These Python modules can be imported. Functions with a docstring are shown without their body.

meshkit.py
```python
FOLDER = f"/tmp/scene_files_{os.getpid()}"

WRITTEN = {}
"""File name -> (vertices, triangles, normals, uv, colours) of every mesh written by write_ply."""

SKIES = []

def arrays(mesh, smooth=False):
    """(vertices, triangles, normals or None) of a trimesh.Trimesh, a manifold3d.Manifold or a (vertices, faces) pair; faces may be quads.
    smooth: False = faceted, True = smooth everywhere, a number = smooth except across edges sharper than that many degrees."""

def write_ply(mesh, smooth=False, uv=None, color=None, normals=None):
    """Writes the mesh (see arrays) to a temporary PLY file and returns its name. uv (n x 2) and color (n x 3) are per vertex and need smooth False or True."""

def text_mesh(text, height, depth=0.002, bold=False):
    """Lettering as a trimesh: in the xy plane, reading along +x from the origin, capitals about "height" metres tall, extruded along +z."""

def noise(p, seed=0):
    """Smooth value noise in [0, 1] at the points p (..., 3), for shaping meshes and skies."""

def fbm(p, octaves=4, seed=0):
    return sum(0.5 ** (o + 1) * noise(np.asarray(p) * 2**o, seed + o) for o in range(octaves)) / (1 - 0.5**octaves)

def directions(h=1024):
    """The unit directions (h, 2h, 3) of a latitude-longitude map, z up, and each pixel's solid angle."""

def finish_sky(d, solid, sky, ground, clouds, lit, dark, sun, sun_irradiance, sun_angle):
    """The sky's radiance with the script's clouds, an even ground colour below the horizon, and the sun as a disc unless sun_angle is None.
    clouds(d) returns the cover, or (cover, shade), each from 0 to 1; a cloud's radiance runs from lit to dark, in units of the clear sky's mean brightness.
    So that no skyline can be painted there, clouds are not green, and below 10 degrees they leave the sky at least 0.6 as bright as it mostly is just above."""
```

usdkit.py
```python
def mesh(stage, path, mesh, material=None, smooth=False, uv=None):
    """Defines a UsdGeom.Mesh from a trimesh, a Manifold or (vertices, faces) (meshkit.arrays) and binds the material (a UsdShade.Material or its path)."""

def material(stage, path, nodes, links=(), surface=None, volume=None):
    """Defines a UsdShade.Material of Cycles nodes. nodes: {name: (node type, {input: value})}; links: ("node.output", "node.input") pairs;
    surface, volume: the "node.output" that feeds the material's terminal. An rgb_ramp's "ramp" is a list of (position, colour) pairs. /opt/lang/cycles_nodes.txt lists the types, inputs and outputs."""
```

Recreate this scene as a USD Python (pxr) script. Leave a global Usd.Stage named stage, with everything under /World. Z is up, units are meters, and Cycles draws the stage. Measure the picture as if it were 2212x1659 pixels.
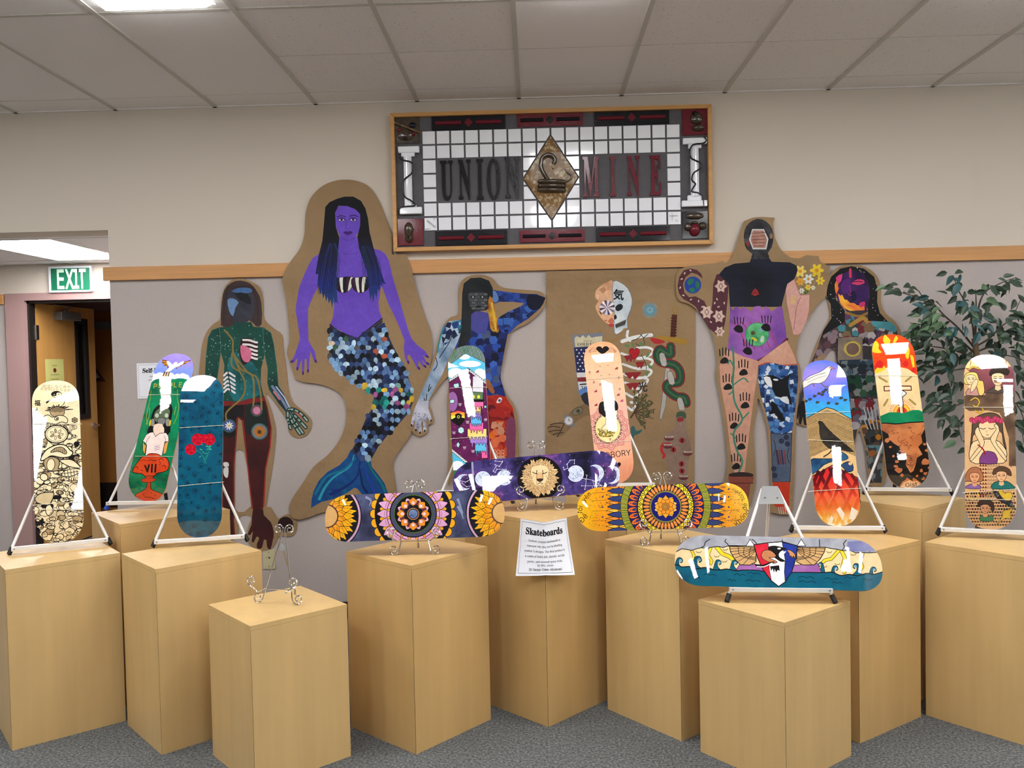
import glob
import math
import random

import numpy as np
import shapely
import trimesh
from pxr import Gf, Sdf, Usd, UsdGeom, UsdShade, Vt
from shapely import affinity
from shapely.geometry import LineString, MultiPolygon, Point, Polygon, box as sbox
from shapely.ops import unary_union

import meshkit
import usdkit

stage = Usd.Stage.CreateInMemory()
UsdGeom.SetStageUpAxis(stage, "Z")
UsdGeom.Xform.Define(stage, "/World")

# ---------------------------------------------------------------- camera, exposure, light levels
W, H, F = 2212, 1659, 1886.0
YAW, PITCH, ROLL = 0.02708, -0.03185, 0.02079
EYE = np.array([0.0, 0.0, 1.58])
EXPOSURE = 0.70
LAMP = 11.0          # radiance of the ceiling light diffusers
HALL_LAMP = 17.0


def _rot():
    cy, sy, cp, sp, cr, sr = math.cos(YAW), math.sin(YAW), math.cos(PITCH), math.sin(PITCH), math.cos(ROLL), math.sin(ROLL)
    return np.array([[cy, -sy, 0], [sy, cy, 0], [0, 0, 1]]) @ np.array([[1, 0, 0], [0, cp, -sp], [0, sp, cp]]) @ np.array([[cr, 0, sr], [0, 1, 0], [-sr, 0, cr]])


RM = _rot()
cam = UsdGeom.Camera.Define(stage, "/World/camera")
cam.CreateHorizontalApertureAttr(36.0)
cam.CreateVerticalApertureAttr(27.0)
cam.CreateFocalLengthAttr(36.0 * F / W)
cam.CreateFStopAttr(0.0)
cam.CreateExposureAttr(EXPOSURE)
cam.AddTransformOp().Set(Gf.Matrix4d(*[float(x) for r in (RM[:, 0], RM[:, 2], -RM[:, 1]) for x in (*r, 0)], *[float(x) for x in EYE], 1.0))

# ---------------------------------------------------------------- measuring: where a line of sight meets a real surface


def ray(p):
    p = np.asarray(p, float)
    d = np.stack([(p[..., 0] - W / 2) / F, np.ones(p.shape[:-1]), -(p[..., 1] - H / 2) / F], -1)
    return d @ RM.T


def on_y(x, y, Y):
    r = ray((x, y))
    return EYE + r * (Y / r[1])


def on_z(x, y, Z):
    r = ray((x, y))
    return EYE + r * ((Z - EYE[2]) / r[2])


WALL_Y, CEIL_Z, TILE, TEE0, ROW0 = 5.268, 3.114, 0.6096, -3.114, 5.0467

# ---------------------------------------------------------------- prims, names, labels
_names = {}


def numbered(parent, name):
    k = _names.get((parent, name), 0)
    _names[(parent, name)] = k + 1
    return name if k == 0 else f"{name}_{k:03d}"


def tag(p, label=None, cat=None, group=None, kind=None):
    p = p.GetPrim() if hasattr(p, "GetPrim") else p
    for k, v in (("label", label), ("category", cat), ("group", group), ("kind", kind)):
        if v:
            p.SetCustomDataByKey(k, v)
    return p


def thing(name, label=None, cat=None, loc=(0, 0, 0), rz=0.0, group=None, kind=None):
    x = UsdGeom.Xform.Define(stage, "/World/" + numbered("/World", name))
    x.AddTranslateOp().Set(Gf.Vec3d(*map(float, loc)))
    if rz:
        x.AddRotateZOp().Set(math.degrees(rz))
    return tag(x, label, cat, group, kind)


def obj(name, mesh, mat, parent=None, smooth=False, label=None, normals=None, colors=None):
    base = str(parent.GetPath()) if parent is not None else "/World"
    m = usdkit.mesh(stage, base + "/" + numbered(base, name), mesh, mat, smooth=smooth)
    if normals is not None:
        m.CreateNormalsAttr(Vt.Vec3fArray.FromNumpy(np.asarray(normals, np.float32)))
        m.SetNormalsInterpolation("vertex")
    if colors is not None:
        UsdGeom.PrimvarsAPI(m).CreatePrimvar("displayColor", Sdf.ValueTypeNames.Color3fArray, "vertex").Set(Vt.Vec3fArray.FromNumpy(np.asarray(colors, np.float32)))
    return tag(m, label)


def dup(root, loc, rz, label=None, cat=None, group=None):
    was = root.GetCustomData()
    name = root.GetName().rstrip("0123456789").rstrip("_")
    r = thing(name, label or was["label"], cat or was["category"], loc, rz, group or was.get("group"))
    r.GetReferences().AddInternalReference(root.GetPath())
    r.SetInstanceable(True)
    return r


# ---------------------------------------------------------------- shapes
def bx(x0, x1, y0, y1, z0, z1):
    m = trimesh.creation.box([x1 - x0, y1 - y0, z1 - z0])
    m.apply_translation([(x0 + x1) / 2, (y0 + y1) / 2, (z0 + z1) / 2])
    return m


def cat(ms):
    return trimesh.util.concatenate(ms)


def rbox(sx, sy, sz, r=0.003, loc=(0, 0, 0)):
    """Box with chamfered edges, centred on loc."""
    a = np.array([sx, sy, sz]) / 2
    pts = []
    for k in range(3):
        q = a - r
        q[k] = a[k]
        pts += [q * s for s in np.array(np.meshgrid([-1, 1], [-1, 1], [-1, 1])).reshape(3, -1).T]
    m = trimesh.convex.convex_hull(np.array(pts))
    m.apply_translation(loc)
    return m


def tube(path, r, n=8, closed=False, square=False, twist=0.0):
    """Sweeps a round (or twisted square) section along a polyline."""
    p = np.asarray(path, float)
    t = np.gradient(p, axis=0)
    t /= np.linalg.norm(t, axis=1, keepdims=True) + 1e-12
    a = np.cross(t[0], [0, 0, 1.0] if abs(t[0][2]) < 0.9 else [1.0, 0, 0])
    a /= np.linalg.norm(a)
    A = [a]
    for k in range(1, len(p)):
        a = A[-1] - t[k] * (A[-1] @ t[k])
        A.append(a / (np.linalg.norm(a) + 1e-12))
    A = np.array(A)
    Bv = np.cross(t, A)
    n = 4 if square else n
    ang = np.arange(n) * 2 * np.pi / n
    s = np.concatenate([[0], np.cumsum(np.linalg.norm(np.diff(p, axis=0), axis=1))])
    R = np.broadcast_to(r, (len(p),))
    th = ang[None] + (twist * s)[:, None]
    v = p[:, None] + R[:, None, None] * (np.cos(th)[..., None] * A[:, None] + np.sin(th)[..., None] * Bv[:, None])
    i, j = np.meshgrid(np.arange(len(p) - 1), np.arange(n), indexing="ij")
    q = np.stack([i * n + j, (i + 1) * n + j, (i + 1) * n + (j + 1) % n, i * n + (j + 1) % n], -1).reshape(-1, 4)
    f = np.vstack([q[:, [0, 2, 1]], q[:, [0, 3, 2]]])
    v = v.reshape(-1, 3)
    c0, c1 = len(v), len(v) + 1
    v = np.vstack([v, p[0], p[-1]])
    k = np.arange(n)
    f = np.vstack([f, np.stack([np.full(n, c0), (k + 1) % n, k], 1), np.stack([np.full(n, c1), (len(p) - 1) * n + k, (len(p) - 1) * n + (k + 1) % n], 1)])
    return trimesh.Trimesh(v, f, process=False)


def bar(a, b, w, d, up=(0, 0, 1)):
    """A rectangular bar from a to b: w along 'side', d along 'up'."""
    a, b = np.asarray(a, float), np.asarray(b, float)
    t = (b - a) / np.linalg.norm(b - a)
    s = np.cross(t, up)
    s /= np.linalg.norm(s)
    u = np.cross(s, t)
    m = rbox(w, d, np.linalg.norm(b - a), min(w, d) * 0.15)
    T = np.eye(4)
    T[:3, 0], T[:3, 1], T[:3, 2], T[:3, 3] = s, -u if np.linalg.det(np.array([s, u, t]).T) < 0 else u, t, (a + b) / 2
    m.apply_transform(T)
    return m


def extr(poly, d, loc=None):
    """Extrudes a shapely polygon by d along +z."""
    ms = [trimesh.creation.extrude_polygon(g, d, engine="earcut") for g in getattr(poly, "geoms", [poly]) if g.area > 1e-9]
    return cat(ms)


def upright(m, y):
    """From the xy plane (extruded along z) to a wall facing -y: x stays, y becomes z, the extrusion comes towards the room from depth y."""
    v = np.array(m.vertices)
    return trimesh.Trimesh(np.stack([v[:, 0], y - v[:, 2], v[:, 1]], 1), m.faces, process=False)


def lathe(profile, n=24):
    return trimesh.creation.revolve(np.asarray(profile, float), sections=n)


# ---------------------------------------------------------------- colours and materials
def lin(c):
    c = np.asarray(c, float) / 255.0
    return np.where(c <= 0.04045, c / 12.92, ((c + 0.055) / 1.055) ** 2.4)


def mat(name, base, rough=0.5, metal=0.0, coat=0.0, coat_rough=0.03, noise=None, bump=None, spec=0.5, emit=None, coord="object"):
    """noise = (mapping scale, contrast, detail); bump = (mapping scale, strength, distance)."""
    nodes = {"p": ("principled_bsdf", dict(base_color=lin(base), roughness=rough, metallic=metal, coat_weight=coat, coat_roughness=coat_rough, specular_ior_level=spec))}
    links = []
    if noise or bump:
        nodes["tc"] = ("texture_coordinate", {})
    if noise:
        sc, k, det = noise
        nodes["m1"] = ("mapping", dict(scale=np.broadcast_to(sc, 3)))
        nodes["n1"] = ("noise_texture", dict(scale=1.0, detail=det, roughness=0.6))
        lo, hi = lin(base) * (1 - k), np.minimum(lin(base) * (1 + k), 1)
        nodes["r1"] = ("rgb_ramp", {"ramp": [(0.28, lo), (0.72, hi)]})
        links += [("tc." + coord, "m1.vector"), ("m1.vector", "n1.vector"), ("n1.fac", "r1.fac"), ("r1.color", "p.base_color")]
    if bump:
        sc, st, di = bump
        nodes["m2"] = ("mapping", dict(scale=np.broadcast_to(sc, 3)))
        nodes["n2"] = ("noise_texture", dict(scale=1.0, detail=4.0))
        nodes["b2"] = ("bump", dict(strength=st, distance=di))
        links += [("tc." + coord, "m2.vector"), ("m2.vector", "n2.vector"), ("n2.fac", "b2.height"), ("b2.normal", "p.normal")]
    if emit:
        nodes["p"][1].update(emission_color=lin(base), emission_strength=emit)
    return usdkit.material(stage, "/World/Looks/" + name, nodes, links, surface="p.BSDF")


def print_mat(name, rough, coat, mottle, bump=None, coat_rough=0.03):
    """Flat print and paint: the colour laid on the mesh, with a little mottling of the paint."""
    nodes = {
        "a": ("attribute", {"attribute": "displayColor"}),
        "tc": ("texture_coordinate", {}),
        "n": ("noise_texture", dict(scale=38.0, detail=5.0, roughness=0.65)),
        "r": ("rgb_ramp", {"ramp": [(0.25, (1 - mottle,) * 3), (0.75, (1 + mottle,) * 3)]}),
        "x": ("mix", dict(mix_type="multiply", fac=1.0)),
        "p": ("principled_bsdf", dict(roughness=rough, coat_weight=coat, coat_roughness=coat_rough, coat_ior=1.62, specular_ior_level=0.0 if coat else 0.3)),
    }
    links = [("tc.object", "n.vector"), ("n.fac", "r.fac"), ("a.color", "x.color1"), ("r.color", "x.color2"), ("x.color", "p.base_color")]
    if bump:
        nodes["n2"] = ("noise_texture", dict(scale=bump[0], detail=3.0))
        nodes["b2"] = ("bump", dict(strength=bump[1], distance=bump[2]))
        links += [("tc.object", "n2.vector"), ("n2.fac", "b2.height"), ("b2.normal", "p.coat_normal" if coat else "p.normal")]
    return usdkit.material(stage, "/World/Looks/" + name, nodes, links, surface="p.BSDF")


def lamp_mat(name, strength, color=(0.99, 0.985, 1.0)):
    return usdkit.material(stage, "/World/Looks/" + name, {"e": ("emission", dict(color=color, strength=strength))}, [], surface="e.emission")


def carpet_mat():
    nodes = {
        "tc": ("texture_coordinate", {}),
        "n": ("noise_texture", dict(scale=95.0, detail=4.0, roughness=0.75)),
        "r": ("rgb_ramp", {"ramp": [(0.30, lin((52, 55, 58))), (0.46, lin((90, 93, 95))), (0.56, lin((114, 116, 114))), (0.70, lin((154, 152, 146)))]}),
        "n2": ("noise_texture", dict(scale=260.0, detail=2.0)),
        "b": ("bump", dict(strength=0.7, distance=0.006)),
        "p": ("principled_bsdf", dict(roughness=0.95, specular_ior_level=0.1)),
    }
    return usdkit.material(stage, "/World/Looks/carpet", nodes, [("tc.object", "n.vector"), ("n.fac", "r.fac"), ("r.color", "p.base_color"), ("tc.object", "n2.vector"), ("n2.fac", "b.height"), ("b.normal", "p.normal")], surface="p.BSDF")


def tile_mat(name, base, lo):
    """Mineral-fibre ceiling tile: fine dark pinholes."""
    nodes = {
        "tc": ("texture_coordinate", {}),
        "n": ("noise_texture", dict(scale=85.0, detail=3.0, roughness=0.7)),
        "r": ("rgb_ramp", {"ramp": [(0.30, lin(lo)), (0.37, lin(base)), (1.0, lin(base))]}),
        "p": ("principled_bsdf", dict(roughness=0.9, specular_ior_level=0.15)),
    }
    return usdkit.material(stage, "/World/Looks/" + name, nodes, [("tc.object", "n.vector"), ("n.fac", "r.fac"), ("r.color", "p.base_color")], surface="p.BSDF")


M = {
    "lamp": lamp_mat("lamp_diffuser", LAMP),
    "hall_lamp": lamp_mat("hall_lamp_diffuser", HALL_LAMP, (1.0, 0.98, 1.0)),
    "carpet": carpet_mat(),
    "tile": tile_mat("ceiling_tile", (236, 233, 231), (170, 166, 164)),
    "tile2": tile_mat("ceiling_tile_plain", (238, 235, 234), (224, 220, 218)),
    "tee": mat("ceiling_tee", (196, 193, 184), 0.5),
    "white": mat("pale_paint", (196, 192, 184), 0.8),
    "cream": mat("cream_paint", (205, 195, 180), 0.75, bump=(160, 0.05, 0.002)),
    "mauve": mat("mauve_wallcovering", (178, 168, 163), 0.8, noise=((60, 60, 60), 0.03, 3), bump=(240, 0.12, 0.002)),
    "rail": mat("honey_oak_rail", (196, 142, 84), 0.45, noise=((2, 30, 60), 0.14, 4)),
    "base": mat("black_vinyl_base", (24, 22, 24), 0.5),
    "pink": mat("dusty_pink_frame", (164, 132, 128), 0.45),
    "doorwood": mat("golden_door_wood", (204, 152, 82), 0.4, noise=((14, 14, 0.9), 0.10, 4)),
    "doorwood2": mat("brown_door_wood", (160, 104, 48), 0.4, noise=((14, 14, 0.9), 0.10, 4)),
    "darkframe": mat("dark_bronze", (44, 38, 34), 0.45, 0.3),
    "grey": mat("grey_enamel", (128, 128, 126), 0.4, 0.3),
    "steel": mat("satin_steel", (168, 166, 162), 0.28, 1.0),
    "chrome": mat("chrome_wire", (226, 224, 220), 0.1, 1.0),
    "alu": mat("white_aluminium", (228, 227, 224), 0.32, 0.12),
    "plate": mat("zinc_plate", (150, 150, 148), 0.4, 0.7),
    "rubber": mat("black_rubber", (22, 21, 22), 0.6),
    "blue_tape": mat("blue_tape", (40, 74, 190), 0.5),
    "maple": mat("maple_veneer", (212, 177, 118), 0.42, coat=0.35, coat_rough=0.3, noise=((11, 11, 0.75), 0.085, 5)),
    "maple2": mat("maple_veneer_warm", (206, 168, 108), 0.42, coat=0.35, coat_rough=0.3, noise=((9, 9, 0.6), 0.10, 5)),
    "ply": mat("deck_plywood", (214, 178, 132), 0.4, noise=((6, 6, 90), 0.15, 3)),
    "cord": mat("elastic_cord", (236, 228, 206), 0.6),
    "paper": mat("white_paper", (236, 238, 244), 0.7),
    "yellow_paper": mat("yellow_paper", (214, 212, 128), 0.7),
    "ivory": mat("ivory_plastic", (196, 188, 150), 0.4),
    "glass": usdkit.material(stage, "/World/Looks/pane", {"t": ("transparent_bsdf", {}), "g": ("glossy_bsdf", dict(roughness=0.02)), "f": ("fresnel", {}), "m": ("mix_closure", {})}, [("f.fac", "m.fac"), ("t.BSDF", "m.closure1"), ("g.BSDF", "m.closure2")], surface="m.closure"),
    "print_gloss": print_mat("epoxied_print", 0.35, 1.0, 0.10, bump=(9.0, 0.05, 0.01), coat_rough=0.015),
    "print_paper": print_mat("paint_on_paper", 0.75, 0.0, 0.14),
    "print_flat": print_mat("ink_on_paper", 0.7, 0.0, 0.02),
}
# ================================================================ the room
WX = -2.58                                       # where the back wall ends at the opening to the hall
floor = obj("floor", bx(-7, 6, -5.2, 10, -0.1, 0), M["carpet"])
tag(floor, kind="structure")
cl = thing("ceiling", kind="structure")
obj("upper_deck", bx(-7, 6, -5.2, WALL_Y + 0.2, CEIL_Z + 0.05, CEIL_Z + 0.15), M["tee"], cl)
rows = [WALL_Y] + [ROW0 - TILE * k for k in range(0, 17)]
cols = [TEE0 + TILE * k for k in range(-5, 14)]
LIGHTS = [(k, r) for r in (3, 7) for k in (-1, 2, 5, 8, 11)] + [(8, 11), (11, 11), (-4, 7), (-4, 11)]   # every third column, every eighth foot
for c in range(len(cols) - 1):
    k = c - 5
    r = 0
    while r < len(rows) - 1:
        lit = (k, r) in LIGHTS
        long = 1 if r == 0 else (2 if (lit or k < 3) and r + 2 < len(rows) else 1)
        y1, y0 = rows[r], rows[min(r + long, len(rows) - 1)]
        if lit:
            t = thing("ceiling_light", None, None, ((cols[c] + cols[c + 1]) / 2, (y0 + y1) / 2, CEIL_Z))
            n_ = {(-1, 3): "recessed ceiling light panel beyond the left edge, nearest row to the back wall", (2, 3): "bright recessed ceiling light panel at the top left of the photo", (5, 3): "recessed ceiling light panel just above the framed mosaic's centre, at the photo's top edge", (8, 3): "recessed ceiling light panel near the right end of the row by the back wall"}
            tag(t, n_.get((k, r), "recessed ceiling light panel behind the camera"), "light", "recessed ceiling light panels" if (k, r) not in n_ else None)
            hx, hy = TILE / 2 - 0.012, (y1 - y0) / 2 - 0.012
            fr_ = 0.045
            fr = Polygon([(-hx, -hy), (hx, -hy), (hx, hy), (-hx, hy)], [[(-hx + fr_, -hy + fr_), (hx - fr_, -hy + fr_), (hx - fr_, hy - fr_), (-hx + fr_, hy - fr_)]])
            m = extr(fr, 0.02)
            m.apply_translation([0, 0, 0.004])
            obj("light_frame", m, M["alu"], t)
            dr = np.array([[x * (hx - q), y * (hy - q), z] for q, z in ((0.046, 0.012), (0.075, -0.020), (0.105, -0.034)) for x in (-1, 1) for y in (-1, 1)])
            obj("diffuser", trimesh.convex.convex_hull(dr), M["lamp"], t, label="glowing drop lens")
        else:
            v = ((c * 7 + r * 13) % 5) / 5 * 0.002
            obj("ceiling_tile", bx(cols[c] + 0.010, cols[c + 1] - 0.010, y0 + 0.004, y1 - 0.004, CEIL_Z + 0.006 + v, CEIL_Z + 0.02 + v), M["tile2"] if k in (0, 1, 2, 5) else M["tile"], cl)
        r += long
for x in cols:
    obj("grid_tee", bx(x - 0.012, x + 0.012, rows[-1], WALL_Y, CEIL_Z, CEIL_Z + 0.03), M["tee"], cl)
for y in rows[1:]:
    deep = 0.014 if abs(y - (ROW0 - 2 * TILE)) > 0.01 else 0.003
    obj("cross_tee", bx(cols[0], cols[-1], y - 0.011, y + 0.011, CEIL_Z + deep, CEIL_Z + 0.03), M["tee"], cl)
obj("wall_angle", bx(cols[0], cols[-1], WALL_Y - 0.018, WALL_Y, CEIL_Z + 0.0, CEIL_Z + 0.012), M["tile2"], cl)

RAIL0, RAIL1 = 2.089, 2.170
wb = thing("wall_back", kind="structure")
obj("painted_wall", bx(WX, 4.6, WALL_Y, WALL_Y + 0.3, RAIL0, CEIL_Z + 0.05), M["cream"], wb)
obj("wallcovering", bx(WX, 4.6, WALL_Y, WALL_Y + 0.3, 0, RAIL0), M["mauve"], wb)
obj("opening_header", bx(-6.6, WX, WALL_Y, WALL_Y + 0.23, 2.397, CEIL_Z + 0.05), M["cream"], wb)
tr = obj("trim_1", rbox(4.6 - WX + 0.03, 0.022, RAIL1 - RAIL0, 0.002, ((4.6 + WX - 0.03) / 2, WALL_Y - 0.011, (RAIL0 + RAIL1) / 2)), M["rail"])
tag(tr, kind="structure")
tag(obj("baseboard_back", bx(WX, 4.6, WALL_Y - 0.008, WALL_Y, 0, 0.10), M["base"]), kind="structure")
tag(obj("wall_right", bx(4.6, 4.8, -5.2, WALL_Y + 0.3, 0, CEIL_Z + 0.05), M["white"]), kind="structure")
tag(obj("wall_left", bx(-6.8, -6.6, -5.2, 10, 0, CEIL_Z + 0.05), M["white"]), kind="structure")
tag(obj("wall_front", bx(-6.8, 4.8, -5.4, -5.2, 0, CEIL_Z + 0.05), M["white"]), kind="structure")

# ---- the hall through the opening
HY, HZ = 7.05, 2.41
hc = thing("ceiling", kind="structure")
hl = [(-3.735, -3.145, 5.655, 6.80)]
for x0, x1, y0, y1 in ((-6.6, -4.345, 5.5, HY), (-4.335, -3.735, 5.5, HY), (-3.735, -3.145, 6.815, HY), (-3.735, -3.145, 5.5, 5.645), (-3.135, WX, 5.5, HY)):
    obj("ceiling_tile", bx(x0 + 0.008, x1 - 0.008, y0 + 0.008, y1 - 0.008, HZ, HZ + 0.02), M["tile2"], hc)
for x in (-4.34, -3.74, -3.14):
    obj("grid_tee", bx(x - 0.012, x + 0.012, 5.5, HY, HZ - 0.006, HZ + 0.02), M["alu"], hc)
for y in (5.65, 6.808):
    obj("cross_tee", bx(-6.6, WX, y - 0.011, y + 0.011, HZ - 0.004, HZ + 0.02), M["alu"], hc)
obj("upper_deck", bx(-6.6, WX, WALL_Y + 0.23, HY, HZ + 0.03, HZ + 0.1), M["tee"], hc)
hlamp = thing("ceiling_light", "bright recessed light panel in the lower hall ceiling beyond the opening", "light", (-3.44, 6.23, HZ))
obj("diffuser", bx(-0.285, 0.285, -0.565, 0.565, 0.002, 0.006), M["hall_lamp"], hlamp)
obj("light_frame", extr(Polygon([(-0.3, -0.58), (0.3, -0.58), (0.3, 0.58), (-0.3, 0.58)], [[(-0.285, -0.565), (0.285, -0.565), (0.285, 0.565), (-0.285, 0.565)]]), 0.02), M["alu"], hlamp)
FX0, FX1, DH = -4.317, -3.02, 2.115              # frame outer left, outer right, door height
wh = thing("wall_hall", kind="structure")
obj("painted_wall", bx(-6.6, WX, HY, HY + 0.14, DH + 0.06, HZ + 0.1), M["cream"], wh)
obj("painted_wall", bx(-6.6, FX0, HY, HY + 0.14, RAIL0, DH + 0.06), M["cream"], wh)
obj("wallcovering", bx(-6.6, FX0, HY, HY + 0.14, 0, RAIL0), M["mauve"], wh)
obj("painted_wall", bx(FX1, WX, HY, HY + 0.14, 0, DH + 0.06), M["cream"], wh)
obj("side_wall", bx(WX, WX + 0.3, WALL_Y + 0.3, 10, 0, HZ + 0.1), M["mauve"], wh)
tag(obj("trim_2", rbox(6.6 + FX0 - 0.01, 0.022, 0.081, 0.002, ((-6.6 + FX0 - 0.01) / 2, HY - 0.011, (RAIL0 + RAIL1) / 2)), M["rail"]), kind="structure")
# the corridor behind the door
wc = thing("wall_corridor", kind="structure")
obj("painted_wall", bx(-6.6, WX, 8.66, 8.8, 0, 2.5), M["pink"], wc)
obj("ceiling_panel", bx(-6.6, WX, HY + 0.14, 8.66, 2.45, 2.5), M["pink"], wc)
# door frame and leaf
d1 = thing("door_1", kind="structure", loc=(0, 0, 0))
JW = 0.16
obj("door_frame", cat([bx(FX0, FX0 + JW, HY - 0.02, HY + 0.16, 0, DH + 0.06), bx(FX1 - JW, FX1, HY - 0.02, HY + 0.16, 0, DH + 0.06), bx(FX0 + JW, FX1 - JW, HY - 0.02, HY + 0.16, DH, DH + 0.06)]), M["pink"], d1)
obj("door_stop", cat([bx(FX0 + JW, FX0 + JW + 0.018, HY + 0.02, HY + 0.10, 0, DH), bx(FX0 + JW, FX1 - JW, HY + 0.02, HY + 0.10, DH - 0.02, DH)]), M["darkframe"], d1)
leaf = thing("door_leaf", "golden wood door standing open beneath the exit sign", "door", (-4.142, 7.15, 0), math.radians(87.5))
LW, LH = 0.90, 2.10                               # local: x along the leaf, visible face at y = 0 looking to -y
wx0, wx1, wz0, wz1 = 0.60, 0.745, 1.12, 1.97
sh = Polygon([(0.02, 0.01), (LW, 0.01), (LW, LH), (0.02, LH)], [[(wx0, wz0), (wx1, wz0), (wx1, wz1), (wx0, wz1)]])
obj("door_panel", upright(extr(sh, 0.044), 0.044), M["doorwood"], leaf)
wf = Polygon([(wx0 - 0.03, wz0 - 0.03), (wx1 + 0.03, wz0 - 0.03), (wx1 + 0.03, wz1 + 0.03), (wx0 - 0.03, wz1 + 0.03)], [[(wx0 + 0.012, wz0 + 0.012), (wx1 - 0.012, wz0 + 0.012), (wx1 - 0.012, wz1 - 0.012), (wx0 + 0.012, wz1 - 0.012)]])
vf = obj("vision_frame", upright(extr(wf, 0.06), 0.052), M["darkframe"], leaf)
obj("pane", bx(wx0, wx1, 0.018, 0.024, wz0, wz1), M["glass"], vf)
for z in (0.25, 1.12, 1.86):
    obj("hinge", cat([bx(-0.02, 0.045, -0.004, 0.002, z - 0.06, z + 0.06), tube([(0.0, -0.006, z - 0.06), (0.0, -0.006, z + 0.06)], 0.008)]), M["steel"], leaf)
cb = obj("door_closer", rbox(0.30, 0.07, 0.075, 0.004, (0.42, -0.035, 2.01)), M["grey"], leaf)
obj("closer_arm", cat([bar((0.35, -0.05, 2.06), (0.30, -0.14, 2.085), 0.02, 0.008), bar((0.30, -0.14, 2.085), (0.10, -0.10, 2.095), 0.02, 0.008), tube([(0.35, -0.05, 2.03), (0.35, -0.05, 2.07)], 0.012)]), M["steel"], cb)
lv = obj("lever_handle", cat([tube([(LW - 0.07, 0.0, 1.02), (LW - 0.07, -0.012, 1.02)], 0.03, 16), tube([(LW - 0.07, -0.01, 1.02), (LW - 0.07, -0.05, 1.02)], 0.011, 10), tube([(LW - 0.07, -0.05, 1.02), (LW - 0.11, -0.055, 1.02), (LW - 0.18, -0.05, 1.018)], 0.009, 8)]), M["chrome"], leaf)
d2 = thing("door_leaf", "brown wood restroom door at the far end of the dim corridor", "door", (-4.75, 8.64, 0))
obj("door_panel", bx(0, 0.92, -0.044, 0, 0.01, 2.1), M["doorwood2"], d2)
obj("kick_plate", bx(0.02, 0.90, -0.047, -0.044, 0.15, 0.40), M["darkframe"], d2)
obj("door_closer", rbox(0.30, 0.07, 0.075, 0.004, (0.48, -0.08, 1.97)), M["grey"], d2)
# ================================================================ pedestals
def pedestal(corner, ang, wr, wl, h, label, m="maple"):
    """corner: the front corner on the floor; ang: degrees, direction of the right-hand edge; wr, wl: widths of the right and left faces."""
    t = thing("display_pedestal", label, "pedestal", (corner[0], corner[1], 0), math.radians(ang))
    g, th = 0.0009, 0.019
    def panel(x0, x1):                            # mitred ends: section in plan, face along y = 0
        return Polygon([(x0 + g, 0), (x1 - g, 0), (x1 - th, th), (x0 + th, th)])
    secs = [panel(0, wr), affinity.translate(affinity.rotate(panel(0, wl), 90, origin=(0, 0)), wr, 0), affinity.translate(affinity.rotate(panel(0, wr), 180, origin=(0, 0)), wr, wl), affinity.translate(affinity.rotate(panel(0, wl), 270, origin=(0, 0)), 0, wl)]
    for s in secs:
        obj("side_panel", extr(s, h - 0.0186), M[m], t)
    a, b = np.array([[0, 0], [wr, 0], [wr, wl], [0, wl]]), None
    top = np.vstack([np.c_[a, np.full(4, h - 0.018)], np.c_[a * 1.0, np.full(4, h)]])
    obj("top_panel", trimesh.convex.convex_hull(top), M[m], t)
    return t


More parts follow.
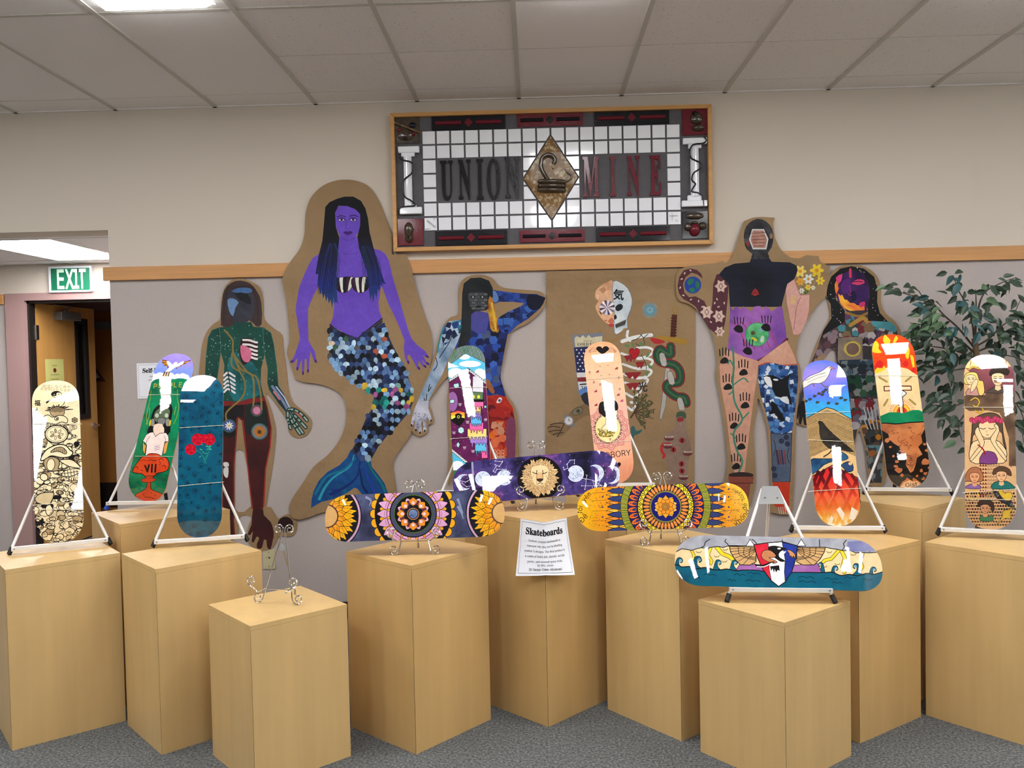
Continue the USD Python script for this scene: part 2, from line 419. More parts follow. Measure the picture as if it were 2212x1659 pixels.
PED, PEDH = {}, {}
for key, a in dict(
    p1=((-2.183, 3.486), 40.5, 0.445, 0.42, 0.750, "tall light maple pedestal at the far left, under the black and cream ink skateboard"),
    p2=((-1.909, 3.914), 42.8, 0.52, 0.44, 0.850, "maple pedestal standing back behind two others at left, under the tilted green skateboard", "maple2"),
    p3=((-1.538, 3.436), 43.5, 0.455, 0.405, 0.756, "maple pedestal under the teal blue skateboard with red roses"),
    p4=((-1.063, 3.142), 42.3, 0.403, 0.395, 0.611, "short front maple pedestal with the empty wire easel on it"),
    p5=((-0.506, 3.421), 49.6, 0.436, 0.419, 0.759, "maple pedestal under the sunflower mandala skateboard", "maple2"),
    p6=((0.025, 3.667), 46.5, 0.43, 0.43, 0.877, "central maple pedestal with the paper sign folded over its corner", "maple2"),
    p6l=((-0.36, 4.27), 45, 0.40, 0.40, 0.82, "maple pedestal half hidden behind the sunflower mandala board, under the purple house skateboard"),
    p6r=((0.43, 4.26), 45, 0.40, 0.40, 0.845, "maple pedestal behind the orange mandala board, under the peach heart skateboard"),
    p7=((0.565, 3.519), 39.5, 0.42, 0.43, 0.761, "maple pedestal under the orange and blue mandala skateboard"),
    p8=((0.873, 3.118), 39.0, 0.42, 0.397, 0.607, "short front maple pedestal under the stormy sea skateboard"),
    p9=((1.269, 3.485), 35.6, 0.435, 0.42, 0.761, "maple pedestal under the white bird and raven skateboard", "maple2"),
    p10=((1.905, 3.452), 40.5, 0.42, 0.395, 0.750, "maple pedestal at the far right, under the skateboard with drawn girls"),
    p11=((1.709, 3.918), 39.5, 0.42, 0.42, 0.862, "maple pedestal standing back at right, under the flames and cross skateboard"),
).items():
    PED[key] = pedestal(*a)
    PEDH[key] = a[4]
# ================================================================ drawing: flat print as coloured outlines laid on a surface
_fonts, _glyphs = {}, {}
_FD = glob.glob("/opt/blender-*/*/datafiles/fonts/")[0]


def text_shape(s, font="sans", bold=0):
    """Lettering as a shapely shape: capitals 1 unit tall, y down, baseline at 0, centred on x = 0."""
    from PIL import Image, ImageDraw, ImageFont

    if (s, font, bold) in _glyphs:
        return _glyphs[(s, font, bold)]
    if font == "serif":
        t = "".join(chr(0x1D400 + ord(c) - 65) if "A" <= c <= "Z" else chr(0x1D41A + ord(c) - 97) if "a" <= c <= "z" else c for c in s)
    else:
        t = s
    fn = {"sans": "Inter.woff2", "serif": "NotoSansMath-Regular.woff2", "cjk": "Noto Sans CJK Regular.woff2", "sym": "NotoSansSymbols2-Regular.woff2", "yin": "NotoSansSymbols-VariableFont_wght.woff2"}[font]
    f = _fonts.setdefault(fn, ImageFont.truetype(_FD + fn, 84))
    x0, y0, x1, y1 = f.getbbox(t, anchor="ls", stroke_width=bold)
    im = Image.new("L", (int(x1 - x0 + 8), int(y1 - y0 + 8)))
    ImageDraw.Draw(im).text((4 - x0, 4 - y0), t, 255, f, anchor="ls", stroke_width=bold)
    on = np.pad(np.asarray(im) > 127, ((0, 0), (1, 1))).astype(np.int8)
    r, a = np.nonzero(np.diff(on, axis=1) == 1)
    b = np.nonzero(np.diff(on, axis=1) == -1)[1]
    g = shapely.union_all(shapely.box(a, r, b, r + 1)).buffer(0.6).buffer(-0.6).simplify(0.55)
    cap = 61.0
    g = affinity.affine_transform(g, [1 / cap, 0, 0, 1 / cap, -(x1 - x0 + 8) / 2 / cap, -(4 - y0) / cap])
    _glyphs[(s, font, bold)] = g
    return g


def smooth(pts, closed=True, n=6):
    p = np.asarray(pts, float)
    q = np.vstack([p[-1], p, p[0], p[1]]) if closed else np.vstack([2 * p[0] - p[1], p, 2 * p[-1] - p[-2]])
    out = []
    t = np.linspace(0, 1, n, endpoint=False)[:, None]
    for k in range(len(q) - 3):
        a, b, c, d = q[k : k + 4]
        out.append(0.5 * (2 * b + (c - a) * t + (2 * a - 5 * b + 4 * c - d) * t**2 + (3 * b - a - 3 * c + d) * t**3))
    r = np.vstack(out)
    return r if closed else np.vstack([r, p[-1]])


def circ(x, y, rx, ry=None, n=28, a0=0.0, a1=2 * math.pi, rot=0.0):
    t = np.linspace(a0, a1, n, endpoint=abs(a1 - a0) < 6.28)
    ry = rx if ry is None else ry
    c, s = math.cos(rot), math.sin(rot)
    u, v = rx * np.cos(t), ry * np.sin(t)
    return np.stack([x + c * u - s * v, y + s * u + c * v], 1)


def spiral(x, y, r, turns=1.6, a0=0.0, n=22, d=1):
    t = np.linspace(0, 1, n)
    a = a0 + d * t * turns * 2 * math.pi
    rr = r * (1 - 0.86 * t)
    return np.stack([x + rr * np.cos(a), y + rr * np.sin(a)], 1)


class Art:
    def __init__(self, ox=0, oy=0, k=1.0, part="graphic"):
        self.sh, self.part = [], part
        self.at(ox, oy, k)

    def at(self, ox, oy, k):
        self.o, self.k = np.array([ox, oy], float), k
        return self

    def P(self, pts):
        return np.asarray(pts, float) / self.k + self.o

    def geom(self, g, col):
        if not g.is_valid:
            g = g.buffer(0)
        if not g.is_empty:
            self.sh.append((g, col, self.part))
        return self

    def poly(self, pts, col, sm=0, edge=None, w=2.0):
        if sm:
            pts = smooth(pts, True, sm)
        self.geom(Polygon(self.P(pts)), col)
        if edge is not None:
            self.line(np.vstack([pts, pts[:1]]), w, edge)
        return self

    def line(self, pts, w, col, sm=0):
        if sm:
            pts = smooth(pts, False, sm)
        return self.geom(LineString(self.P(pts)).buffer(w / self.k / 2, quad_segs=2, cap_style="round"), col)

    def taper(self, pts, w0, w1, col, sm=0):
        """A stroke that tapers from w0 to w1."""
        p = self.P(smooth(pts, False, sm) if sm else pts)
        t = np.gradient(p, axis=0)
        t /= np.linalg.norm(t, axis=1, keepdims=True) + 1e-9
        nn = np.stack([-t[:, 1], t[:, 0]], 1) * (np.linspace(w0, w1, len(p)) / self.k / 2)[:, None]
        return self.geom(Polygon(np.vstack([p + nn, (p - nn)[::-1]])), col)

    def dot(self, x, y, r, col, ry=None, n=14, rot=0.0):
        return self.geom(Polygon(self.P(circ(x, y, r, ry, n, rot=rot))), col)

    def ell(self, x, y, rx, ry, col, rot=0.0, edge=None, w=2, n=32):
        p = circ(x, y, rx, ry, n, rot=rot)
        return self.poly(p, col, 0, edge, w)

    def text(self, s, x, y, h, col, rot=0.0, font="sans", bold=0, sx=1.0):
        """Centred on x, baseline y, capitals h tall (all in the current crop's pixels)."""
        g = affinity.affine_transform(text_shape(s, font, bold), [sx * h, 0, 0, h, 0, 0])
        g = affinity.translate(affinity.rotate(g, rot, origin=(0, 0)), x, y)
        return self.geom(affinity.affine_transform(g, [1 / self.k, 0, 0, 1 / self.k, self.o[0], self.o[1]]), col)

    def visible(self):
        """The painted pieces that show, later ones over earlier ones: [(shape, colour, part)]."""
        runs = []
        for g, c, p in self.sh:
            if runs and runs[-1][2] == p and not callable(c) and not callable(runs[-1][1]) and tuple(runs[-1][1]) == tuple(c):
                runs[-1][0].append(g)
            else:
                runs.append([[g], c, p])
        out, cover = [], None
        for gs, c, p in reversed(runs):
            g = unary_union(gs)
            v = g if cover is None else g.difference(cover)
            if not v.is_empty:
                out.append((v, c, p))
            cover = g if cover is None else cover.union(g)
        return out[::-1]


def pieces(g):
    return [q for q in getattr(g, "geoms", [g]) if q.geom_type == "Polygon" and q.area > 1e-9]


def ears(poly):
    import mapbox_earcut as earcut

    poly = shapely.geometry.polygon.orient(poly)
    rings = [np.array(r.coords)[:-1] for r in (poly.exterior, *poly.interiors)]
    v = np.vstack(rings)
    f = np.asarray(earcut.triangulate_float64(v, np.cumsum([len(r) for r in rings]).astype(np.uint32))).reshape(-1, 3)
    a, b, c = v[f[:, 0]], v[f[:, 1]], v[f[:, 2]]
    s = (b[:, 0] - a[:, 0]) * (c[:, 1] - a[:, 1]) - (b[:, 1] - a[:, 1]) * (c[:, 0] - a[:, 0])
    f[s < 0] = f[s < 0][:, ::-1]
    return v, f[np.abs(s) > 1e-13]


def cells(bounds, gx, gy):
    x0, y0, x1, y1 = bounds
    xs = np.arange(math.floor(x0 / gx), math.ceil(x1 / gx)) * gx if gx else [x0 - 1]
    ys = np.arange(math.floor(y0 / gy), math.ceil(y1 / gy)) * gy if gy else [y0 - 1]
    return [shapely.box(x, y, x + gx if gx else x1 + 1, y + gy if gy else y1 + 1) for x in xs for y in ys]


GR = 0.04


def tri_cells(bounds):
    """The same, each cell cut along its diagonal."""
    x0, y0, x1, y1 = bounds
    P = shapely.polygons
    out = []
    for i in range(math.floor(x0 / GR), math.ceil(x1 / GR)):
        for j in range(math.floor(y0 / GR), math.ceil(y1 / GR)):
            a, b, c, d = (i * GR, j * GR), ((i + 1) * GR, j * GR), ((i + 1) * GR, (j + 1) * GR), (i * GR, (j + 1) * GR)
            out += [(a, b, d), (b, c, d)]
    return P(np.array(out)) if out else [None]


def on_grid(f):
    """The height f, made flat over each of those triangles."""
    def g(xy):
        q = np.asarray(xy) / GR
        i = np.floor(q)
        t = q - i
        lo = t.sum(1) <= 1
        H = lambda a, b: f((i + [a, b]) * GR)
        h10, h01 = H(1, 0), H(0, 1)
        return np.where(lo, H(0, 0) * (1 - t.sum(1)) + h10 * t[:, 0] + h01 * t[:, 1], H(1, 1) * (t.sum(1) - 1) + h10 * (1 - t[:, 1]) + h01 * (1 - t[:, 0]))
    return g


def lay(items, to_local, clip, cut, height, fine=0.012):
    """Lays visible pieces [(shape in photo coordinates, colour, part)] on a surface: {part: (points, triangles, colours)}.
    cut(bounds) = the cells that the surface bends along; height(xy) = the surface's z."""
    res = {}
    for g, c, part in items:
        V, T, C, n = res.setdefault(part, ([], [], [], [0]))
        wait = []
        for p in pieces(g):
            p = Polygon(to_local(np.array(p.exterior.coords)), [to_local(np.array(r.coords)) for r in p.interiors])
            if not p.is_valid:
                p = p.buffer(0)
            if clip is not None:
                p = p.intersection(clip)
            for q0 in pieces(p):
                cs = cells(q0.bounds, fine, fine) if callable(c) and fine else cut(q0.bounds)
                if len(cs) > 1:
                    hit = shapely.intersection(q0, np.array(cs, dtype=object))
                else:
                    hit = [q0]
                for h in hit:
                    for q in pieces(h):
                        v, f = ears(q)
                        if len(f) == 0:
                            continue
                        V.append(v)
                        T.append(f + n[0])
                        n[0] += len(v)
                        if callable(c):
                            wait.append(v)
                        else:
                            C.append(np.broadcast_to(lin(c), (len(v), 3)))
        if callable(c) and wait:
            w = np.vstack(wait)
            C.append(lin(c(w[:, 0], w[:, 1])))
    out = {}
    for part, (V, T, C, n) in res.items():
        if V:
            v = np.vstack(V)
            out[part] = (np.c_[v, height(v)], np.vstack(T), np.clip(np.vstack(C), 0.002, 1))
    return out


# ================================================================ skateboard decks
BL, BW_, KICK, KZ, CONC = 0.76, 0.194, 0.135, 0.040, 0.0042


class Board:
    """A deck seen from its painted underside. Local x across the photo's right, y up the leaning face, z towards the viewer."""

    def __init__(self, c, yaw, lean, roll, s=1.0, hor=False, L=BL, Wd=BW_):
        yaw, lean, roll = map(math.radians, (yaw, lean, roll))
        n = np.array([math.sin(yaw) * math.cos(lean), -math.cos(yaw) * math.cos(lean), math.sin(lean)])
        u = np.array([math.cos(yaw), math.sin(yaw), 0.0])
        v = np.cross(n, u)
        self.u, self.v, self.n = math.cos(roll) * u - math.sin(roll) * v, math.sin(roll) * u + math.cos(roll) * v, n
        self.yaw, self.lean, self.hor = yaw, lean, hor
        self.c = EYE + (np.array(c) - EYE) * s
        self.L, self.Wd = L * s, Wd * s
        a, b = self.L / 2, self.Wd / 2
        t = np.linspace(-math.pi / 2, math.pi / 2, 33)
        e = a - b * 1.13
        nose = np.stack([e + b * 1.13 * np.sign(np.cos(t)) * np.abs(np.cos(t)) ** 0.92, b * np.sign(np.sin(t)) * np.abs(np.sin(t)) ** 0.86], 1)
        o = np.vstack([nose, -nose])
        if not hor:
            o = np.stack([-o[:, 1], o[:, 0]], 1)
        self.outline = Polygon(o).buffer(0)
        self.low = self.c - self.v * (b if hor else a) - (0 if hor else KZ) * self.n

    def drop(self, xy):
        l, w = (xy[..., 0], xy[..., 1]) if self.hor else (xy[..., 1], xy[..., 0])
        return KZ * (np.maximum(np.abs(l) - (self.L / 2 - KICK), 0) / KICK) ** 1.7 + CONC * (w / (self.Wd / 2)) ** 2

    def slope(self, xy):
        l = xy[..., 0] if self.hor else xy[..., 1]
        return np.sign(l) * KZ * 1.7 / KICK * (np.maximum(np.abs(l) - (self.L / 2 - KICK), 0) / KICK) ** 0.7

    def to_local(self, px):
        r = ray(px)
        xy = np.zeros((len(px), 2))
        for _ in range(5):
            off = -self.drop(xy)
            t = ((self.c - EYE) @ self.n + off) / (r @ self.n)
            d = EYE + r * t[:, None] - self.c
            xy = np.stack([d @ self.u, d @ self.v], 1)
        return xy

    def cut(self, bounds):
        l0, l1 = (bounds[0], bounds[2]) if self.hor else (bounds[1], bounds[3])
        e = self.L / 2 - KICK
        lines = [x for x in np.concatenate([-np.arange(e, self.L / 2, 0.012), [0], np.arange(e, self.L / 2, 0.012)]) if l0 < x < l1]
        lines = [-9.0] + sorted(lines) + [9.0]
        w0, w1 = (bounds[1], bounds[3]) if self.hor else (bounds[0], bounds[2])
        ws = [-9.0] + [x for x in np.linspace(-0.75, 0.75, 7) * self.Wd / 2 if w0 < x < w1] + [9.0]
        return [shapely.box(a, c, b, d) if self.hor else shapely.box(c, a, d, b) for a, b in zip(lines[:-1], lines[1:]) for c, d in zip(ws[:-1], ws[1:])]

    def normals(self, v, sgn=1):
        s = self.slope(v)
        w = 2 * CONC / (self.Wd / 2) ** 2 * (v[..., 1] if self.hor else v[..., 0])
        n = np.c_[s, w, np.ones(len(v))] if self.hor else np.c_[w, s, np.ones(len(v))]
        return sgn * n / np.linalg.norm(n, axis=1, keepdims=True)

    def build(self, art, label, bands=(), mat_="print_gloss"):
        root = UsdGeom.Xform.Define(stage, "/World/" + numbered("/World", "skateboard"))
        o = self.low
        root.AddTransformOp().Set(Gf.Matrix4d(*[float(x) for ax in (self.u, self.v, self.n) for x in (*ax, 0)], *[float(x) for x in o], 1.0))
        tag(root, label, "skateboard")
        sh = np.array([(self.c - o) @ self.u, (self.c - o) @ self.v, (self.c - o) @ self.n])
        # deck: front, back and edge
        V, T, n = [], [], 0
        for z, flip in ((-0.0006, False), (-0.0115, True)):
            for cc in self.cut(self.outline.bounds):
                for q in pieces(self.outline.intersection(cc)):
                    v, f = ears(q)
                    V.append(np.c_[v, z - self.drop(v)])
                    T.append((f[:, ::-1] if flip else f) + n)
                    n += len(v)
        ring = np.array(shapely.segmentize(self.outline, 0.012).exterior.coords)[:-1]
        ring = ring if Polygon(ring).exterior.is_ccw else ring[::-1]
        m = len(ring)
        zf = -self.drop(ring)
        V += [np.c_[ring, zf - 0.0006], np.c_[ring, zf - 0.0115]]
        k = np.arange(m)
        T += [n + np.stack([k, m + k, m + (k + 1) % m], 1), n + np.stack([k, m + (k + 1) % m, (k + 1) % m], 1)]
        deck = obj("deck", trimesh.Trimesh(np.vstack(V) + sh, np.vstack(T), process=False), M["ply"], root, smooth=35)
        for part, (v, f, col) in lay(art.visible(), self.to_local, self.outline, self.cut, lambda xy: -self.drop(xy), 0.011).items():
            obj("painting", (v + sh, f), M[mat_], root, normals=self.normals(v), colors=col, label="painted and epoxied underside")
        for a_, b_ in bands:                      # elastic cords round the deck, given where they cross its two edges
            p = self.to_local(np.array([a_, b_], float))
            q = np.linspace(p[0], p[1], 14)
            d = (p[1] - p[0]) / np.linalg.norm(p[1] - p[0])
            fr = np.c_[q, 0.0016 - self.drop(q)]
            bk = np.c_[q[::-1], -0.0135 - self.drop(q[::-1])]
            e0, e1 = np.r_[p[1] + d * 0.002, -0.006 - self.drop(p[1:])[0]], np.r_[p[0] - d * 0.002, -0.006 - self.drop(p[:1])[0]]
            obj("elastic_cord", tube(np.vstack([fr, e0, bk, e1, fr[:1]]) + sh, 0.0011, 6), M["cord"], root)
        self.root = root
        return self


# ================================================================ easels
def tripod_easel(b, top, label, half=0.205, legs=0.41, tape=False):
    """A tabletop folding easel of white aluminium tube: its ledge takes the deck's lowest point; its feet stand on the pedestal top."""
    tip = b.low + (0 if not b.hor else 1) * 0.0
    tl = math.tan(b.lean)
    hl = tip[2] - top                              # ledge height
    back = np.array([-math.sin(b.yaw), math.cos(b.yaw)])
    y_tip = -0.020 if not b.hor else -0.028
    o = tip[:2] - back * (y_tip + hl * tl)
    t = thing("tabletop_easel", label, "easel", (o[0], o[1], top), b.yaw)
    H_, ap = legs, 0.03
    for s in (-1, 1):
        f_, a_ = np.array([s * half, 0, 0.0]), np.array([s * ap, H_ * tl, H_])
        d = (a_ - f_) / np.linalg.norm(a_ - f_)
        g = obj("leg", tube([f_ + d * 0.025, a_], 0.0068, 10), M["alu"], t, smooth=40)
        fm = tube([f_ + [0, 0, 0.004], f_ + d * 0.004 + [0, 0, 0.002], f_ + d * 0.036], 0.0098, 12)
        obj("rubber_foot", fm, M["rubber"], g, smooth=40)
        if tape and s < 0:
            obj("tape", tube([f_ + [0, 0, 0.001], f_ + d * 0.022], 0.0125, 12), M["blue_tape"], g, smooth=40, label="blue tape round the foot")
    ra, rf = np.array([0, H_ * tl + 0.012, H_ - 0.01]), np.array([0, H_ * tl + 0.16, 0.012])
    g = obj("rear_leg", tube([rf, ra], 0.0062, 10), M["alu"], t, smooth=40)
    obj("rubber_foot", tube([rf - [0, 0, 0.0112], rf + (ra - rf) * 0.08], 0.009, 12), M["rubber"], g, smooth=40)
    zl = hl - 0.0015
    yl = zl * tl
    hw = half - 0.012 if half > 0.2 else half
    lb = cat([rbox(2 * hw, 0.030, 0.003, 0.0008, (0, yl - 0.019, zl)), rbox(2 * hw, 0.003, 0.017, 0.0008, (0, yl - 0.0345, zl - 0.005)), rbox(2 * hw, 0.003, 0.015, 0.0008, (0, yl - 0.009, zl - 0.0088))])
    l_ = obj("ledge", lb, M["alu"], t)
    for s in (-1, 1):
        obj("screw", trimesh.creation.cylinder(0.003, 0.003, sections=10, transform=trimesh.transformations.rotation_matrix(math.pi / 2, [1, 0, 0], [0, 0, 0]) + np.array([[0, 0, 0, s * (hw - 0.012)], [0, 0, 0, yl - 0.0365], [0, 0, 0, zl - 0.004], [0, 0, 0, 0]])), M["plate"], l_)
    pl = Polygon([(-0.031, 0.012), (0.031, 0.012), (0.052, -0.055), (-0.052, -0.055)])
    m = upright(extr(pl, 0.0025), 0)
    v = np.array(m.vertices)
    v[:, 1] += (H_ + v[:, 2]) * tl - 0.009
    v[:, 2] += H_
    hp = obj("hinge_plate", (v, m.faces), M["plate"], t)
    for x in (-0.024, 0.024):
        obj("rivet", trimesh.creation.icosphere(1, 0.004).apply_translation([x, (H_ - 0.03) * tl - 0.0125, H_ - 0.03]), M["steel"], hp)
    return t


def scroll(c, r, a0, turns, ax, ay, n=26):
    t = np.linspace(0, 1, n)
    a = a0 + turns * 2 * math.pi * t
    rr = r * (1 - 0.72 * t)
    return c + np.outer(rr * np.cos(a), ax) + np.outer(rr * np.sin(a), ay)


def wire_easel(pos, yaw, lean, label, fwd=0.055):
    """A chrome wire plate stand: two rods to an apex with scrolls, scrolled feet, a cross wire, two hooked arms, a rear strut."""
    t = thing("wire_easel", label, "easel", pos, math.radians(yaw))
    tl = math.tan(math.radians(lean))
    X, Z, Y = np.array([1.0, 0, 0]), np.array([0, tl, 1.0]), np.array([0, 1.0, 0])
    Z1 = Z / np.linalg.norm(Z)
    hz = 0.285
    for s in (-1, 1):
        foot, apex = X * s * 0.066 + Z * 0.016, X * s * 0.004 + Z * hz
        obj("rod", tube([foot, apex], 0.0029, 8), M["chrome"], t, smooth=40)
        cu = scroll(apex + X * s * 0.021 + Z1 * 0.002, 0.021, math.pi if s > 0 else 0.0, -s * 1.35, X, Z1)
        obj("scroll", tube(cu, 0.0033, square=True, twist=240), M["chrome"], t)
        cf = scroll(X * s * 0.088 + Z1 * 0.0235, 0.0225, math.pi if s > 0 else 0.0, s * 1.3, X, Z1)
        obj("scroll", tube(cf, 0.0033, square=True, twist=240), M["chrome"], t)
        p0 = X * s * 0.060 + Z * 0.056
        arm = [p0, p0 - Y * fwd * 0.6, p0 - Y * fwd + Z1 * 0.004 + X * s * 0.004, p0 - Y * (fwd + 0.004) + Z1 * 0.02 + X * s * 0.022]
        hook = scroll(p0 - Y * (fwd + 0.004) + Z1 * 0.046 + X * s * 0.030, 0.0225, -math.pi / 2 - s * 0.5, s * 1.35, X, Z1)
        obj("hook", tube(smooth(np.vstack([arm, hook[3:]]), False, 3), 0.0032, square=True, twist=200), M["chrome"], t)
    obj("cross_wire", tube([X * -0.0605 + Z * 0.056, X * 0.0605 + Z * 0.056], 0.002, 8), M["chrome"], t, smooth=40)
    m = upright(extr(Polygon([(-0.008, -0.055), (0.008, -0.055), (0.014, -0.082), (-0.014, -0.082)]), 0.0015), 0)
    v = np.array(m.vertices)
    v[:, 2] += hz
    v[:, 1] += v[:, 2] * tl + 0.003
    obj("apex_plate", (v, m.faces), M["steel"], t)
    top, ft = Z * (hz - 0.075) + Y * 0.006, np.array([0, hz * tl + 0.075, 0.008])
    g = obj("rear_strut", tube([ft, top], 0.0024, 8), M["steel"], t, smooth=40)
    obj("strut_tip", tube([ft - [0, 0, 0.0078], ft + [0, 0, 0.012]], 0.0042, 10), M["steel"], g, smooth=40)
    return t
# ================================================================ what is painted on the decks (traced in pixels of the photograph)
K, INK = (18, 16, 18), (34, 28, 26)
FULL = [(-4000, -4000), (9000, -4000), (9000, 9000), (-4000, 9000)]


def wash(cols, scale=14.0, seed=0, amp=1.0):
    """Watercolour: a colour that wanders between cols."""
    cols = np.array(cols, float)

    def f(x, y):
        t = meshkit.fbm(np.stack([x * scale, y * scale, np.zeros_like(x) + 7.3], -1), 4, seed)
        t = np.clip((t - 0.5) * 2.2 * amp + 0.5, 0, 1) * (len(cols) - 1)
        i = np.minimum(t.astype(int), len(cols) - 2)
        return cols[i] + (cols[i + 1] - cols[i]) * (t - i)[:, None]

    return f


def grad(stops, axis=1, scale=18.0, seed=0, amp=0.03):
    """A painted blend along the deck: stops = (position in metres, colour)."""
    at, cs = np.array([s[0] for s in stops]), np.array([s[1] for s in stops], float)

    def f(x, y):
        q = (y if axis else x) + amp * 2 * (meshkit.fbm(np.stack([x * scale, y * scale, 0 * x], -1), 3, seed) - 0.5)
        return np.stack([np.interp(q, at, cs[:, k]) for k in range(3)], -1)

    return f


def petal(cx, cy, ang, r0, r1, w, tip=0.5):
    u, n = np.array([math.cos(ang), math.sin(ang)]), np.array([-math.sin(ang), math.cos(ang)])
    m = r0 + (r1 - r0) * tip
    c = np.array([cx, cy])
    return np.array([c + u * r0 - n * w * 0.3, c + u * m - n * w, c + u * (m + (r1 - m) * 0.6) - n * w * 0.55, c + u * r1, c + u * (m + (r1 - m) * 0.6) + n * w * 0.55, c + u * m + n * w, c + u * r0 + n * w * 0.3])


def art_mandala():
    a = Art(690, 930, 5.027)
    a.poly(FULL, wash([(38, 40, 62), (62, 66, 98), (88, 94, 126), (48, 50, 76)], 16, 3))
    for (cx, cy, R, rd, a0) in ((75, 930, 362, 118, 0), (1990, 895, 380, 108, math.pi)):
        a.dot(cx, cy, R + 22, K, n=60)
        a.dot(cx, cy, R + 11, (206, 164, 192), n=60).dot(cx, cy, R - 11, K, n=60).dot(cx, cy, R - 18, (26, 24, 34), n=60)
        for ring, (r0, r1, w, off) in enumerate(((140, R - 26, 34, 0.5), (130, R - 55, 36, 0), (115, R - 150, 34, 0.5))):
            for k in range(18):
                th = (k + off) * 2 * math.pi / 18
                p = smooth(petal(cx, cy, th, r0, r1, w), True, 3)
                a.poly(p, ((250, 186, 32), (252, 176, 28), (246, 160, 24))[ring], 0, K, 5)
                for j in range(3):
                    q = r0 + (r1 - r0) * (0.45 + 0.16 * j)
                    e = (j - 1) * w * 0.3
                    b0 = np.array([cx + q * math.cos(th) - e * math.sin(th), cy + q * math.sin(th) + e * math.cos(th)])
                    a.line([b0, b0 + 18 * np.array([math.cos(th), math.sin(th)])], 4, (60, 36, 14))
        a.dot(cx, cy, rd + 14, (84, 46, 30), n=40).dot(cx, cy, rd, (222, 172, 104), n=40)
    cx, cy = 1018, 905
    for k in range(26):
        th = k * 2 * math.pi / 26
        a.ell(cx + 425 * math.cos(th), cy + 425 * math.sin(th), 44, 50, (248, 172, 34), th, K, 6)
    a.dot(cx, cy, 418, (20, 20, 34), n=72)
    for k in range(20):
        th = (k + 0.5) * 2 * math.pi / 20
        a.poly(smooth(petal(cx, cy, th, 240, 368, 46), True, 3), (246, 172, 38), 0, (120, 110, 40), 4)
    for k in range(20):
        th = k * 2 * math.pi / 20 + math.pi
        a.poly(smooth(petal(cx, cy, th, 240, 394, 46, 0.45), True, 3), (228, 168, 206), 0, K, 5)
        a.line(circ(cx, cy, 286, None, 8, th - 0.13, th + 0.13), 9, (120, 70, 104)).line(circ(cx, cy, 310, None, 8, th - 0.1, th + 0.1), 5, (150, 96, 134))
    a.dot(cx, cy, 258, K, n=60).dot(cx, cy, 246, (74, 76, 106), n=60).dot(cx, cy, 212, K, n=60).dot(cx, cy, 208, (108, 146, 66), n=60).dot(cx, cy, 203, (16, 14, 18), n=60)
    for k in range(8):
        th = (k + 0.5) * math.pi / 4
        a.poly(smooth(petal(cx, cy, th, 100, 182, 38), True, 3), (232, 178, 202), 0, K, 4).poly(smooth(petal(cx, cy, th, 100, 158, 24), True, 3), (112, 44, 74))
    for k in range(8):
        th = k * math.pi / 4 + math.pi
        a.poly(smooth(petal(cx, cy, th, 90, 178, 44), True, 3), (244, 152, 38), 0, (70, 60, 30), 5).poly(smooth(petal(cx, cy, th, 100, 142, 22), True, 3), (248, 206, 206), 0, (190, 60, 50), 3)
    for k in range(8):
        th = (k + 0.5) * math.pi / 4
        a.dot(cx + 72 * math.cos(th), cy + 72 * math.sin(th), 34, (26, 28, 36))
    a.dot(cx, cy, 72, (36, 20, 16)).dot(cx, cy, 66, (196, 140, 96)).dot(cx, cy, 58, (52, 26, 20)).poly(FULL if False else circ(cx, cy, 48), wash([(52, 76, 120), (130, 150, 190), (60, 84, 130)], 120, 5))
    for p in ([(500, 720), (560, 760), (540, 820)], [(1500, 740), (1530, 820), (1560, 900)], [(1500, 820), (1545, 900), (1560, 960)]):
        a.taper(p, 30, 8, (140, 150, 180), 4)
    return a


def moon(a, x, y, r, bite=None, seed=0):
    g = Polygon(a.P(circ(x, y, r, n=40)))
    if bite:
        g = g.difference(Polygon(a.P(circ(x + bite[0], y + bite[1], bite[2], n=40))))
    a.geom(g, (206, 214, 232))
    rg = random.Random(seed)
    for _ in range(int(r * 0.55)):
        t, q = rg.random() * 6.283, r * 0.86 * math.sqrt(rg.random())
        s = Polygon(a.P(circ(x + q * math.cos(t), y + q * math.sin(t), rg.uniform(4, 11), rg.uniform(3, 7), 8, rot=rg.random() * 3)))
        a.geom(s.intersection(g), (158, 172, 200))


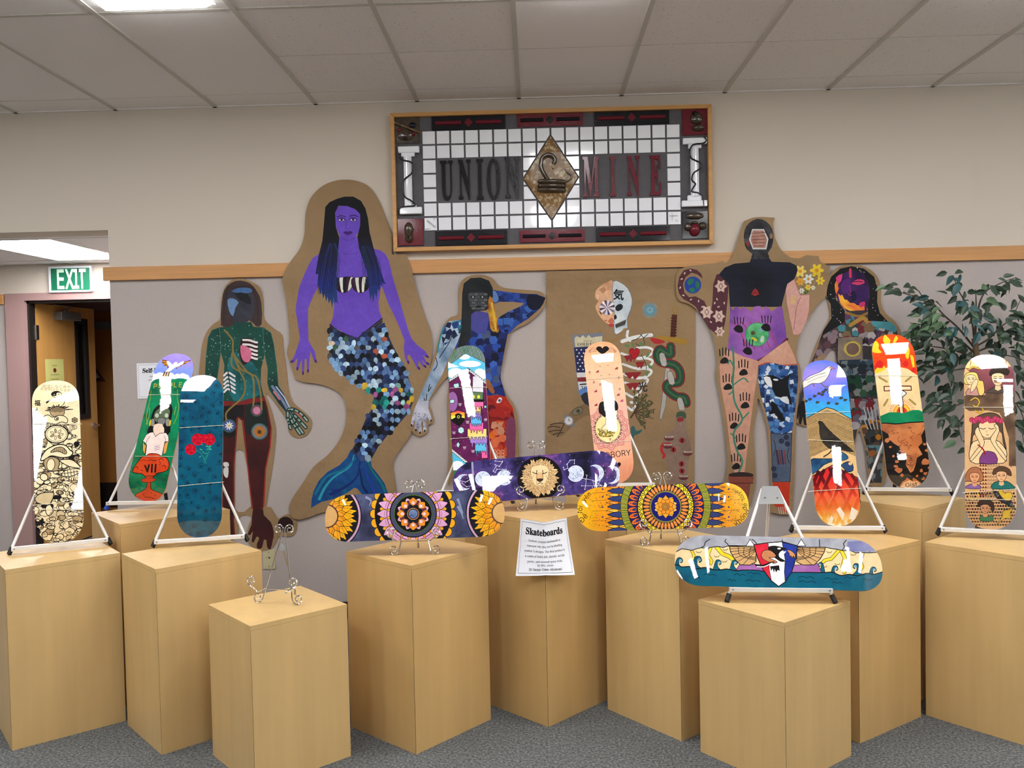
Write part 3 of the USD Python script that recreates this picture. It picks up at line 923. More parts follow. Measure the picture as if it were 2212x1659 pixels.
def art_lion():
    a = Art(970, 930, 5.027)
    a.poly(FULL, wash([(16, 14, 34), (38, 32, 78), (78, 62, 128), (52, 42, 98), (120, 70, 140), (30, 24, 60)], 13, 11, 1.1))
    rg = random.Random(4)
    for _ in range(260):
        a.dot(rg.uniform(40, 1880), rg.uniform(230, 760), rg.choice((1.5, 2, 2.6, 4)), (226, 222, 240), n=6)
    a.ell(985, 515, 245, 235, (10, 9, 14), n=48)
    for R, n, L_ in ((206, 54, 66), (178, 46, 66), (150, 40, 62), (120, 30, 56)):   # the mane: rings of curling locks
        for k in range(n):
            th = (k + rg.uniform(-0.3, 0.3)) * 2 * math.pi / n + R
            e, t = np.array([math.cos(th), math.sin(th)]), np.array([-math.sin(th), math.cos(th)])
            c0, l_, w_, cu = np.array([985, 508]) + e * (R - L_), L_ * rg.uniform(0.75, 1.2), rg.uniform(11, 17), rg.uniform(-22, 22)
            p = [c0 - t * w_, c0 + e * l_ * 0.55 - t * (w_ * 0.9 - cu * 0.3), c0 + e * l_ + t * cu, c0 + e * l_ * 0.5 + t * (w_ + cu * 0.35), c0 + t * w_]
            sh = rg.uniform(0.86, 1.08)
            a.poly(p, (min(232 * sh, 250), 194 * sh, 140 * sh), 2, (112, 80, 46), 3)
            a.line([c0, c0 + e * l_ * 0.5 + t * cu * 0.3, c0 + e * l_ * 0.8 + t * cu * 0.7], 2.4, (150, 112, 70), 2)
    a.poly([(900, 400), (985, 375), (1070, 395), (1080, 470), (1050, 560), (1015, 600), (955, 603), (915, 565), (890, 470)], (236, 204, 156), 4, (150, 112, 70), 3)
    a.poly([(945, 470), (985, 455), (1025, 468), (1018, 530), (950, 532)], (214, 174, 122), 3)
    for s in (-1, 1):
        a.line([(985 + s * 28, 470), (985 + s * 52, 466), (985 + s * 78, 452)], 8, K, 3).line([(985 + s * 30, 432), (985 + s * 38, 470)], 7, K)
        a.line([(985 + s * 26, 470), (985 + s * 34, 530)], 4, (120, 84, 52)).line([(985 + s * 60, 480), (985 + s * 86, 520)], 4, (150, 110, 70))
    a.poly([(950, 527), (1022, 524), (1002, 552), (972, 553)], (60, 42, 32), 2, K, 4)
    a.line([(987, 552), (987, 568), (960, 580)], 6, K, 3).line([(987, 568), (1020, 576)], 6, K).line([(955, 540), (950, 580), (985, 600), (1022, 575)], 4, (120, 90, 60), 3)
    moon(a, 160, 562, 88, (34, -6, 72), 1)
    moon(a, 368, 525, 84, None, 2)
    moon(a, 600, 512, 84, (98, -2, 52), 3)
    moon(a, 1374, 468, 90, (-120, 0, 52), 4)
    moon(a, 1590, 462, 92, (-44, 8, 84), 5)
    moon(a, 1770, 480, 98, (-36, 2, 86), 6)
    wl = (222, 222, 236)
    for seg in ([(1240, 400), (1250, 425), (1290, 410), (1282, 365), (1315, 322), (1362, 318), (1360, 360)], [(1450, 518), (1560, 540), (1660, 600), (1440, 600)], [(1497, 486), (1475, 640)], [(1560, 540), (1590, 640), (1640, 545)], [(510, 390), (480, 440), (500, 455), (520, 420), (620, 420)], [(500, 330), (580, 340), (545, 390), (500, 370)], [(120, 545), (180, 560), (250, 520)], [(140, 570), (190, 610), (240, 600)]):
        a.line(seg, 4, wl)
        for p in seg:
            a.dot(p[0], p[1], 5.5, wl, n=8)
    a.line([(252, 350), (270, 660)], 22, (150, 150, 178))
    return a


def art_orange():
    a = Art(1230, 980, 5.395)
    a.poly(FULL, grad([(-0.38, (248, 196, 30)), (-0.30, (246, 172, 28)), (-0.2, (242, 140, 34)), (0.0, (238, 120, 36)), (0.2, (242, 140, 34)), (0.29, (246, 172, 34)), (0.37, (250, 214, 50))], 0))
    cx, cy = 1122, 618
    NV = (36, 30, 108)
    rg = random.Random(2)
    for side in (-1, 1):                          # stippled ends
        for _ in range(70):
            x = cx + side * rg.uniform(640, 900)
            y = cy + rg.uniform(-220, 220)
            a.line([(x, y), (x + 5 * side, y + rg.uniform(-6, 6))], rg.uniform(4, 7), (96, 50, 20))
        for j, dy in enumerate((-165, -75, 45, 160)):
            for i in range(13):
                a.dot(cx + side * (690 + i * 14), cy + dy + i * side * -0.5, 4, (40, 26, 20), n=8)
            a.dot(cx + side * 735, cy + dy - 40, 11, (70, 60, 100)).dot(cx + side * 650, cy + dy + 45, 7, (90, 70, 90))
        for j in range(-3, 4):                    # spikes
            y = cy + j * 92 + 46
            a.poly([(cx + side * 430, y - 50), (cx + side * 700, y), (cx + side * 430, y + 50)], (244, 150, 60) if j % 2 else (246, 196, 72), 0, K, 5)
            a.ell(cx + side * 545, y, 14, 7, (150, 60, 20)).line([(cx + side * 470, y), (cx + side * 520, y)], 6, K)
            y -= 46
            x0, x1 = cx + side * 440, cx + side * 680
            xm = (x0 + x1) / 2
            a.poly([(x0, y), (xm - side * 20, y - 36), (x1, y), (xm - side * 20, y + 36)], (54, 66, 116), 2, K, 6)
    big = lambda r: Polygon(a.P(circ(cx, cy, r, n=96)))
    a.geom(big(530), K)
    a.geom(big(524), (164, 168, 60))
    for k in range(220):
        th = k * 2 * math.pi / 220 + rg.uniform(-0.01, 0.01)
        a.line([(cx + 448 * math.cos(th), cy + 448 * math.sin(th)), (cx + 522 * math.cos(th + 0.02), cy + 522 * math.sin(th + 0.02))], 4, (44, 44, 22))
    a.geom(big(446), K)
    a.geom(big(438), NV)
    for k in range(34):
        th = (k + 0.5) * 2 * math.pi / 34
        u = np.array([math.cos(th), math.sin(th)])
        a.ell(cx + 385 * u[0], cy + 385 * u[1], 56, 31, (242, 112, 52), th, K, 5).ell(cx + 362 * u[0], cy + 362 * u[1], 30, 14, (58, 62, 110), th, K, 3).dot(cx + 408 * u[0], cy + 408 * u[1], 7, K, n=8)
    a.geom(big(328), K)
    a.geom(big(321), (244, 214, 56))
    for k in range(30):
        t0, t1, t2 = (2 * math.pi * (k + d) / 30 for d in (0, 0.5, 1))
        c = lambda r, t: (cx + r * math.cos(t), cy + r * math.sin(t))
        a.line([c(318, t0), c(276, t1), c(318, t2)], 7, K).dot(*c(306, t1), 8, K, n=8)
    a.geom(big(272), K)
    a.geom(big(265), (54, 40, 66))
    for k in range(36):
        th = k * 2 * math.pi / 36
        a.ell(cx + 226 * math.cos(th), cy + 226 * math.sin(th), 42, 17, (230, 144, 66), th, K, 4)
    a.geom(big(190), K)
    a.geom(big(186), (150, 148, 66))
    for k in range(90):
        th = k * 2 * math.pi / 90
        a.line([(cx + 172 * math.cos(th), cy + 172 * math.sin(th)), (cx + 184 * math.cos(th), cy + 184 * math.sin(th))], 3, K)
    a.geom(big(170), (30, 26, 112))
    for n, r0, r1, w, off, c in ((10, 60, 136, 30, 0.5, (246, 196, 96)), (8, 42, 128, 38, 0, (247, 168, 52)), (8, 30, 96, 30, 0.5, (244, 150, 40))):
        for k in range(n):
            a.poly(smooth(petal(cx, cy, (k + off) * 2 * math.pi / n, r0, r1, w), True, 3), c, 0, K, 4)
    a.dot(cx, cy, 46, K).dot(cx, cy, 42, (186, 128, 52)).dot(cx, cy, 24, K).dot(cx, cy, 20, (206, 150, 66)).dot(cx, cy, 9, (150, 96, 40))
    a.text("Để", 185, 770, 62, (60, 34, 10), -52).text("tôi", 150, 655, 58, (60, 34, 10), -80).text("yên", 218, 520, 54, (60, 34, 10), -48)
    a.text("Không", 2032, 765, 56, (60, 34, 10), -50).text("để", 2068, 620, 52, (60, 34, 10), -86).text("tôi", 2030, 500, 46, (70, 40, 10), 68 - 180).text("yên", 1960, 430, 46, (70, 40, 10), 40 - 180)
    return a


def art_eagle():
    a = Art(1440, 1040, 4.608)
    sk = (240, 210, 158)
    a.poly(FULL, sk)
    bl = (236, 206, 40)
    for p, w in (([(245, 685), (272, 730), (262, 770), (285, 845)], 20), ([(440, 660), (412, 735), (448, 790), (440, 820)], 22), ([(495, 650), (555, 720), (620, 745), (690, 800)], 34), ([(1720, 680), (1640, 770), (1575, 785), (1530, 830)], 26), ([(1740, 690), (1775, 760), (1750, 850), (1770, 905)], 30), ([(1955, 715), (1930, 790), (1950, 850), (1915, 910)], 22)):
        a.line(p, w + 9, K).line(p, w, bl)
    for x, y in ((320, 705), (585, 680), (575, 798), (1620, 705), (1858, 730), (1700, 825), (1570, 850), (500, 748)):
        a.line([(x - 26, y - 8), (x - 10, y + 6), (x, y), (x + 12, y + 4), (x + 26, y - 10)], 6, (120, 84, 40), 3)
    cl = [(60, 500), (60, 720), (150, 670), (205, 678), (250, 686), (290, 672), (345, 660), (400, 668), (445, 655), (520, 648), (560, 658), (620, 640), (900, 640), (1150, 630), (1400, 660), (1580, 655), (1640, 668), (1700, 676), (1760, 690), (1820, 684), (1885, 712), (1955, 708), (2010, 712), (2090, 706), (2160, 720), (2160, 500)]
    a.poly(cl, wash([(150, 150, 156), (172, 172, 178), (136, 138, 150)], 18, 6), 0, K, 8)
    for p in ([(430, 575), (385, 605), (375, 640), (340, 660)], [(590, 575), (580, 600), (605, 620), (620, 645)], [(850, 575), (880, 600), (905, 630)], [(1150, 580), (1152, 640)], [(1520, 580), (1525, 660)], [(1790, 585), (1760, 620), (1770, 650), (1745, 690)], [(2015, 640), (2020, 700)]):
        a.line(p, 8, K, 3)
    a.poly([(1960, 590), (2050, 640), (2120, 690), (1900, 700), (1790, 690), (1800, 600)], wash([(112, 114, 160), (146, 148, 184)], 14, 3))
    for x in (832, 1340):
        a.poly([(x - 42, 642), (x, 575), (x + 44, 642)], (244, 244, 240), 0, K, 6)
    TE = wash([(0, 70, 96), (8, 96, 118), (0, 84, 112)], 14, 8)
    top = smooth([(60, 835), (110, 832), (150, 850), (200, 848), (250, 850), (300, 870), (360, 858), (420, 862), (470, 880), (540, 880), (600, 872), (690, 890), (760, 882), (900, 885), (1000, 900), (1250, 905), (1400, 905), (1540, 908), (1650, 905), (1730, 935), (1820, 925), (1900, 940), (1990, 915), (2060, 925), (2150, 900)], False, 4)
    for (x, y, s, d) in ((120, 800, 54, 1), (300, 795, 66, 1), (505, 820, 52, 1), (668, 820, 48, 1), (1540, 838, 42, -1), (1670, 878, 50, 1), (1895, 858, 54, -1), (2050, 890, 50, 1)):
        p = [(x - d * s * 0.75, y + 90), (x - d * s * 0.6, y + s * 0.3), (x - d * s * 0.2, y - s * 0.7), (x + d * s * 0.5, y - s * 0.7), (x + d * s * 0.75, y - s * 0.1), (x + d * s * 0.4, y + s * 0.2), (x + d * s * 0.3, y - s * 0.15), (x + d * s * 0.05, y + s * 0.1), (x + d * s * 0.2, y + s * 0.7), (x + d * s * 1.3, y + 100)]
        a.poly(p, TE, 4, K, 5)
        a.line(spiral(x + d * s * 0.38, y - s * 0.18, s * 0.3, 1.3, 2.4 if d > 0 else 0.6, 14, d), 5, (180, 214, 214))
    for s, pts in ((-1, [(690, 885), (730, 820), (1000, 830), (1000, 905), (860, 880)]), (1, [(1240, 905), (1250, 835), (1500, 815), (1545, 908), (1380, 905)])):
        a.poly(pts, wash([(150, 88, 156), (182, 124, 180)], 16, 2), 0, K, 5)
    a.poly(np.vstack([top, [(2150, 1300), (60, 1300)]]), TE)
    a.line(top, 10, K)
    for (x, y, w) in ((430, 930, 120), (730, 930, 110), (650, 985, 80), (860, 990, 150), (300, 960, 70), (1390, 955, 150), (1640, 970, 130), (1830, 960, 120), (1400, 1000, 170), (1700, 1010, 100), (2000, 980, 90), (870, 915, 130)):
        a.line([(x - w / 2, y), (x - w / 4, y - 12), (x, y + 4), (x + w / 4, y - 6), (x + w / 2, y + 8)], 6, (0, 44, 62), 3)
    # wings
    for s, (x0, xr) in ((-1, (890, 625)), (1, (1295, 1580))):
        wing = [(x0, 655), (xr, 645 if s < 0 else 655), (xr - s * 10, 700), (xr - s * 50, 770), (xr - s * 110, 830), (x0 + s * 60, 832), (x0, 800)]
        a.poly(wing, (206, 164, 108), 0, K, 8)
        for q in (0.25, 0.5, 0.78):
            a.line([(x0 + (xr - x0) * (1 - q) * 0.9, 655), (x0 + (xr - x0) * (0.62 - q * 0.62 + 0.12), 740), (x0, 740 + 60 * (1 - q))], 6, K, 4)
        for k in range(6):
            t = k / 5
            a.line([(x0, 668 + 20 * t), (xr - s * (6 + 130 * t * t), 668 + 160 * t)], 5, K)
    # shield
    sh = [(868, 630), (1010, 610), (1155, 600), (1300, 640), (1290, 760), (1245, 900), (1180, 1000), (1115, 1045), (1040, 985), (960, 880), (905, 760)]
    a.poly(sh, (240, 240, 238), 0)
    a.poly([(868, 630), (1010, 610), (1015, 700), (1022, 880), (1042, 985), (960, 880), (905, 760)], wash([(196, 26, 48), (222, 44, 64)], 30, 1), 0, K, 5)
    a.poly([(1150, 605), (1300, 640), (1290, 760), (1245, 900), (1180, 1000), (1172, 900), (1180, 780)], wash([(24, 40, 128), (44, 66, 160)], 30, 1), 0, K, 5)
    a.line(sh + sh[:1], 9, K)
    a.poly([(1015, 650), (1080, 640), (1150, 655), (1195, 670), (1130, 700), (1120, 750), (1180, 790), (1140, 800), (1090, 770), (1040, 730), (1020, 690)], K, 3).ell(1120, 668, 18, 9, (240, 240, 238)).poly([(1115, 720), (1160, 700), (1190, 695), (1160, 730), (1130, 745)], (240, 240, 238), 2)
    a.poly([(945, 720), (975, 685), (1040, 690), (1090, 740), (1050, 760), (1020, 760), (1100, 800), (1060, 815), (990, 790), (950, 760)], (196, 128, 84), 3, K, 5)
    a.poly([(1195, 680), (1240, 690), (1280, 730), (1275, 765), (1262, 740), (1250, 765), (1238, 738), (1225, 755), (1220, 715)], (206, 140, 92), 2, K, 5)
    a.poly([(870, 810), (910, 835), (970, 825), (1040, 800), (1080, 800), (1000, 840), (940, 858), (890, 845)], K, 2).line([(900, 848), (970, 848), (1050, 812)], 9, (236, 236, 234), 3)
    a.poly([(1030, 845), (1120, 835), (1125, 890), (1105, 880), (1090, 905), (1075, 870), (1070, 910), (1055, 865), (1040, 890)], K)
    return a


def art_blue():
    a = Art(210, 750, 3.687)
    a.poly(FULL, wash([(0, 58, 84), (4, 78, 106), (8, 88, 114), (0, 68, 96)], 12, 9))
    rg = random.Random(12)
    done = []
    for _ in range(4000):
        x, y = rg.uniform(655, 1005), rg.uniform(235, 1505)
        if 690 < x < 960 and 680 < y < 930 or any((x - p) ** 2 + (y - q) ** 2 < 62**2 for p, q in done):
            continue
        done.append((x, y))
        s = spiral(x, y, rg.uniform(20, 29), 1.7, rg.random() * 6.3, 22, rg.choice((-1, 1)))
        a.line(s, 3.2, (6, 40, 62)).dot(s[-1][0], s[-1][1], 7, (6, 36, 56), n=8)
        a.line([s[0], s[0] + (s[0] - [x, y]) * 0.8 + [rg.uniform(-10, 10), rg.uniform(-10, 10)]], 2.4, (6, 46, 68))
    g1, g2 = (34, 150, 120), (60, 170, 130)
    for p in ([(780, 815), (830, 850), (870, 925)], [(905, 780), (885, 850), (850, 925)], [(885, 850), (845, 900)]):
        a.line(p, 4, (40, 140, 110), 4)
    for x, y, r in ((832, 775, 0.6), (876, 790, 0.2), (896, 792, -0.5), (880, 812, 2.6), (826, 815, 0.4), (820, 872, 2.5), (868, 846, 2.8), (900, 812, 0.2), (845, 838, 0.8)):
        a.ell(x, y, 13, 5, g1 if r > 0.5 else g2, r, n=12)
    for (x, y, r) in ((800, 735, 48), (846, 728, 34), (893, 735, 47), (744, 815, 44)):
        a.dot(x, y, r, (186, 10, 36), n=30)
        for k in range(9):
            th, q = k * 2.4, r * 0.22 * math.sqrt(k + 0.3)
            a.line(circ(x + q * math.cos(th) * 1.1, y + q * math.sin(th) * 1.1, r * 0.3, None, 9, th, th + 2.4), 4, (128, 4, 24) if k % 2 else (222, 34, 58))
    return a


def art_green():
    a = Art(280, 760, 8.295)
    a.poly(FULL, wash([(0, 84, 56), (10, 122, 78), (4, 140, 90), (0, 104, 70)], 16, 21))
    a.poly([(0, -200), (1300, -200), (1300, 480), (0, 480)], grad([(0.20, (104, 140, 226)), (0.30, (132, 152, 232)), (0.335, (160, 140, 226)), (0.38, (166, 146, 228))], 1, 14, 1, 0.012))
    cl = [(330, 420), (420, 385), (470, 395), (520, 370), (590, 375), (640, 400), (700, 372), (770, 380), (800, 410), (850, 390), (900, 400), (950, 380), (1000, 400), (1060, 430), (1100, 560), (1030, 500), (960, 480), (880, 472), (800, 490), (740, 480), (640, 482), (560, 480), (480, 492), (420, 520), (340, 580)]
    a.poly(cl, (240, 242, 248), 3)
    for x, y in ((760, 420), (840, 430), (945, 440), (550, 390)):
        a.line(spiral(x, y, 40, 1.3, 1.0, 16), 4, (196, 198, 214))
    for s, c in ((-1, (630, 220)), (1, (1000, 200))):
        for k in range(10):
            t = k / 9
            if s < 0:
                p0, p1 = (690 - 30 * t, 190 + 40 * t), (560 + 130 * t, 150 + 130 * t)
                p0 = (680, 170 + 90 * t)
                p1 = (590 - 40 * math.sin(t * 3.1) + 100 * t, 145 + 140 * t)
            else:
                p0 = (960 - 130 * t, 190 + 65 * t)
                p1 = (1090 - 250 * t, 155 + 145 * t)
            a.line([p0, p1], 15, (60, 36, 20)).line([p0, p1], 8, (234, 176, 40) if k % 3 else (140, 40, 30))
    a.poly([(670, 165), (720, 180), (770, 230), (800, 190), (850, 180), (860, 215), (920, 180), (975, 170), (950, 220), (860, 265), (800, 290), (750, 330), (700, 360), (645, 350), (700, 290), (710, 260), (670, 215)], (246, 246, 250), 2, (190, 190, 200), 3)
    for k in range(5):
        a.line([(630 + k * 20, 362), (600 + k * 24, 432)], 17, (232, 180, 40) if k % 2 else (70, 40, 20))
    ye = (206, 178, 44)
    for ch, x, y in zip("PEOPLE", (455, 545, 640, 735, 815, 905), (655, 650, 645, 638, 632, 632)):
        a.text(ch, x, y, 84, ye, 6)
    for p in ([(385, 690), (370, 830), (345, 950), (300, 1150), (320, 1290)], [(360, 1000), (350, 1150), (300, 1300)], [(860, 680), (855, 850), (885, 980), (840, 1180), (790, 1290)], [(830, 980), (800, 1130)]):
        a.line(p, 9, (150, 160, 40), 4)
    a.poly([(335, 1480), (350, 1330), (385, 1180), (420, 1060), (480, 980), (560, 930), (660, 905), (740, 950), (770, 1030), (755, 1150), (735, 1300), (690, 1480)], (18, 16, 16), 3)
    a.poly([(455, 1080), (540, 1010), (640, 1010), (720, 1040), (710, 1150), (670, 1240), (560, 1290), (470, 1250), (430, 1180)], (92, 108, 78), 3, K, 6)
    for x in (490, 660):
        a.ell(x, 1140, 40, 46, (176, 190, 170), 0, K, 7)
    a.poly([(520, 1190), (620, 1190), (640, 1260), (570, 1330), (505, 1260)], (128, 128, 126), 3, K, 6)
    for x, s in ((410, -1), (680, 1)):
        a.poly([(x - 34, 1215), (x + 34, 1205), (x + 30, 1330), (x - 30, 1320)], (142, 142, 140), 2, K, 5)
        a.ell(x + s * 42, 1275, 22, 62, (206, 178, 46), 0.2, K, 5)
    a.at(220, 880, 6.913)
    a.poly([(780, 260), (900, 250), (930, 380), (800, 440), (770, 380)], (240, 214, 192), 2)
    a.poly([(612, 500), (640, 560), (660, 560), (640, 700), (612, 640)], (226, 166, 84), 0, K, 5).poly([(1000, 500), (985, 560), (960, 680), (915, 705), (930, 540)], (226, 166, 84), 0, K, 5)
    a.poly([(610, 505), (660, 410), (720, 375), (770, 370), (800, 435), (870, 385), (960, 380), (995, 430), (1000, 510), (940, 515), (900, 720), (650, 720), (670, 570), (650, 530)], (244, 226, 218), 0, K, 7)
    for p in ([(720, 430), (670, 500), (665, 560)], [(925, 420), (950, 480), (925, 600)]):
        a.line(p, 5, (70, 50, 50), 3)
    for y in (580, 605, 632):
        a.line([(790, y + 8), (860, y - 8)], 9, (170, 130, 160))
    OR = wash([(206, 62, 24), (226, 84, 38)], 22, 5)
    cap = [(460, 965), (480, 900), (510, 850), (550, 800), (600, 740), (660, 730), (700, 695), (780, 690), (850, 705), (890, 740), (950, 745), (990, 790), (1005, 860), (985, 930), (930, 960), (880, 975), (820, 985), (790, 1020), (740, 1040), (660, 1040), (620, 1010), (590, 990), (530, 985)]
    a.poly(cap, OR, 3, K, 10)
    a.poly([(650, 1030), (775, 1030), (735, 1080), (730, 1150), (735, 1215), (790, 1250), (890, 1285), (900, 1330), (820, 1420), (660, 1470), (560, 1400), (500, 1310), (560, 1270), (650, 1220), (675, 1150), (665, 1080)], OR, 2, K, 9)
    a.poly([(580, 1085), (640, 1060), (760, 1055), (800, 1080), (760, 1110), (640, 1120)], (200, 60, 26), 3, K, 6)
    for p in ([(590, 800), (630, 780), (660, 800)], [(690, 800), (740, 780), (780, 800), (820, 790)], [(855, 800), (875, 830), (860, 860)], [(500, 900), (530, 880), (540, 920)], [(580, 930), (610, 950)], [(900, 880), (940, 870), (950, 910)], [(850, 780), (890, 760), (920, 790)], [(620, 1290), (630, 1320)], [(730, 1270), (750, 1290)], [(790, 1300), (810, 1330)], [(550, 1330), (560, 1350)]):
        a.line(p, 8, (80, 20, 10), 3)
    for p in ([(645, 870), (680, 960), (705, 860)], [(750, 855), (745, 965)], [(805, 855), (795, 965)]):
        a.line(p, 26, (30, 18, 12))
    a.line([(640, 1345), (670, 1335), (690, 1350), (720, 1340), (750, 1355), (780, 1360)], 9, (40, 12, 8), 4)
    return a


def art_house():
    a = Art(960, 720, 4.608)
    sky, sky2 = (70, 186, 226), (150, 214, 236)
    a.poly(FULL, (96, 30, 80))
    a.poly(FULL, wash([(70, 18, 60), (104, 32, 86), (84, 26, 74)], 20, 3))
    rg = random.Random(5)
    for _ in range(90):
        a.dot(rg.uniform(50, 430), rg.uniform(380, 1260), rg.uniform(1.5, 3.5), (210, 170, 200), n=6)
    a.poly([(0, 60), (500, 60), (500, 560), (420, 520), (235, 360), (40, 480), (0, 500)], wash([(66, 180, 222), (110, 202, 232)], 26, 3))
    for x, y, rx, ry in ((255, 305, 108, 32), (195, 235, 60, 26), (110, 385, 70, 40), (350, 390, 50, 40), (385, 410, 40, 46), (80, 410, 50, 36)):
        a.ell(x, y, rx, ry, (240, 246, 250))
    a.poly([(20, 330), (60, 100), (225, 70), (400, 100), (430, 320), (400, 290), (210, 198), (50, 318)], wash([(84, 118, 92), (108, 124, 122), (78, 112, 96)], 30, 7), 0, (40, 60, 46), 4)
    for r in range(10):
        y = 125 + r * 17
        for k in range(30):
            x = 50 + k * 13 + (r % 2) * 6
            if y < 205 + abs(x - 210) * 0.55:
                a.line([(x, y), (x + 4, y + 8)], 2.2, (40, 70, 60) if (k + r) % 3 else (150, 176, 160))
    roof = [(40, 480), (235, 358), (425, 505)]
    a.line(roof, 27, K)
    for p0, p1 in (((48, 472), (228, 360)), ((245, 366), (420, 500))):
        for k in range(9):
            for j in (-1, 1):
                t = (k + (0.25 if j > 0 else 0.75)) / 9
                d = np.array(p1) - p0
                d = d / np.linalg.norm(d)
                c = np.array(p0) + (np.array(p1) - p0) * t + np.array([-d[1], d[0]]) * 5 * j
                a.line([c - d * 6, c + d * 6], 9, (240, 240, 240))
    low = [(60, 1150), (220, 1285)]
    a.poly([(40, 1140), (60, 1152), (240, 1296), (320, 1420), (40, 1420)], (84, 190, 226)).ell(130, 1310, 60, 40, (240, 246, 250)).ell(90, 1340, 40, 46, (240, 246, 250)).poly([(60, 1370), (140, 1360), (240, 1420), (60, 1420)], (60, 130, 80))
    a.line(low, 27, K)
    for k in range(9):
        for j in (-1, 1):
            c = np.array(low[0]) + (np.array(low[1]) - low[0]) * (k + (0.25 if j > 0 else 0.75)) / 9 + np.array([-0.64, 0.77]) * 5 * j
            a.line([c - [5, 4], c + [5, 4]], 9, (240, 240, 240))
    wn = (190, 226, 230)
    a.ell(80, 680, 54, 100, (150, 96, 160), 0, K, 3)
    for pts in ([(215, 402), (255, 405), (255, 437), (215, 435)], [(92, 505), (140, 495), (148, 535), (110, 543), (92, 530)], [(192, 528), (218, 548), (192, 578), (168, 552)], [(55, 665), (98, 655), (98, 692), (55, 697)], [(222, 728), (243, 730), (240, 765), (222, 760)], [(395, 718), (418, 718), (420, 745), (395, 742)], [(135, 950), (165, 930), (192, 945), (196, 980), (168, 1000), (138, 985)], [(120, 1100), (138, 1080), (155, 1105), (140, 1140), (122, 1125)]):
        a.poly(pts, wn, 0, (20, 60, 60), 5)
    for x, y in ((95, 980), (200, 1130), (285, 1165), (230, 875), (410, 850), (155, 700)):
        for k in range(3):
            a.line([(x - 16 + 3 * k, y + k * 10), (x + 16 - 3 * k, y + k * 10)], 4, (232, 226, 236))
    em = [(62, 790), (135, 765), (205, 785), (205, 850), (150, 925), (62, 850)]
    for k, c in enumerate(((236, 80, 90), (242, 170, 50), (246, 222, 80), (90, 200, 190), (70, 120, 200))):
        a.geom(Polygon(a.P(em)).intersection(Polygon(a.P([(50, 760 + k * 30), (215, 760 + k * 30), (215, 800 + k * 30), (50, 800 + k * 30)]))), c)
    a.line(em + em[:1], 6, K)
    a.poly([(70, 860), (110, 835), (105, 810), (140, 795), (175, 815), (170, 840), (205, 850), (150, 925), (80, 880)], K, 2).ell(140, 832, 14, 16, (200, 190, 90)).ell(140, 832, 7, 9, K)
    # lighthouse with dripping bands
    a.poly([(285, 430), (330, 425), (385, 480), (385, 600), (280, 600)], (226, 226, 232))
    a.poly([(235, 610), (260, 580), (385, 590), (385, 660), (235, 660)], (92, 122, 84), 0, K, 5).poly([(210, 660), (400, 660), (395, 684), (225, 680)], K)
    for x in (262, 290, 340):
        a.ell(x, 632, 14, 18, (248, 220, 70))
    bands = [((246, 110, 168), 682, 725, 232, 390), ((248, 220, 130), 720, 772, 262, 362), ((150, 122, 206), 765, 830, 262, 366), ((92, 184, 232), 818, 898, 262, 372), ((246, 104, 168), 888, 960, 250, 388), ((248, 220, 130), 950, 1028, 230, 420), ((168, 134, 214), 1016, 1090, 255, 426), ((98, 190, 226), 1078, 1170, 305, 420), ((240, 100, 160), 1110, 1240, 370, 430)]
    for c, y0, y1, x0, x1 in bands[::-1]:
        drip = [(x0, y0), (x1, y0), (x1, y1)]
        n = 5
        for k in range(n):
            xa = x1 - (x1 - x0) * k / n
            w = (x1 - x0) / n
            dd = rg.uniform(14, 44)
            drip += [(xa - w * 0.1, y1 + 2), (xa - w * 0.2, y1 + dd), (xa - w * 0.5, y1 + dd), (xa - w * 0.6, y1 + 2)]
        a.poly(drip + [(x0, y1)], c, 0, K, 4)
    return a


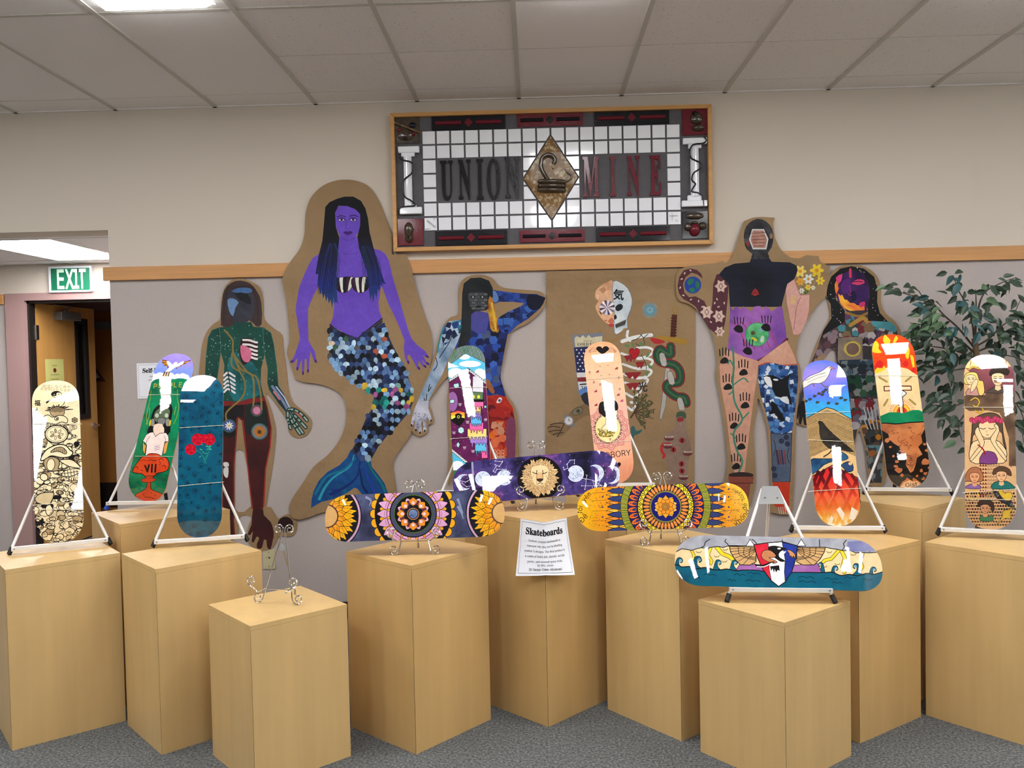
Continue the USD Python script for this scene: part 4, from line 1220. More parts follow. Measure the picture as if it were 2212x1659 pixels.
def art_heart():
    a = Art(960, 720, 4.608)
    a.poly(FULL, grad([(-0.38, (240, 158, 122)), (-0.25, (246, 176, 140)), (-0.1, (246, 178, 162)), (0.05, (248, 190, 158)), (0.2, (248, 200, 160)), (0.3, (246, 184, 140)), (0.38, (240, 164, 120))], 1, 9, 3, 0.05))
    ln = (120, 70, 70)
    cx, cy = 1628, 945
    for R, n, w, off in ((195, 11, 50, 0.0), (170, 11, 40, 0.5)):
        for k in range(n):
            th = (k + off) * 2 * math.pi / n + 0.25
            for sc in (1.0, 0.72, 0.46):
                p = smooth(petal(cx, cy, th, 120, 120 + (R - 92) * sc, w * sc), True, 3)
                a.poly(p, (238, 160, 146) if sc == 1 else (244, 184, 164), 0, ln, 3)
    for k in range(44):
        th = k * 2 * math.pi / 44
        a.dot(cx + 136 * math.cos(th), cy + 150 * math.sin(th), 6, (110, 60, 60), n=8)
    a.ell(cx, cy, 128, 140, (70, 44, 44), n=48).ell(cx, cy, 124, 136, (250, 226, 160), n=48)
    a.poly([(1605, 730), (1660, 690), (1715, 700), (1728, 745), (1720, 770), (1725, 800), (1712, 822), (1722, 845), (1700, 860), (1700, 885), (1670, 892), (1645, 880), (1640, 910), (1680, 930), (1700, 960), (1560, 960), (1600, 905), (1610, 850), (1598, 800)], (250, 230, 196), 0, (90, 60, 50), 3)
    a.poly([(1535, 740), (1550, 690), (1600, 672), (1640, 660), (1700, 668), (1728, 715), (1722, 765), (1660, 770), (1625, 785), (1600, 835), (1570, 815), (1540, 790)], (22, 20, 22), 3)
    a.line([(1650, 828), (1668, 836), (1690, 832)], 4, K).ell(1690, 872, 8, 6, (170, 30, 40)).line([(1560, 950), (1580, 920), (1610, 905)], 3, ln, 3)
    rg = random.Random(3)
    for _ in range(110):
        t = rg.random()
        a.ell(1525 + 170 * t, 960 + 24 * math.sin(t * 3.1) + rg.uniform(-14, 50), 9, 5, rg.choice(((150, 130, 30), (120, 104, 22), (182, 160, 60), (92, 84, 20))), rg.random() * 3, n=8)
    hp = smooth([(1572, 205), (1520, 170), (1512, 145), (1535, 130), (1560, 135), (1572, 150), (1585, 135), (1612, 128), (1636, 145), (1630, 170)], True, 4)
    a.poly(hp, (20, 16, 18))
    for s in (-1, 1):
        for k in range(4):
            a.line([(1572 + s * 60, 165 + 6 * k), (1572 + s * (90 + 12 * k), 140 + 15 * k), (1572 + s * (145 - 10 * k), 185 + 3 * k)], 3, ln, 4)
    a.line([(1510, 245), (1540, 235), (1560, 245), (1590, 232), (1610, 242), (1640, 225), (1665, 235)], 7, (60, 40, 40), 3)
    for x, y, c in ((1505, 575, (190, 70, 80)), (1765, 670, (220, 90, 130)), (1730, 610, (180, 70, 90)), (1712, 348, (180, 60, 70)), (1523, 380, (190, 80, 80)), (1508, 712, (170, 60, 70))):
        for r in (0.5, 2.4, -0.6):
            a.ell(x + 7 * math.cos(r), y + 7 * math.sin(r), 10, 6, c, r, (90, 30, 40), 2, 12)
    for x, y in ((1445, 388), (1487, 488), (1550, 510), (1735, 440), (1745, 555), (1650, 1055), (1580, 650)):
        a.ell(x, y, 7, 11, (228, 150, 130), 0.2, ln, 3, 12)
    for x, y in ((1549, 328), (1627, 318), (1560, 420), (1640, 410)):
        a.dot(x, y, 4.5, (90, 70, 60), n=8)
    a.text("SOBORY", 1705, 1232, 58, (60, 34, 32), -7, sx=0.95)
    a.poly([(1720, 1300), (1738, 1282), (1758, 1300), (1738, 1330)], (24, 16, 20), 2)
    return a


def art_bird():
    a = Art(1680, 700, 3.318)
    a.poly(FULL, grad([(-0.05, (40, 160, 206)), (0.08, (60, 176, 220)), (0.17, (60, 160, 226)), (0.22, (92, 120, 230)), (0.30, (150, 130, 226)), (0.36, (110, 120, 230)), (0.4, (90, 110, 220))], 1, 9, 5, 0.07))
    a.poly([(190, 405), (230, 372), (300, 345), (345, 315), (370, 300), (388, 312), (412, 318), (380, 325), (372, 355), (340, 405), (300, 425), (240, 428), (185, 460), (180, 420)], (224, 218, 208), 2, K, 3)
    a.line([(200, 405), (270, 370), (340, 350)], 4, (120, 110, 100), 3).line([(215, 420), (290, 385), (350, 370)], 3, (140, 130, 120), 3).poly([(378, 304), (413, 318), (380, 323)], (224, 120, 120), 0, K, 2).dot(370, 312, 4, (160, 30, 30))
    for p in ([(310, 425), (340, 450), (390, 452)], [(250, 425), (262, 446)]):
        a.line(p, 7, (120, 84, 84), 2)
    for x, y in ((203, 552), (232, 538), (266, 515), (297, 497), (328, 485), (370, 485), (286, 560), (365, 565), (425, 570), (455, 530), (485, 543), (320, 505), (345, 470)):
        a.poly([(x - 14, y + 3), (x - 4, y - 9), (x + 3, y - 2), (x + 13, y - 6), (x + 6, y + 7), (x - 6, y + 9)], (80, 76, 54), 0, K, 3)
    # patterned mountain
    a.poly([(180, 700), (210, 672), (350, 598), (400, 610), (520, 678), (620, 740), (620, 960), (540, 950), (180, 960)], (206, 170, 112), 0, K, 5)
    rg = random.Random(8)
    for r in range(34):
        y0 = 610 + r * 10.5
        for k in range(46):
            x = 190 + k * 9
            y = y0 + abs(x - 355) * 0.42
            if y < 945 and x < 555 and y > 612 + abs(x - 355) * 0.42:
                m = (r // 3) % 3
                c = (44, 34, 20)
                if m == 0:
                    a.line([(x - 3, y + 3), (x, y - 4), (x + 3, y + 3)], 2.0, c)
                elif m == 1:
                    a.dot(x, y, 3.2, c, n=6)
                else:
                    a.line([(x - 4, y), (x + 4, y + (4 if k % 2 else -4))], 2.2, c)
        a.line([(180, y0 + 80), (355, y0 + 4), (560, y0 + 92)], 1.5, (60, 46, 26))
    a.poly([(235, 960), (300, 925), (370, 895), (480, 915), (560, 950), (580, 1100), (235, 1090)], (226, 186, 128))
    a.poly([(232, 975), (290, 965), (360, 965), (420, 960), (400, 930), (430, 905), (490, 935), (505, 962), (470, 978), (400, 985), (330, 1010), (245, 1080)], wash([(24, 46, 86), (40, 96, 130), (70, 60, 130)], 22, 3), 2, K, 4)
    a.poly([(290, 700), (320, 700), (345, 735), (400, 790), (470, 850), (545, 915), (470, 905), (420, 900), (370, 890), (325, 850), (302, 790), (300, 730)], wash([(24, 22, 20), (56, 50, 44), (34, 30, 28)], 30, 4), 2, K, 3)
    a.line([(395, 890), (370, 925), (330, 950)], 8, K, 2)
    a.poly([(455, 1010), (500, 985), (535, 1000), (540, 1050), (500, 1060), (470, 1030)], (40, 70, 110), 2, K, 4).ell(520, 1000, 14, 12, (226, 186, 128))
    # lattice, red to orange to white
    a.poly([(230, 1100), (390, 1012), (470, 1050), (570, 1100), (620, 1500), (230, 1500)], grad([(-0.38, (250, 240, 224)), (-0.345, (246, 206, 120)), (-0.31, (238, 130, 60)), (-0.24, (232, 96, 56)), (-0.17, (214, 36, 36)), (-0.1, (190, 20, 34))], 1, 14, 3, 0.03), 0, K, 6)
    dk = grad([(-0.40, (250, 220, 150)), (-0.345, (240, 176, 60)), (-0.31, (232, 116, 40)), (-0.25, (220, 70, 40)), (-0.19, (120, 14, 22)), (-0.14, (60, 10, 18))], 1, 14, 4, 0.02)
    for s in ([(250, 1120), (330, 1250), (400, 1420)], [(300, 1070), (420, 1300), (470, 1440)], [(375, 1040), (500, 1290), (560, 1380)], [(450, 1050), (560, 1230)], [(250, 1240), (330, 1050)], [(265, 1330), (400, 1030)], [(320, 1430), (480, 1060)], [(420, 1440), (565, 1120)], [(510, 1420), (580, 1250)], [(280, 1300), (350, 1420)], [(240, 1180), (290, 1060)], [(530, 1080), (575, 1150)]):
        a.line(s, 24, dk)
    for p in ([(445, 1310), (480, 1360), (465, 1410), (420, 1330)], [(530, 1310), (575, 1340), (555, 1400), (510, 1400)], [(385, 1370), (400, 1390), (390, 1425), (370, 1400)]):
        a.poly(p, (246, 238, 222))
    return a


def art_flame():
    a = Art(1680, 700, 3.318)
    a.poly(FULL, (238, 208, 152))
    a.poly(FULL, wash([(240, 214, 160), (232, 198, 140)], 10, 3))
    a.poly([(600, 0), (1100, 0), (1100, 420), (990, 360), (930, 320), (850, 303), (770, 315), (690, 360), (600, 420)], wash([(240, 84, 20), (232, 64, 18), (246, 104, 26)], 20, 2))
    for p in ([(668, 150), (700, 120), (725, 145), (722, 175), (745, 205), (690, 205), (670, 180)], [(765, 78), (790, 95), (808, 120), (800, 150), (830, 180), (835, 205), (800, 200), (780, 160), (755, 120)], [(845, 85), (862, 105), (840, 140), (860, 170), (905, 190), (880, 215), (840, 180), (825, 140)], [(905, 130), (930, 150), (945, 190), (935, 250), (915, 230), (920, 180)], [(950, 225), (975, 240), (980, 330), (965, 300)], [(700, 330), (720, 280), (745, 320), (760, 300), (770, 325), (700, 355)]):
        a.poly(p, (252, 204, 46), 3)
    for x, y, r in ((730, 290, 26), (800, 272, 13), (870, 268, 20), (918, 285, 20), (975, 330, 18), (700, 310, 12)):
        a.poly([(x - r, y - r * 0.3), (x, y - r * 1.2), (x + r, y - r * 0.4), (x + r * 0.8, y + r * 0.7), (x, y + r), (x - r * 0.9, y + r * 0.6)], (214, 32, 30), 3)
    for x, y in ((812, 344), (877, 344)):
        a.dot(x, y, 4, (110, 80, 50))
    # sun, cross, eye
    a.dot(890, 632, 62, (240, 150, 40), n=40).dot(890, 632, 54, (250, 196, 60), n=40).dot(890, 632, 38, (226, 60, 36), n=30)
    for k in range(17):
        th = math.pi + (k + 0.5) * math.pi / 17
        a.line([(890 + 72 * math.cos(th), 632 + 72 * math.sin(th)), (890 + 92 * math.cos(th + 0.05), 632 + 92 * math.sin(th + 0.05))], 3, (210, 70, 50))
    cr = [(836, 388), (868, 386), (874, 444), (955, 445), (958, 474), (880, 474), (893, 500), (905, 652), (876, 652), (860, 500), (852, 476), (764, 480), (762, 447), (842, 446)]
    a.poly(cr, (244, 214, 168), 0, (90, 30, 14), 7)
    a.line([(893, 580), (897, 640)], 4, (120, 50, 40))
    a.poly(smooth([(812, 500), (840, 474), (870, 470), (905, 482), (922, 498), (895, 520), (865, 526), (835, 518)], True, 4), (236, 236, 230), 0, K, 5).dot(868, 498, 27, (24, 70, 74)).dot(868, 498, 23, (76, 140, 136)).dot(868, 498, 10, K)
    for k in range(14):
        th = k * 6.283 / 14
        a.line([(868 + 11 * math.cos(th), 498 + 11 * math.sin(th)), (868 + 21 * math.cos(th), 498 + 21 * math.sin(th))], 2, (30, 90, 90))
    for k in range(5):
        a.line([(856 + 7 * k, 522), (854 + 8 * k, 545)], 4, (230, 110, 50))
    for p in ([(728, 382), (782, 414)], [(918, 410), (958, 376)], [(762, 584), (788, 542)], [(945, 541), (986, 576)]):
        a.line(p, 12, (80, 56, 20)).line(p, 6, (186, 160, 84))
    # hill, cracked earth, black rock
    a.poly([(690, 680), (745, 655), (800, 632), (860, 632), (900, 640), (960, 618), (1010, 615), (1060, 640), (1080, 710), (1040, 700), (930, 705), (850, 715), (760, 712)], wash([(0, 120, 76), (10, 148, 96)], 22, 4))
    a.poly([(700, 712), (850, 715), (1060, 704), (1160, 1000), (1100, 1250), (800, 1250), (700, 900)], wash([(186, 108, 62), (206, 130, 78), (150, 84, 52)], 12, 6))
    a.line([(745, 710), (800, 712), (850, 716), (930, 707), (1000, 703), (1050, 700)], 8, K, 3)
    for _s in range(46):
        rg = random.Random(_s)
        x, y = rg.uniform(770, 1040), rg.uniform(730, 1060)
        p = [(x, y)]
        for _ in range(5):
            x, y = x + rg.uniform(-18, 18), y + rg.uniform(-6, 18)
            p.append((x, y))
        a.line(p, 2.6, (84, 44, 28))
    left = [(740, 760), (790, 790), (800, 830), (835, 860), (870, 880), (885, 940), (920, 965), (915, 1010), (950, 1070), (975, 1055), (990, 1010), (1000, 960), (1040, 935), (1010, 880), (1040, 850), (1030, 800), (1060, 745), (1130, 900), (1130, 1120), (1060, 1160), (985, 1105), (965, 1120), (930, 1105), (890, 1130), (850, 1200), (760, 1100), (730, 900)]
    a.poly(left, (26, 22, 22), 0, K, 4)
    for x, y, s in ((785, 830, 26), (810, 880, 12), (830, 945, 13), (855, 985, 16), (845, 1020, 18), (870, 1045, 30), (890, 1085, 16), (1055, 990, 30), (1030, 1050, 18), (1060, 1070, 18), (1045, 1110, 16), (1068, 905, 14), (1055, 860, 14), (1000, 1090, 12), (930, 1112, 14), (975, 1110, 12), (1085, 1030, 14)):
        rg = random.Random(int(x + y))
        a.poly([(x + s * rg.uniform(0.5, 1.2) * math.cos(t), y + s * 0.8 * rg.uniform(0.5, 1.2) * math.sin(t)) for t in np.arange(8) * 0.785], (196, 118, 70))
    a.poly([(880, 1165), (905, 1135), (925, 1128), (945, 1118), (965, 1130), (1000, 1125), (1030, 1150), (1020, 1200), (900, 1200)], (240, 190, 140))
    a.text("Gist", 958, 1166, 30, K, -6, sx=1.15)
    return a


def face(a, x, y, r, skin, hair, hp, top, tp, rot=0):
    a.poly(tp, top, 2, INK, 4)
    a.poly([(x - r * 0.3, y + r * 0.6), (x + r * 0.3, y + r * 0.6), (x + r * 0.42, y + r * 1.5), (x, y + r * 1.7), (x - r * 0.42, y + r * 1.5)], skin)
    a.poly(hp, hair, 3, INK, 4)
    a.poly([(x - r * 0.8, y - r * 0.5), (x, y - r * 0.75), (x + r * 0.8, y - r * 0.5), (x + r * 0.82, y + r * 0.2), (x + r * 0.4, y + r * 0.85), (x, y + r), (x - r * 0.45, y + r * 0.85), (x - r * 0.82, y + r * 0.2)], skin, 3, INK, 3)
    for s in (-1, 1):
        a.line([(x + s * r * 0.2, y + r * 0.02), (x + s * r * 0.55, y - r * 0.02)], 5, INK).line([(x + s * r * 0.18, y - r * 0.22), (x + s * r * 0.6, y - r * 0.28)], 3, INK)
    a.line([(x, y + r * 0.1), (x - r * 0.06, y + r * 0.35)], 2.5, (150, 100, 70)).line([(x - r * 0.16, y + r * 0.6), (x + r * 0.16, y + r * 0.6)], 4, (150, 80, 70))


def art_girl():
    a = Art(1980, 740, 3.687)
    sk = (240, 208, 158)
    a.poly(FULL, wash([(224, 180, 130), (212, 166, 116)], 8, 2))
    a.poly([(340, 190), (480, 190), (560, 180), (700, 185), (800, 200), (800, 520), (760, 990), (740, 985), (735, 420), (540, 425), (540, 400), (480, 300), (400, 210)], wash([(110, 58, 66), (140, 80, 84), (96, 56, 54)], 10, 3))
    a.poly([(380, 425), (560, 400), (800, 400), (800, 985), (735, 980), (735, 760), (690, 620), (660, 560), (560, 540), (420, 545), (380, 520)], wash([(96, 74, 56), (124, 98, 74), (84, 64, 50), (150, 120, 92)], 10, 8))
    for x, y1 in ((440, 190), (500, 205), (568, 230), (622, 200), (680, 170), (720, 230), (475, 170), (640, 160)):
        a.taper([(x, 90), (x - 6, 140), (x - 14, y1)], 8, 3, (142, 50, 76), 3)
    a.poly([(330, 60), (800, 60), (800, 100), (740, 150), (700, 190), (560, 185), (420, 205), (360, 200)], wash([(242, 214, 150), (232, 196, 130)], 9, 1))
    for x, y1 in ((440, 190), (500, 205), (568, 230), (622, 200), (680, 170), (720, 230), (475, 170), (640, 160)):
        a.taper([(x, 90), (x - 6, 140), (x - 14, y1)], 8, 3, (142, 50, 76), 3)
    for p in ([(415, 215), (450, 195), (490, 205), (535, 200)], [(630, 160), (640, 120), (670, 115), (675, 150), (650, 170), (665, 190)], [(430, 460), (470, 440), (500, 470), (480, 510), (450, 500)], [(470, 540), (500, 560), (530, 540), (520, 520)]):
        a.line(p, 13, (110, 84, 30), 4).line(p, 8, (216, 174, 60), 4)
    # fair girl, boy
    face(a, 432, 290, 46, sk, (236, 202, 108), [(385, 330), (385, 260), (430, 235), (480, 245), (500, 300), (530, 310), (540, 400), (500, 420), (470, 340)], (196, 144, 132), [(395, 420), (410, 370), (450, 350), (500, 360), (545, 400), (545, 420)])
    a.poly([(440, 330), (475, 290), (490, 310), (470, 360), (430, 400)], sk, 2, INK, 3)
    face(a, 648, 285, 58, sk, (52, 42, 34), [(580, 260), (590, 220), (640, 195), (700, 195), (740, 230), (720, 260), (700, 250), (690, 275), (650, 250), (610, 260)], (84, 72, 62), [(560, 400), (600, 365), (640, 350), (690, 360), (730, 400)])
    a.dot(628, 308, 14, (150, 112, 96)).dot(690, 300, 8, (170, 120, 100))
    # the dreaming girl with a crown of roses
    a.poly([(440, 700), (445, 640), (480, 590), (560, 560), (640, 570), (680, 620), (690, 720), (715, 850), (690, 800), (660, 700), (470, 720), (440, 800), (425, 850)], (92, 74, 56), 3, INK, 5)
    a.poly([(425, 850), (450, 790), (530, 770), (600, 770), (660, 790), (715, 860), (715, 915), (690, 960), (470, 965), (420, 920)], sk, 2, INK, 5)
    a.poly([(500, 960), (525, 880), (560, 865), (600, 870), (630, 890), (640, 962)], (126, 66, 124), 2, INK, 4)
    a.poly([(500, 690), (500, 645), (560, 620), (630, 640), (635, 690), (600, 745), (560, 760), (520, 740)], sk, 3, INK, 3)
    for s in (-1, 1):
        c = 562 + s * 34
        a.line([(c - 22, 680), (c, 690), (c + 22, 682)], 5, INK, 3)
    a.line([(556, 735), (572, 735)], 5, (160, 80, 70)).line([(560, 700), (556, 716)], 3, (150, 100, 70))
    for pts in ([(470, 740), (465, 700), (490, 670), (500, 700), (530, 760), (540, 800), (510, 860), (440, 940), (425, 925), (480, 850), (505, 810)], [(660, 700), (640, 650), (615, 660), (635, 690), (600, 740), (590, 780), (640, 860), (705, 940), (715, 915), (670, 850), (630, 790)]):
        a.poly(pts, sk, 2, INK, 4)
    a.line([(490, 815), (530, 850), (545, 890)], 11, (150, 36, 44), 3)
    for k in range(12):
        x = 440 + k * 21
        a.dot(x, 615 + 10 * math.sin(k * 1.9), 22, (178, 44, 82), n=12)
        a.line(spiral(x, 615 + 10 * math.sin(k * 1.9), 15, 1.3, k, 12), 3, (220, 110, 140))
    # triangles, brick pattern, three friends
    for r in range(9):
        for k in range(8):
            x, y = 500 + k * 21, 985 + r * 29
            a.poly([(x, y), (x + 9, y - 16), (x + 19, y)], (126, 36, 34) if k < 3 else (206, 160, 120), 0, (90, 40, 34), 2)
    rg = random.Random(6)
    for r in range(11):
        for k in range(19):
            x, y = 388 + k * 21 + (r % 2) * 9, 1195 + r * 25
            a.poly([(x, y), (x + 14, y), (x + 15, y + 13), (x + 1, y + 13)], rg.choice(((52, 40, 32), (60, 46, 36), (96, 62, 44), (40, 50, 56), (110, 40, 36), (150, 120, 90))), 0, (28, 22, 18), 2)
    for k in range(9):
        for r in range(5):
            x, y = 600 + k * 16 + r * 9, 1180 + r * 17 + k * 9
            a.poly([(x, y), (x + 14, y + 8), (x + 22, y - 4), (x + 8, y - 12)], rg.choice(((40, 44, 50), (92, 40, 44), (110, 120, 120), (34, 60, 60), (70, 66, 80))), 0, K, 2)
    for p in ([(650, 1180), (680, 1170), (700, 1200), (740, 1190), (765, 1220), (740, 1260), (700, 1250), (670, 1220)], [(690, 1340), (740, 1330), (770, 1300), (745, 1360), (750, 1400), (700, 1400), (640, 1450), (680, 1390)]):
        a.poly(p, (216, 180, 60), 3, (90, 70, 20), 4)
    a.line(circ(455, 1215, 36), 9, (206, 176, 70))
    face(a, 462, 1070, 46, (226, 160, 116), (172, 110, 74), [(385, 1110), (392, 1050), (430, 1000), (490, 995), (525, 1040), (530, 1090), (500, 1110), (400, 1105)], (136, 100, 160), [(388, 1160), (420, 1130), (470, 1125), (505, 1140), (505, 1165)])
    face(a, 676, 1060, 48, (230, 178, 132), (92, 66, 48), [(605, 1050), (620, 1005), (680, 985), (740, 1010), (755, 1060), (720, 1050), (690, 1030), (640, 1045)], (40, 112, 104), [(600, 1165), (610, 1120), (650, 1105), (720, 1105), (770, 1140), (775, 1165)])
    face(a, 545, 1320, 42, (206, 150, 108), (62, 48, 40), [(490, 1310), (495, 1265), (550, 1250), (600, 1265), (620, 1320), (600, 1350), (585, 1300), (520, 1290)], (24, 116, 82), [(505, 1420), (515, 1375), (540, 1390), (580, 1385), (600, 1370), (610, 1420)])
    return a


def art_ink():
    a = Art(50, 800, 3.95)
    cr = (240, 220, 178)
    a.poly(FULL, wash([(242, 224, 184), (234, 212, 166)], 7, 4))
    rg = random.Random(77)
    gy = (176, 152, 112)
    blobs = []
    for r in range(27):
        for k in range(8):
            blobs.append((90 + 57 * k + rg.uniform(-26, 26), 470 + 38 * r + rg.uniform(-20, 20)))
    rg.shuffle(blobs)
    for (x, y) in blobs:
        if y < 560 and (x < 150 or x > 420):
            continue
        s = rg.uniform(20, 52)
        n = rg.choice((5, 6, 7, 8))
        th = rg.random() * 6.3
        q = rg.uniform(0.45, 1.0)
        p = [(x + s * rg.uniform(0.65, 1.2) * math.cos(t), y + s * q * rg.uniform(0.65, 1.2) * math.sin(t)) for t in th + np.arange(n) * 2 * math.pi / n]
        kind = rg.random()
        a.poly(p, cr if kind < 0.7 else gy if kind < 0.86 else (206, 184, 144) if kind < 0.94 else K, 4, K, rg.uniform(3.5, 6.5))
        if kind < 0.86:
            for j in range(rg.choice((1, 2, 3, 4))):
                f = 0.8 - 0.18 * j
                a.line([(x + s * f * math.cos(t), y + s * q * f * math.sin(t)) for t in th + np.linspace(0.4, 2.2, 6)], rg.uniform(2, 4.5), K)
        if kind < 0.3:
            a.line(spiral(x, y, s * 0.45, 1.4, th, 14), 3, K)
        if rg.random() < 0.35:
            t = th + 3.6
            a.taper([(x + s * 0.9 * math.cos(t), y + s * 0.8 * math.sin(t)), (x + s * 0.5 * math.cos(t + 0.8), y + s * 0.6 * math.sin(t + 0.8)), (x + s * 0.6 * math.cos(t + 1.7), y + s * 0.8 * math.sin(t + 1.7))], 13, 2, K, 3)
    # spiky crest, ring, wide grin, hood, teeth, claw
    for k in range(13):
        t = -2.9 + k * 0.2
        a.poly([(292 + 60 * math.cos(t - 0.14), 355 + 40 * math.sin(t - 0.14)), (300 + rg.uniform(95, 145) * math.cos(t), 360 + rg.uniform(56, 80) * math.sin(t)), (292 + 60 * math.cos(t + 0.14), 355 + 40 * math.sin(t + 0.14))], gy if k % 2 else cr, 0, K, 5)
    a.ell(292, 355, 62, 46, gy, 0, K, 5)
    for k in range(4):
        a.line(circ(292, 360, 16 + 11 * k, None, 10, 3.3, 6.1), 5, K)
    a.poly([(160, 440), (175, 395), (215, 380), (250, 400), (300, 385), (350, 390), (380, 420), (370, 450), (330, 440), (280, 455), (220, 450)], cr, 3, K, 6).ell(285, 412, 17, 15, cr, 0, K, 6).dot(288, 414, 8, K)
    a.ell(285, 545, 98, 76, cr, 0, K, 9).ell(285, 545, 84, 62, cr, 0, K, 3)
    for k in range(7):
        a.ell(285 + 40 * math.cos(k * 0.9), 545 + 30 * math.sin(k * 0.9), 18, 8, gy if k % 2 else cr, k * 0.9, K, 4)
    for k in range(9):
        a.line([(335 + k * 10, 480 + k * 12 - 14), (365 + k * 9, 474 + k * 12)], 6, K)
    a.poly([(150, 770), (165, 720), (210, 670), (290, 635), (360, 640), (400, 680), (425, 700), (400, 735), (330, 745), (240, 730), (190, 760)], cr, 4, K, 9)
    a.poly([(235, 700), (270, 665), (330, 655), (370, 690), (360, 715), (300, 690)], gy, 3, K, 6)
    for k in range(6):
        a.line([(268 + 16 * k, 668), (262 + 18 * k, 700)], 4, K)
    a.poly([(175, 800), (185, 760), (235, 738), (290, 750), (310, 790), (300, 840), (330, 830), (320, 850), (240, 862), (200, 850)], gy, 3, K, 7).ell(236, 805, 34, 52, cr, 0.1, K, 5)
    a.poly([(310, 770), (370, 760), (430, 770), (490, 830), (440, 830), (380, 815)], cr, 3, K, 7)
    a.poly([(330, 900), (350, 860), (420, 840), (490, 845), (470, 880), (400, 905)], cr, 2, K, 6)
    for k in range(5):
        a.line([(350 + 27 * k, 852), (358 + 27 * k, 900)], 5, K)
    a.line([(340, 882), (470, 862)], 5, K)
    for k in range(3):
        a.ell(110 + 34 * k, 975 - 32 * k, 34, 30, cr, 0.5, K, 7)
    a.poly([(100, 1090), (150, 1050), (220, 1040), (265, 1050), (230, 1140), (190, 1150), (120, 1130)], (206, 184, 140), 2, K, 7)
    for x, y, s in ((440, 425, 26), (160, 500, 26), (455, 752, 26)):
        h = [(x + s * math.cos(t), y + s * 0.9 * math.sin(t)) for t in np.arange(6) * 1.047 + 0.5]
        a.poly(h, gy, 0, K, 5)
        for p in h:
            a.line([(x, y), p], 3.5, K)
    # quiet top: two lines of writing, yin-yang, brush strokes, a column of characters
    br = (150, 124, 88)
    a.text("間違しなく命や", 285, 150, 22, br, 2, "cjk", sx=1.15).text("名誉的はたりません", 292, 176, 20, br, 3, "cjk", sx=1.2)
    a.ell(284, 205, 46, 29, K).ell(284, 205, 42, 26, cr)
    a.geom(Polygon(a.P(circ(284, 205, 42, 26, 30, math.pi * 0.95, math.pi * 1.95))).union(Polygon(a.P(circ(264, 208, 21, 13)))).difference(Polygon(a.P(circ(304, 202, 21, 13)))), K)
    a.dot(266, 208, 6, cr, 4).dot(303, 203, 6, K, 4)
    a.taper([(196, 278), (230, 258), (290, 255), (325, 268)], 16, 3, K, 4).taper([(330, 240), (355, 255), (345, 290), (335, 295)], 9, 3, K, 4)
    for ch, x, y, h in (("福", 122, 298, 46), ("人", 118, 345, 30), ("木", 112, 414, 40), ("川", 108, 460, 28), ("日", 108, 517, 42)):
        a.text(ch, x, y, h * 0.82, K, 0, "cjk", 2)
    a.line([(385, 290), (400, 272), (420, 285), (435, 268), (455, 272)], 4, (200, 180, 140), 3)
    a.poly([(130, 1290), (150, 1275), (165, 1255), (175, 1285), (195, 1295), (170, 1310), (165, 1335), (145, 1315), (120, 1325)], K)
    return a
# ================================================================ life-size paper figures on the back wall
M["kraft"] = mat("kraft_paper", (146, 119, 84), 0.8, noise=((5, 5, 5), 0.10, 6), bump=(11, 0.55, 0.02))
M["collage"] = print_mat("collage_print", 0.5, 0.0, 0.45)


def px(ox, oy, k, pts):
    return np.asarray(pts, float) / k + [ox, oy]


def on_wall(p):
    r = ray(p)
    q = EYE + r * (WALL_Y / r[..., 1:2])
    return q[..., [0, 2]]


def relief(off, seed):
    """How far the paper stands off the wall: gentle cockling, and a bulge where it is taped over the wooden rail."""
    def f(xy):
        x, z = xy[:, 0], xy[:, 1]
        h = off + 0.007 * meshkit.fbm(np.stack([x * 4.5, z * 4.5, 0 * x + seed], -1), 3, seed)
        d = np.maximum(np.abs(z - (RAIL0 + RAIL1) / 2) - 0.045, 0)
        return h + np.maximum(0.0265 - 0.55 * h, 0) * np.exp(-((d / 0.09) ** 2)) * (np.exp(-((d / 0.09) ** 2)) > 0.02)
    return f


def sheet(poly, h, mat_, parent, name, o, thick=0.0009):
    """A sheet of paper cut to a shape (in wall coordinates), following the relief h; with a back and an edge."""
    V, T, n = [], [], 0
    for z, flip in ((0, False), (-thick, True)):
        for q in pieces(unary_union([poly])):
            hit = shapely.intersection(q, tri_cells(q.bounds))
            for g in hit:
                for s in pieces(g):
                    v, f = ears(s)
                    if len(f):
                        V.append(np.c_[v, np.full(len(v), z)])
                        T.append((f[:, ::-1] if flip else f) + n)
                        n += len(v)
    V = np.vstack(V)
    V = np.stack([V[:, 0], WALL_Y - h(V[:, :2]) - V[:, 2], V[:, 1]], 1)
    return obj(name, (V - o, np.vstack(T)), mat_, parent)


def paper_figure(label, outline, art, off, seed, category="paper figure", mat_="print_paper"):
    poly = Polygon(on_wall(np.asarray(outline[0])), [on_wall(np.asarray(r)) for r in outline[1:]])
    poly = poly if poly.is_valid else poly.buffer(0)
    poly = poly.difference(sbox(-0.846, 2.204, 1.08, 3.05))     # it stops at the mosaic's frame
    b = poly.bounds
    o = np.array([(b[0] + b[2]) / 2, WALL_Y, b[1]])
    t = thing("paper_figure", label, category, o)
    h = on_grid(relief(off, seed))
    sheet(poly, h, M["kraft"], t, "backing_paper", o)
    parts = lay(art.visible(), on_wall, poly, tri_cells, lambda xy: h(xy) + 0.0004, None)
    for part, (v, f, c) in parts.items():
        obj(part.split('|')[0], (np.stack([v[:, 0], WALL_Y - v[:, 2], v[:, 1]], 1) - o, f), M[mat_], t, colors=c)
    return t, h, o


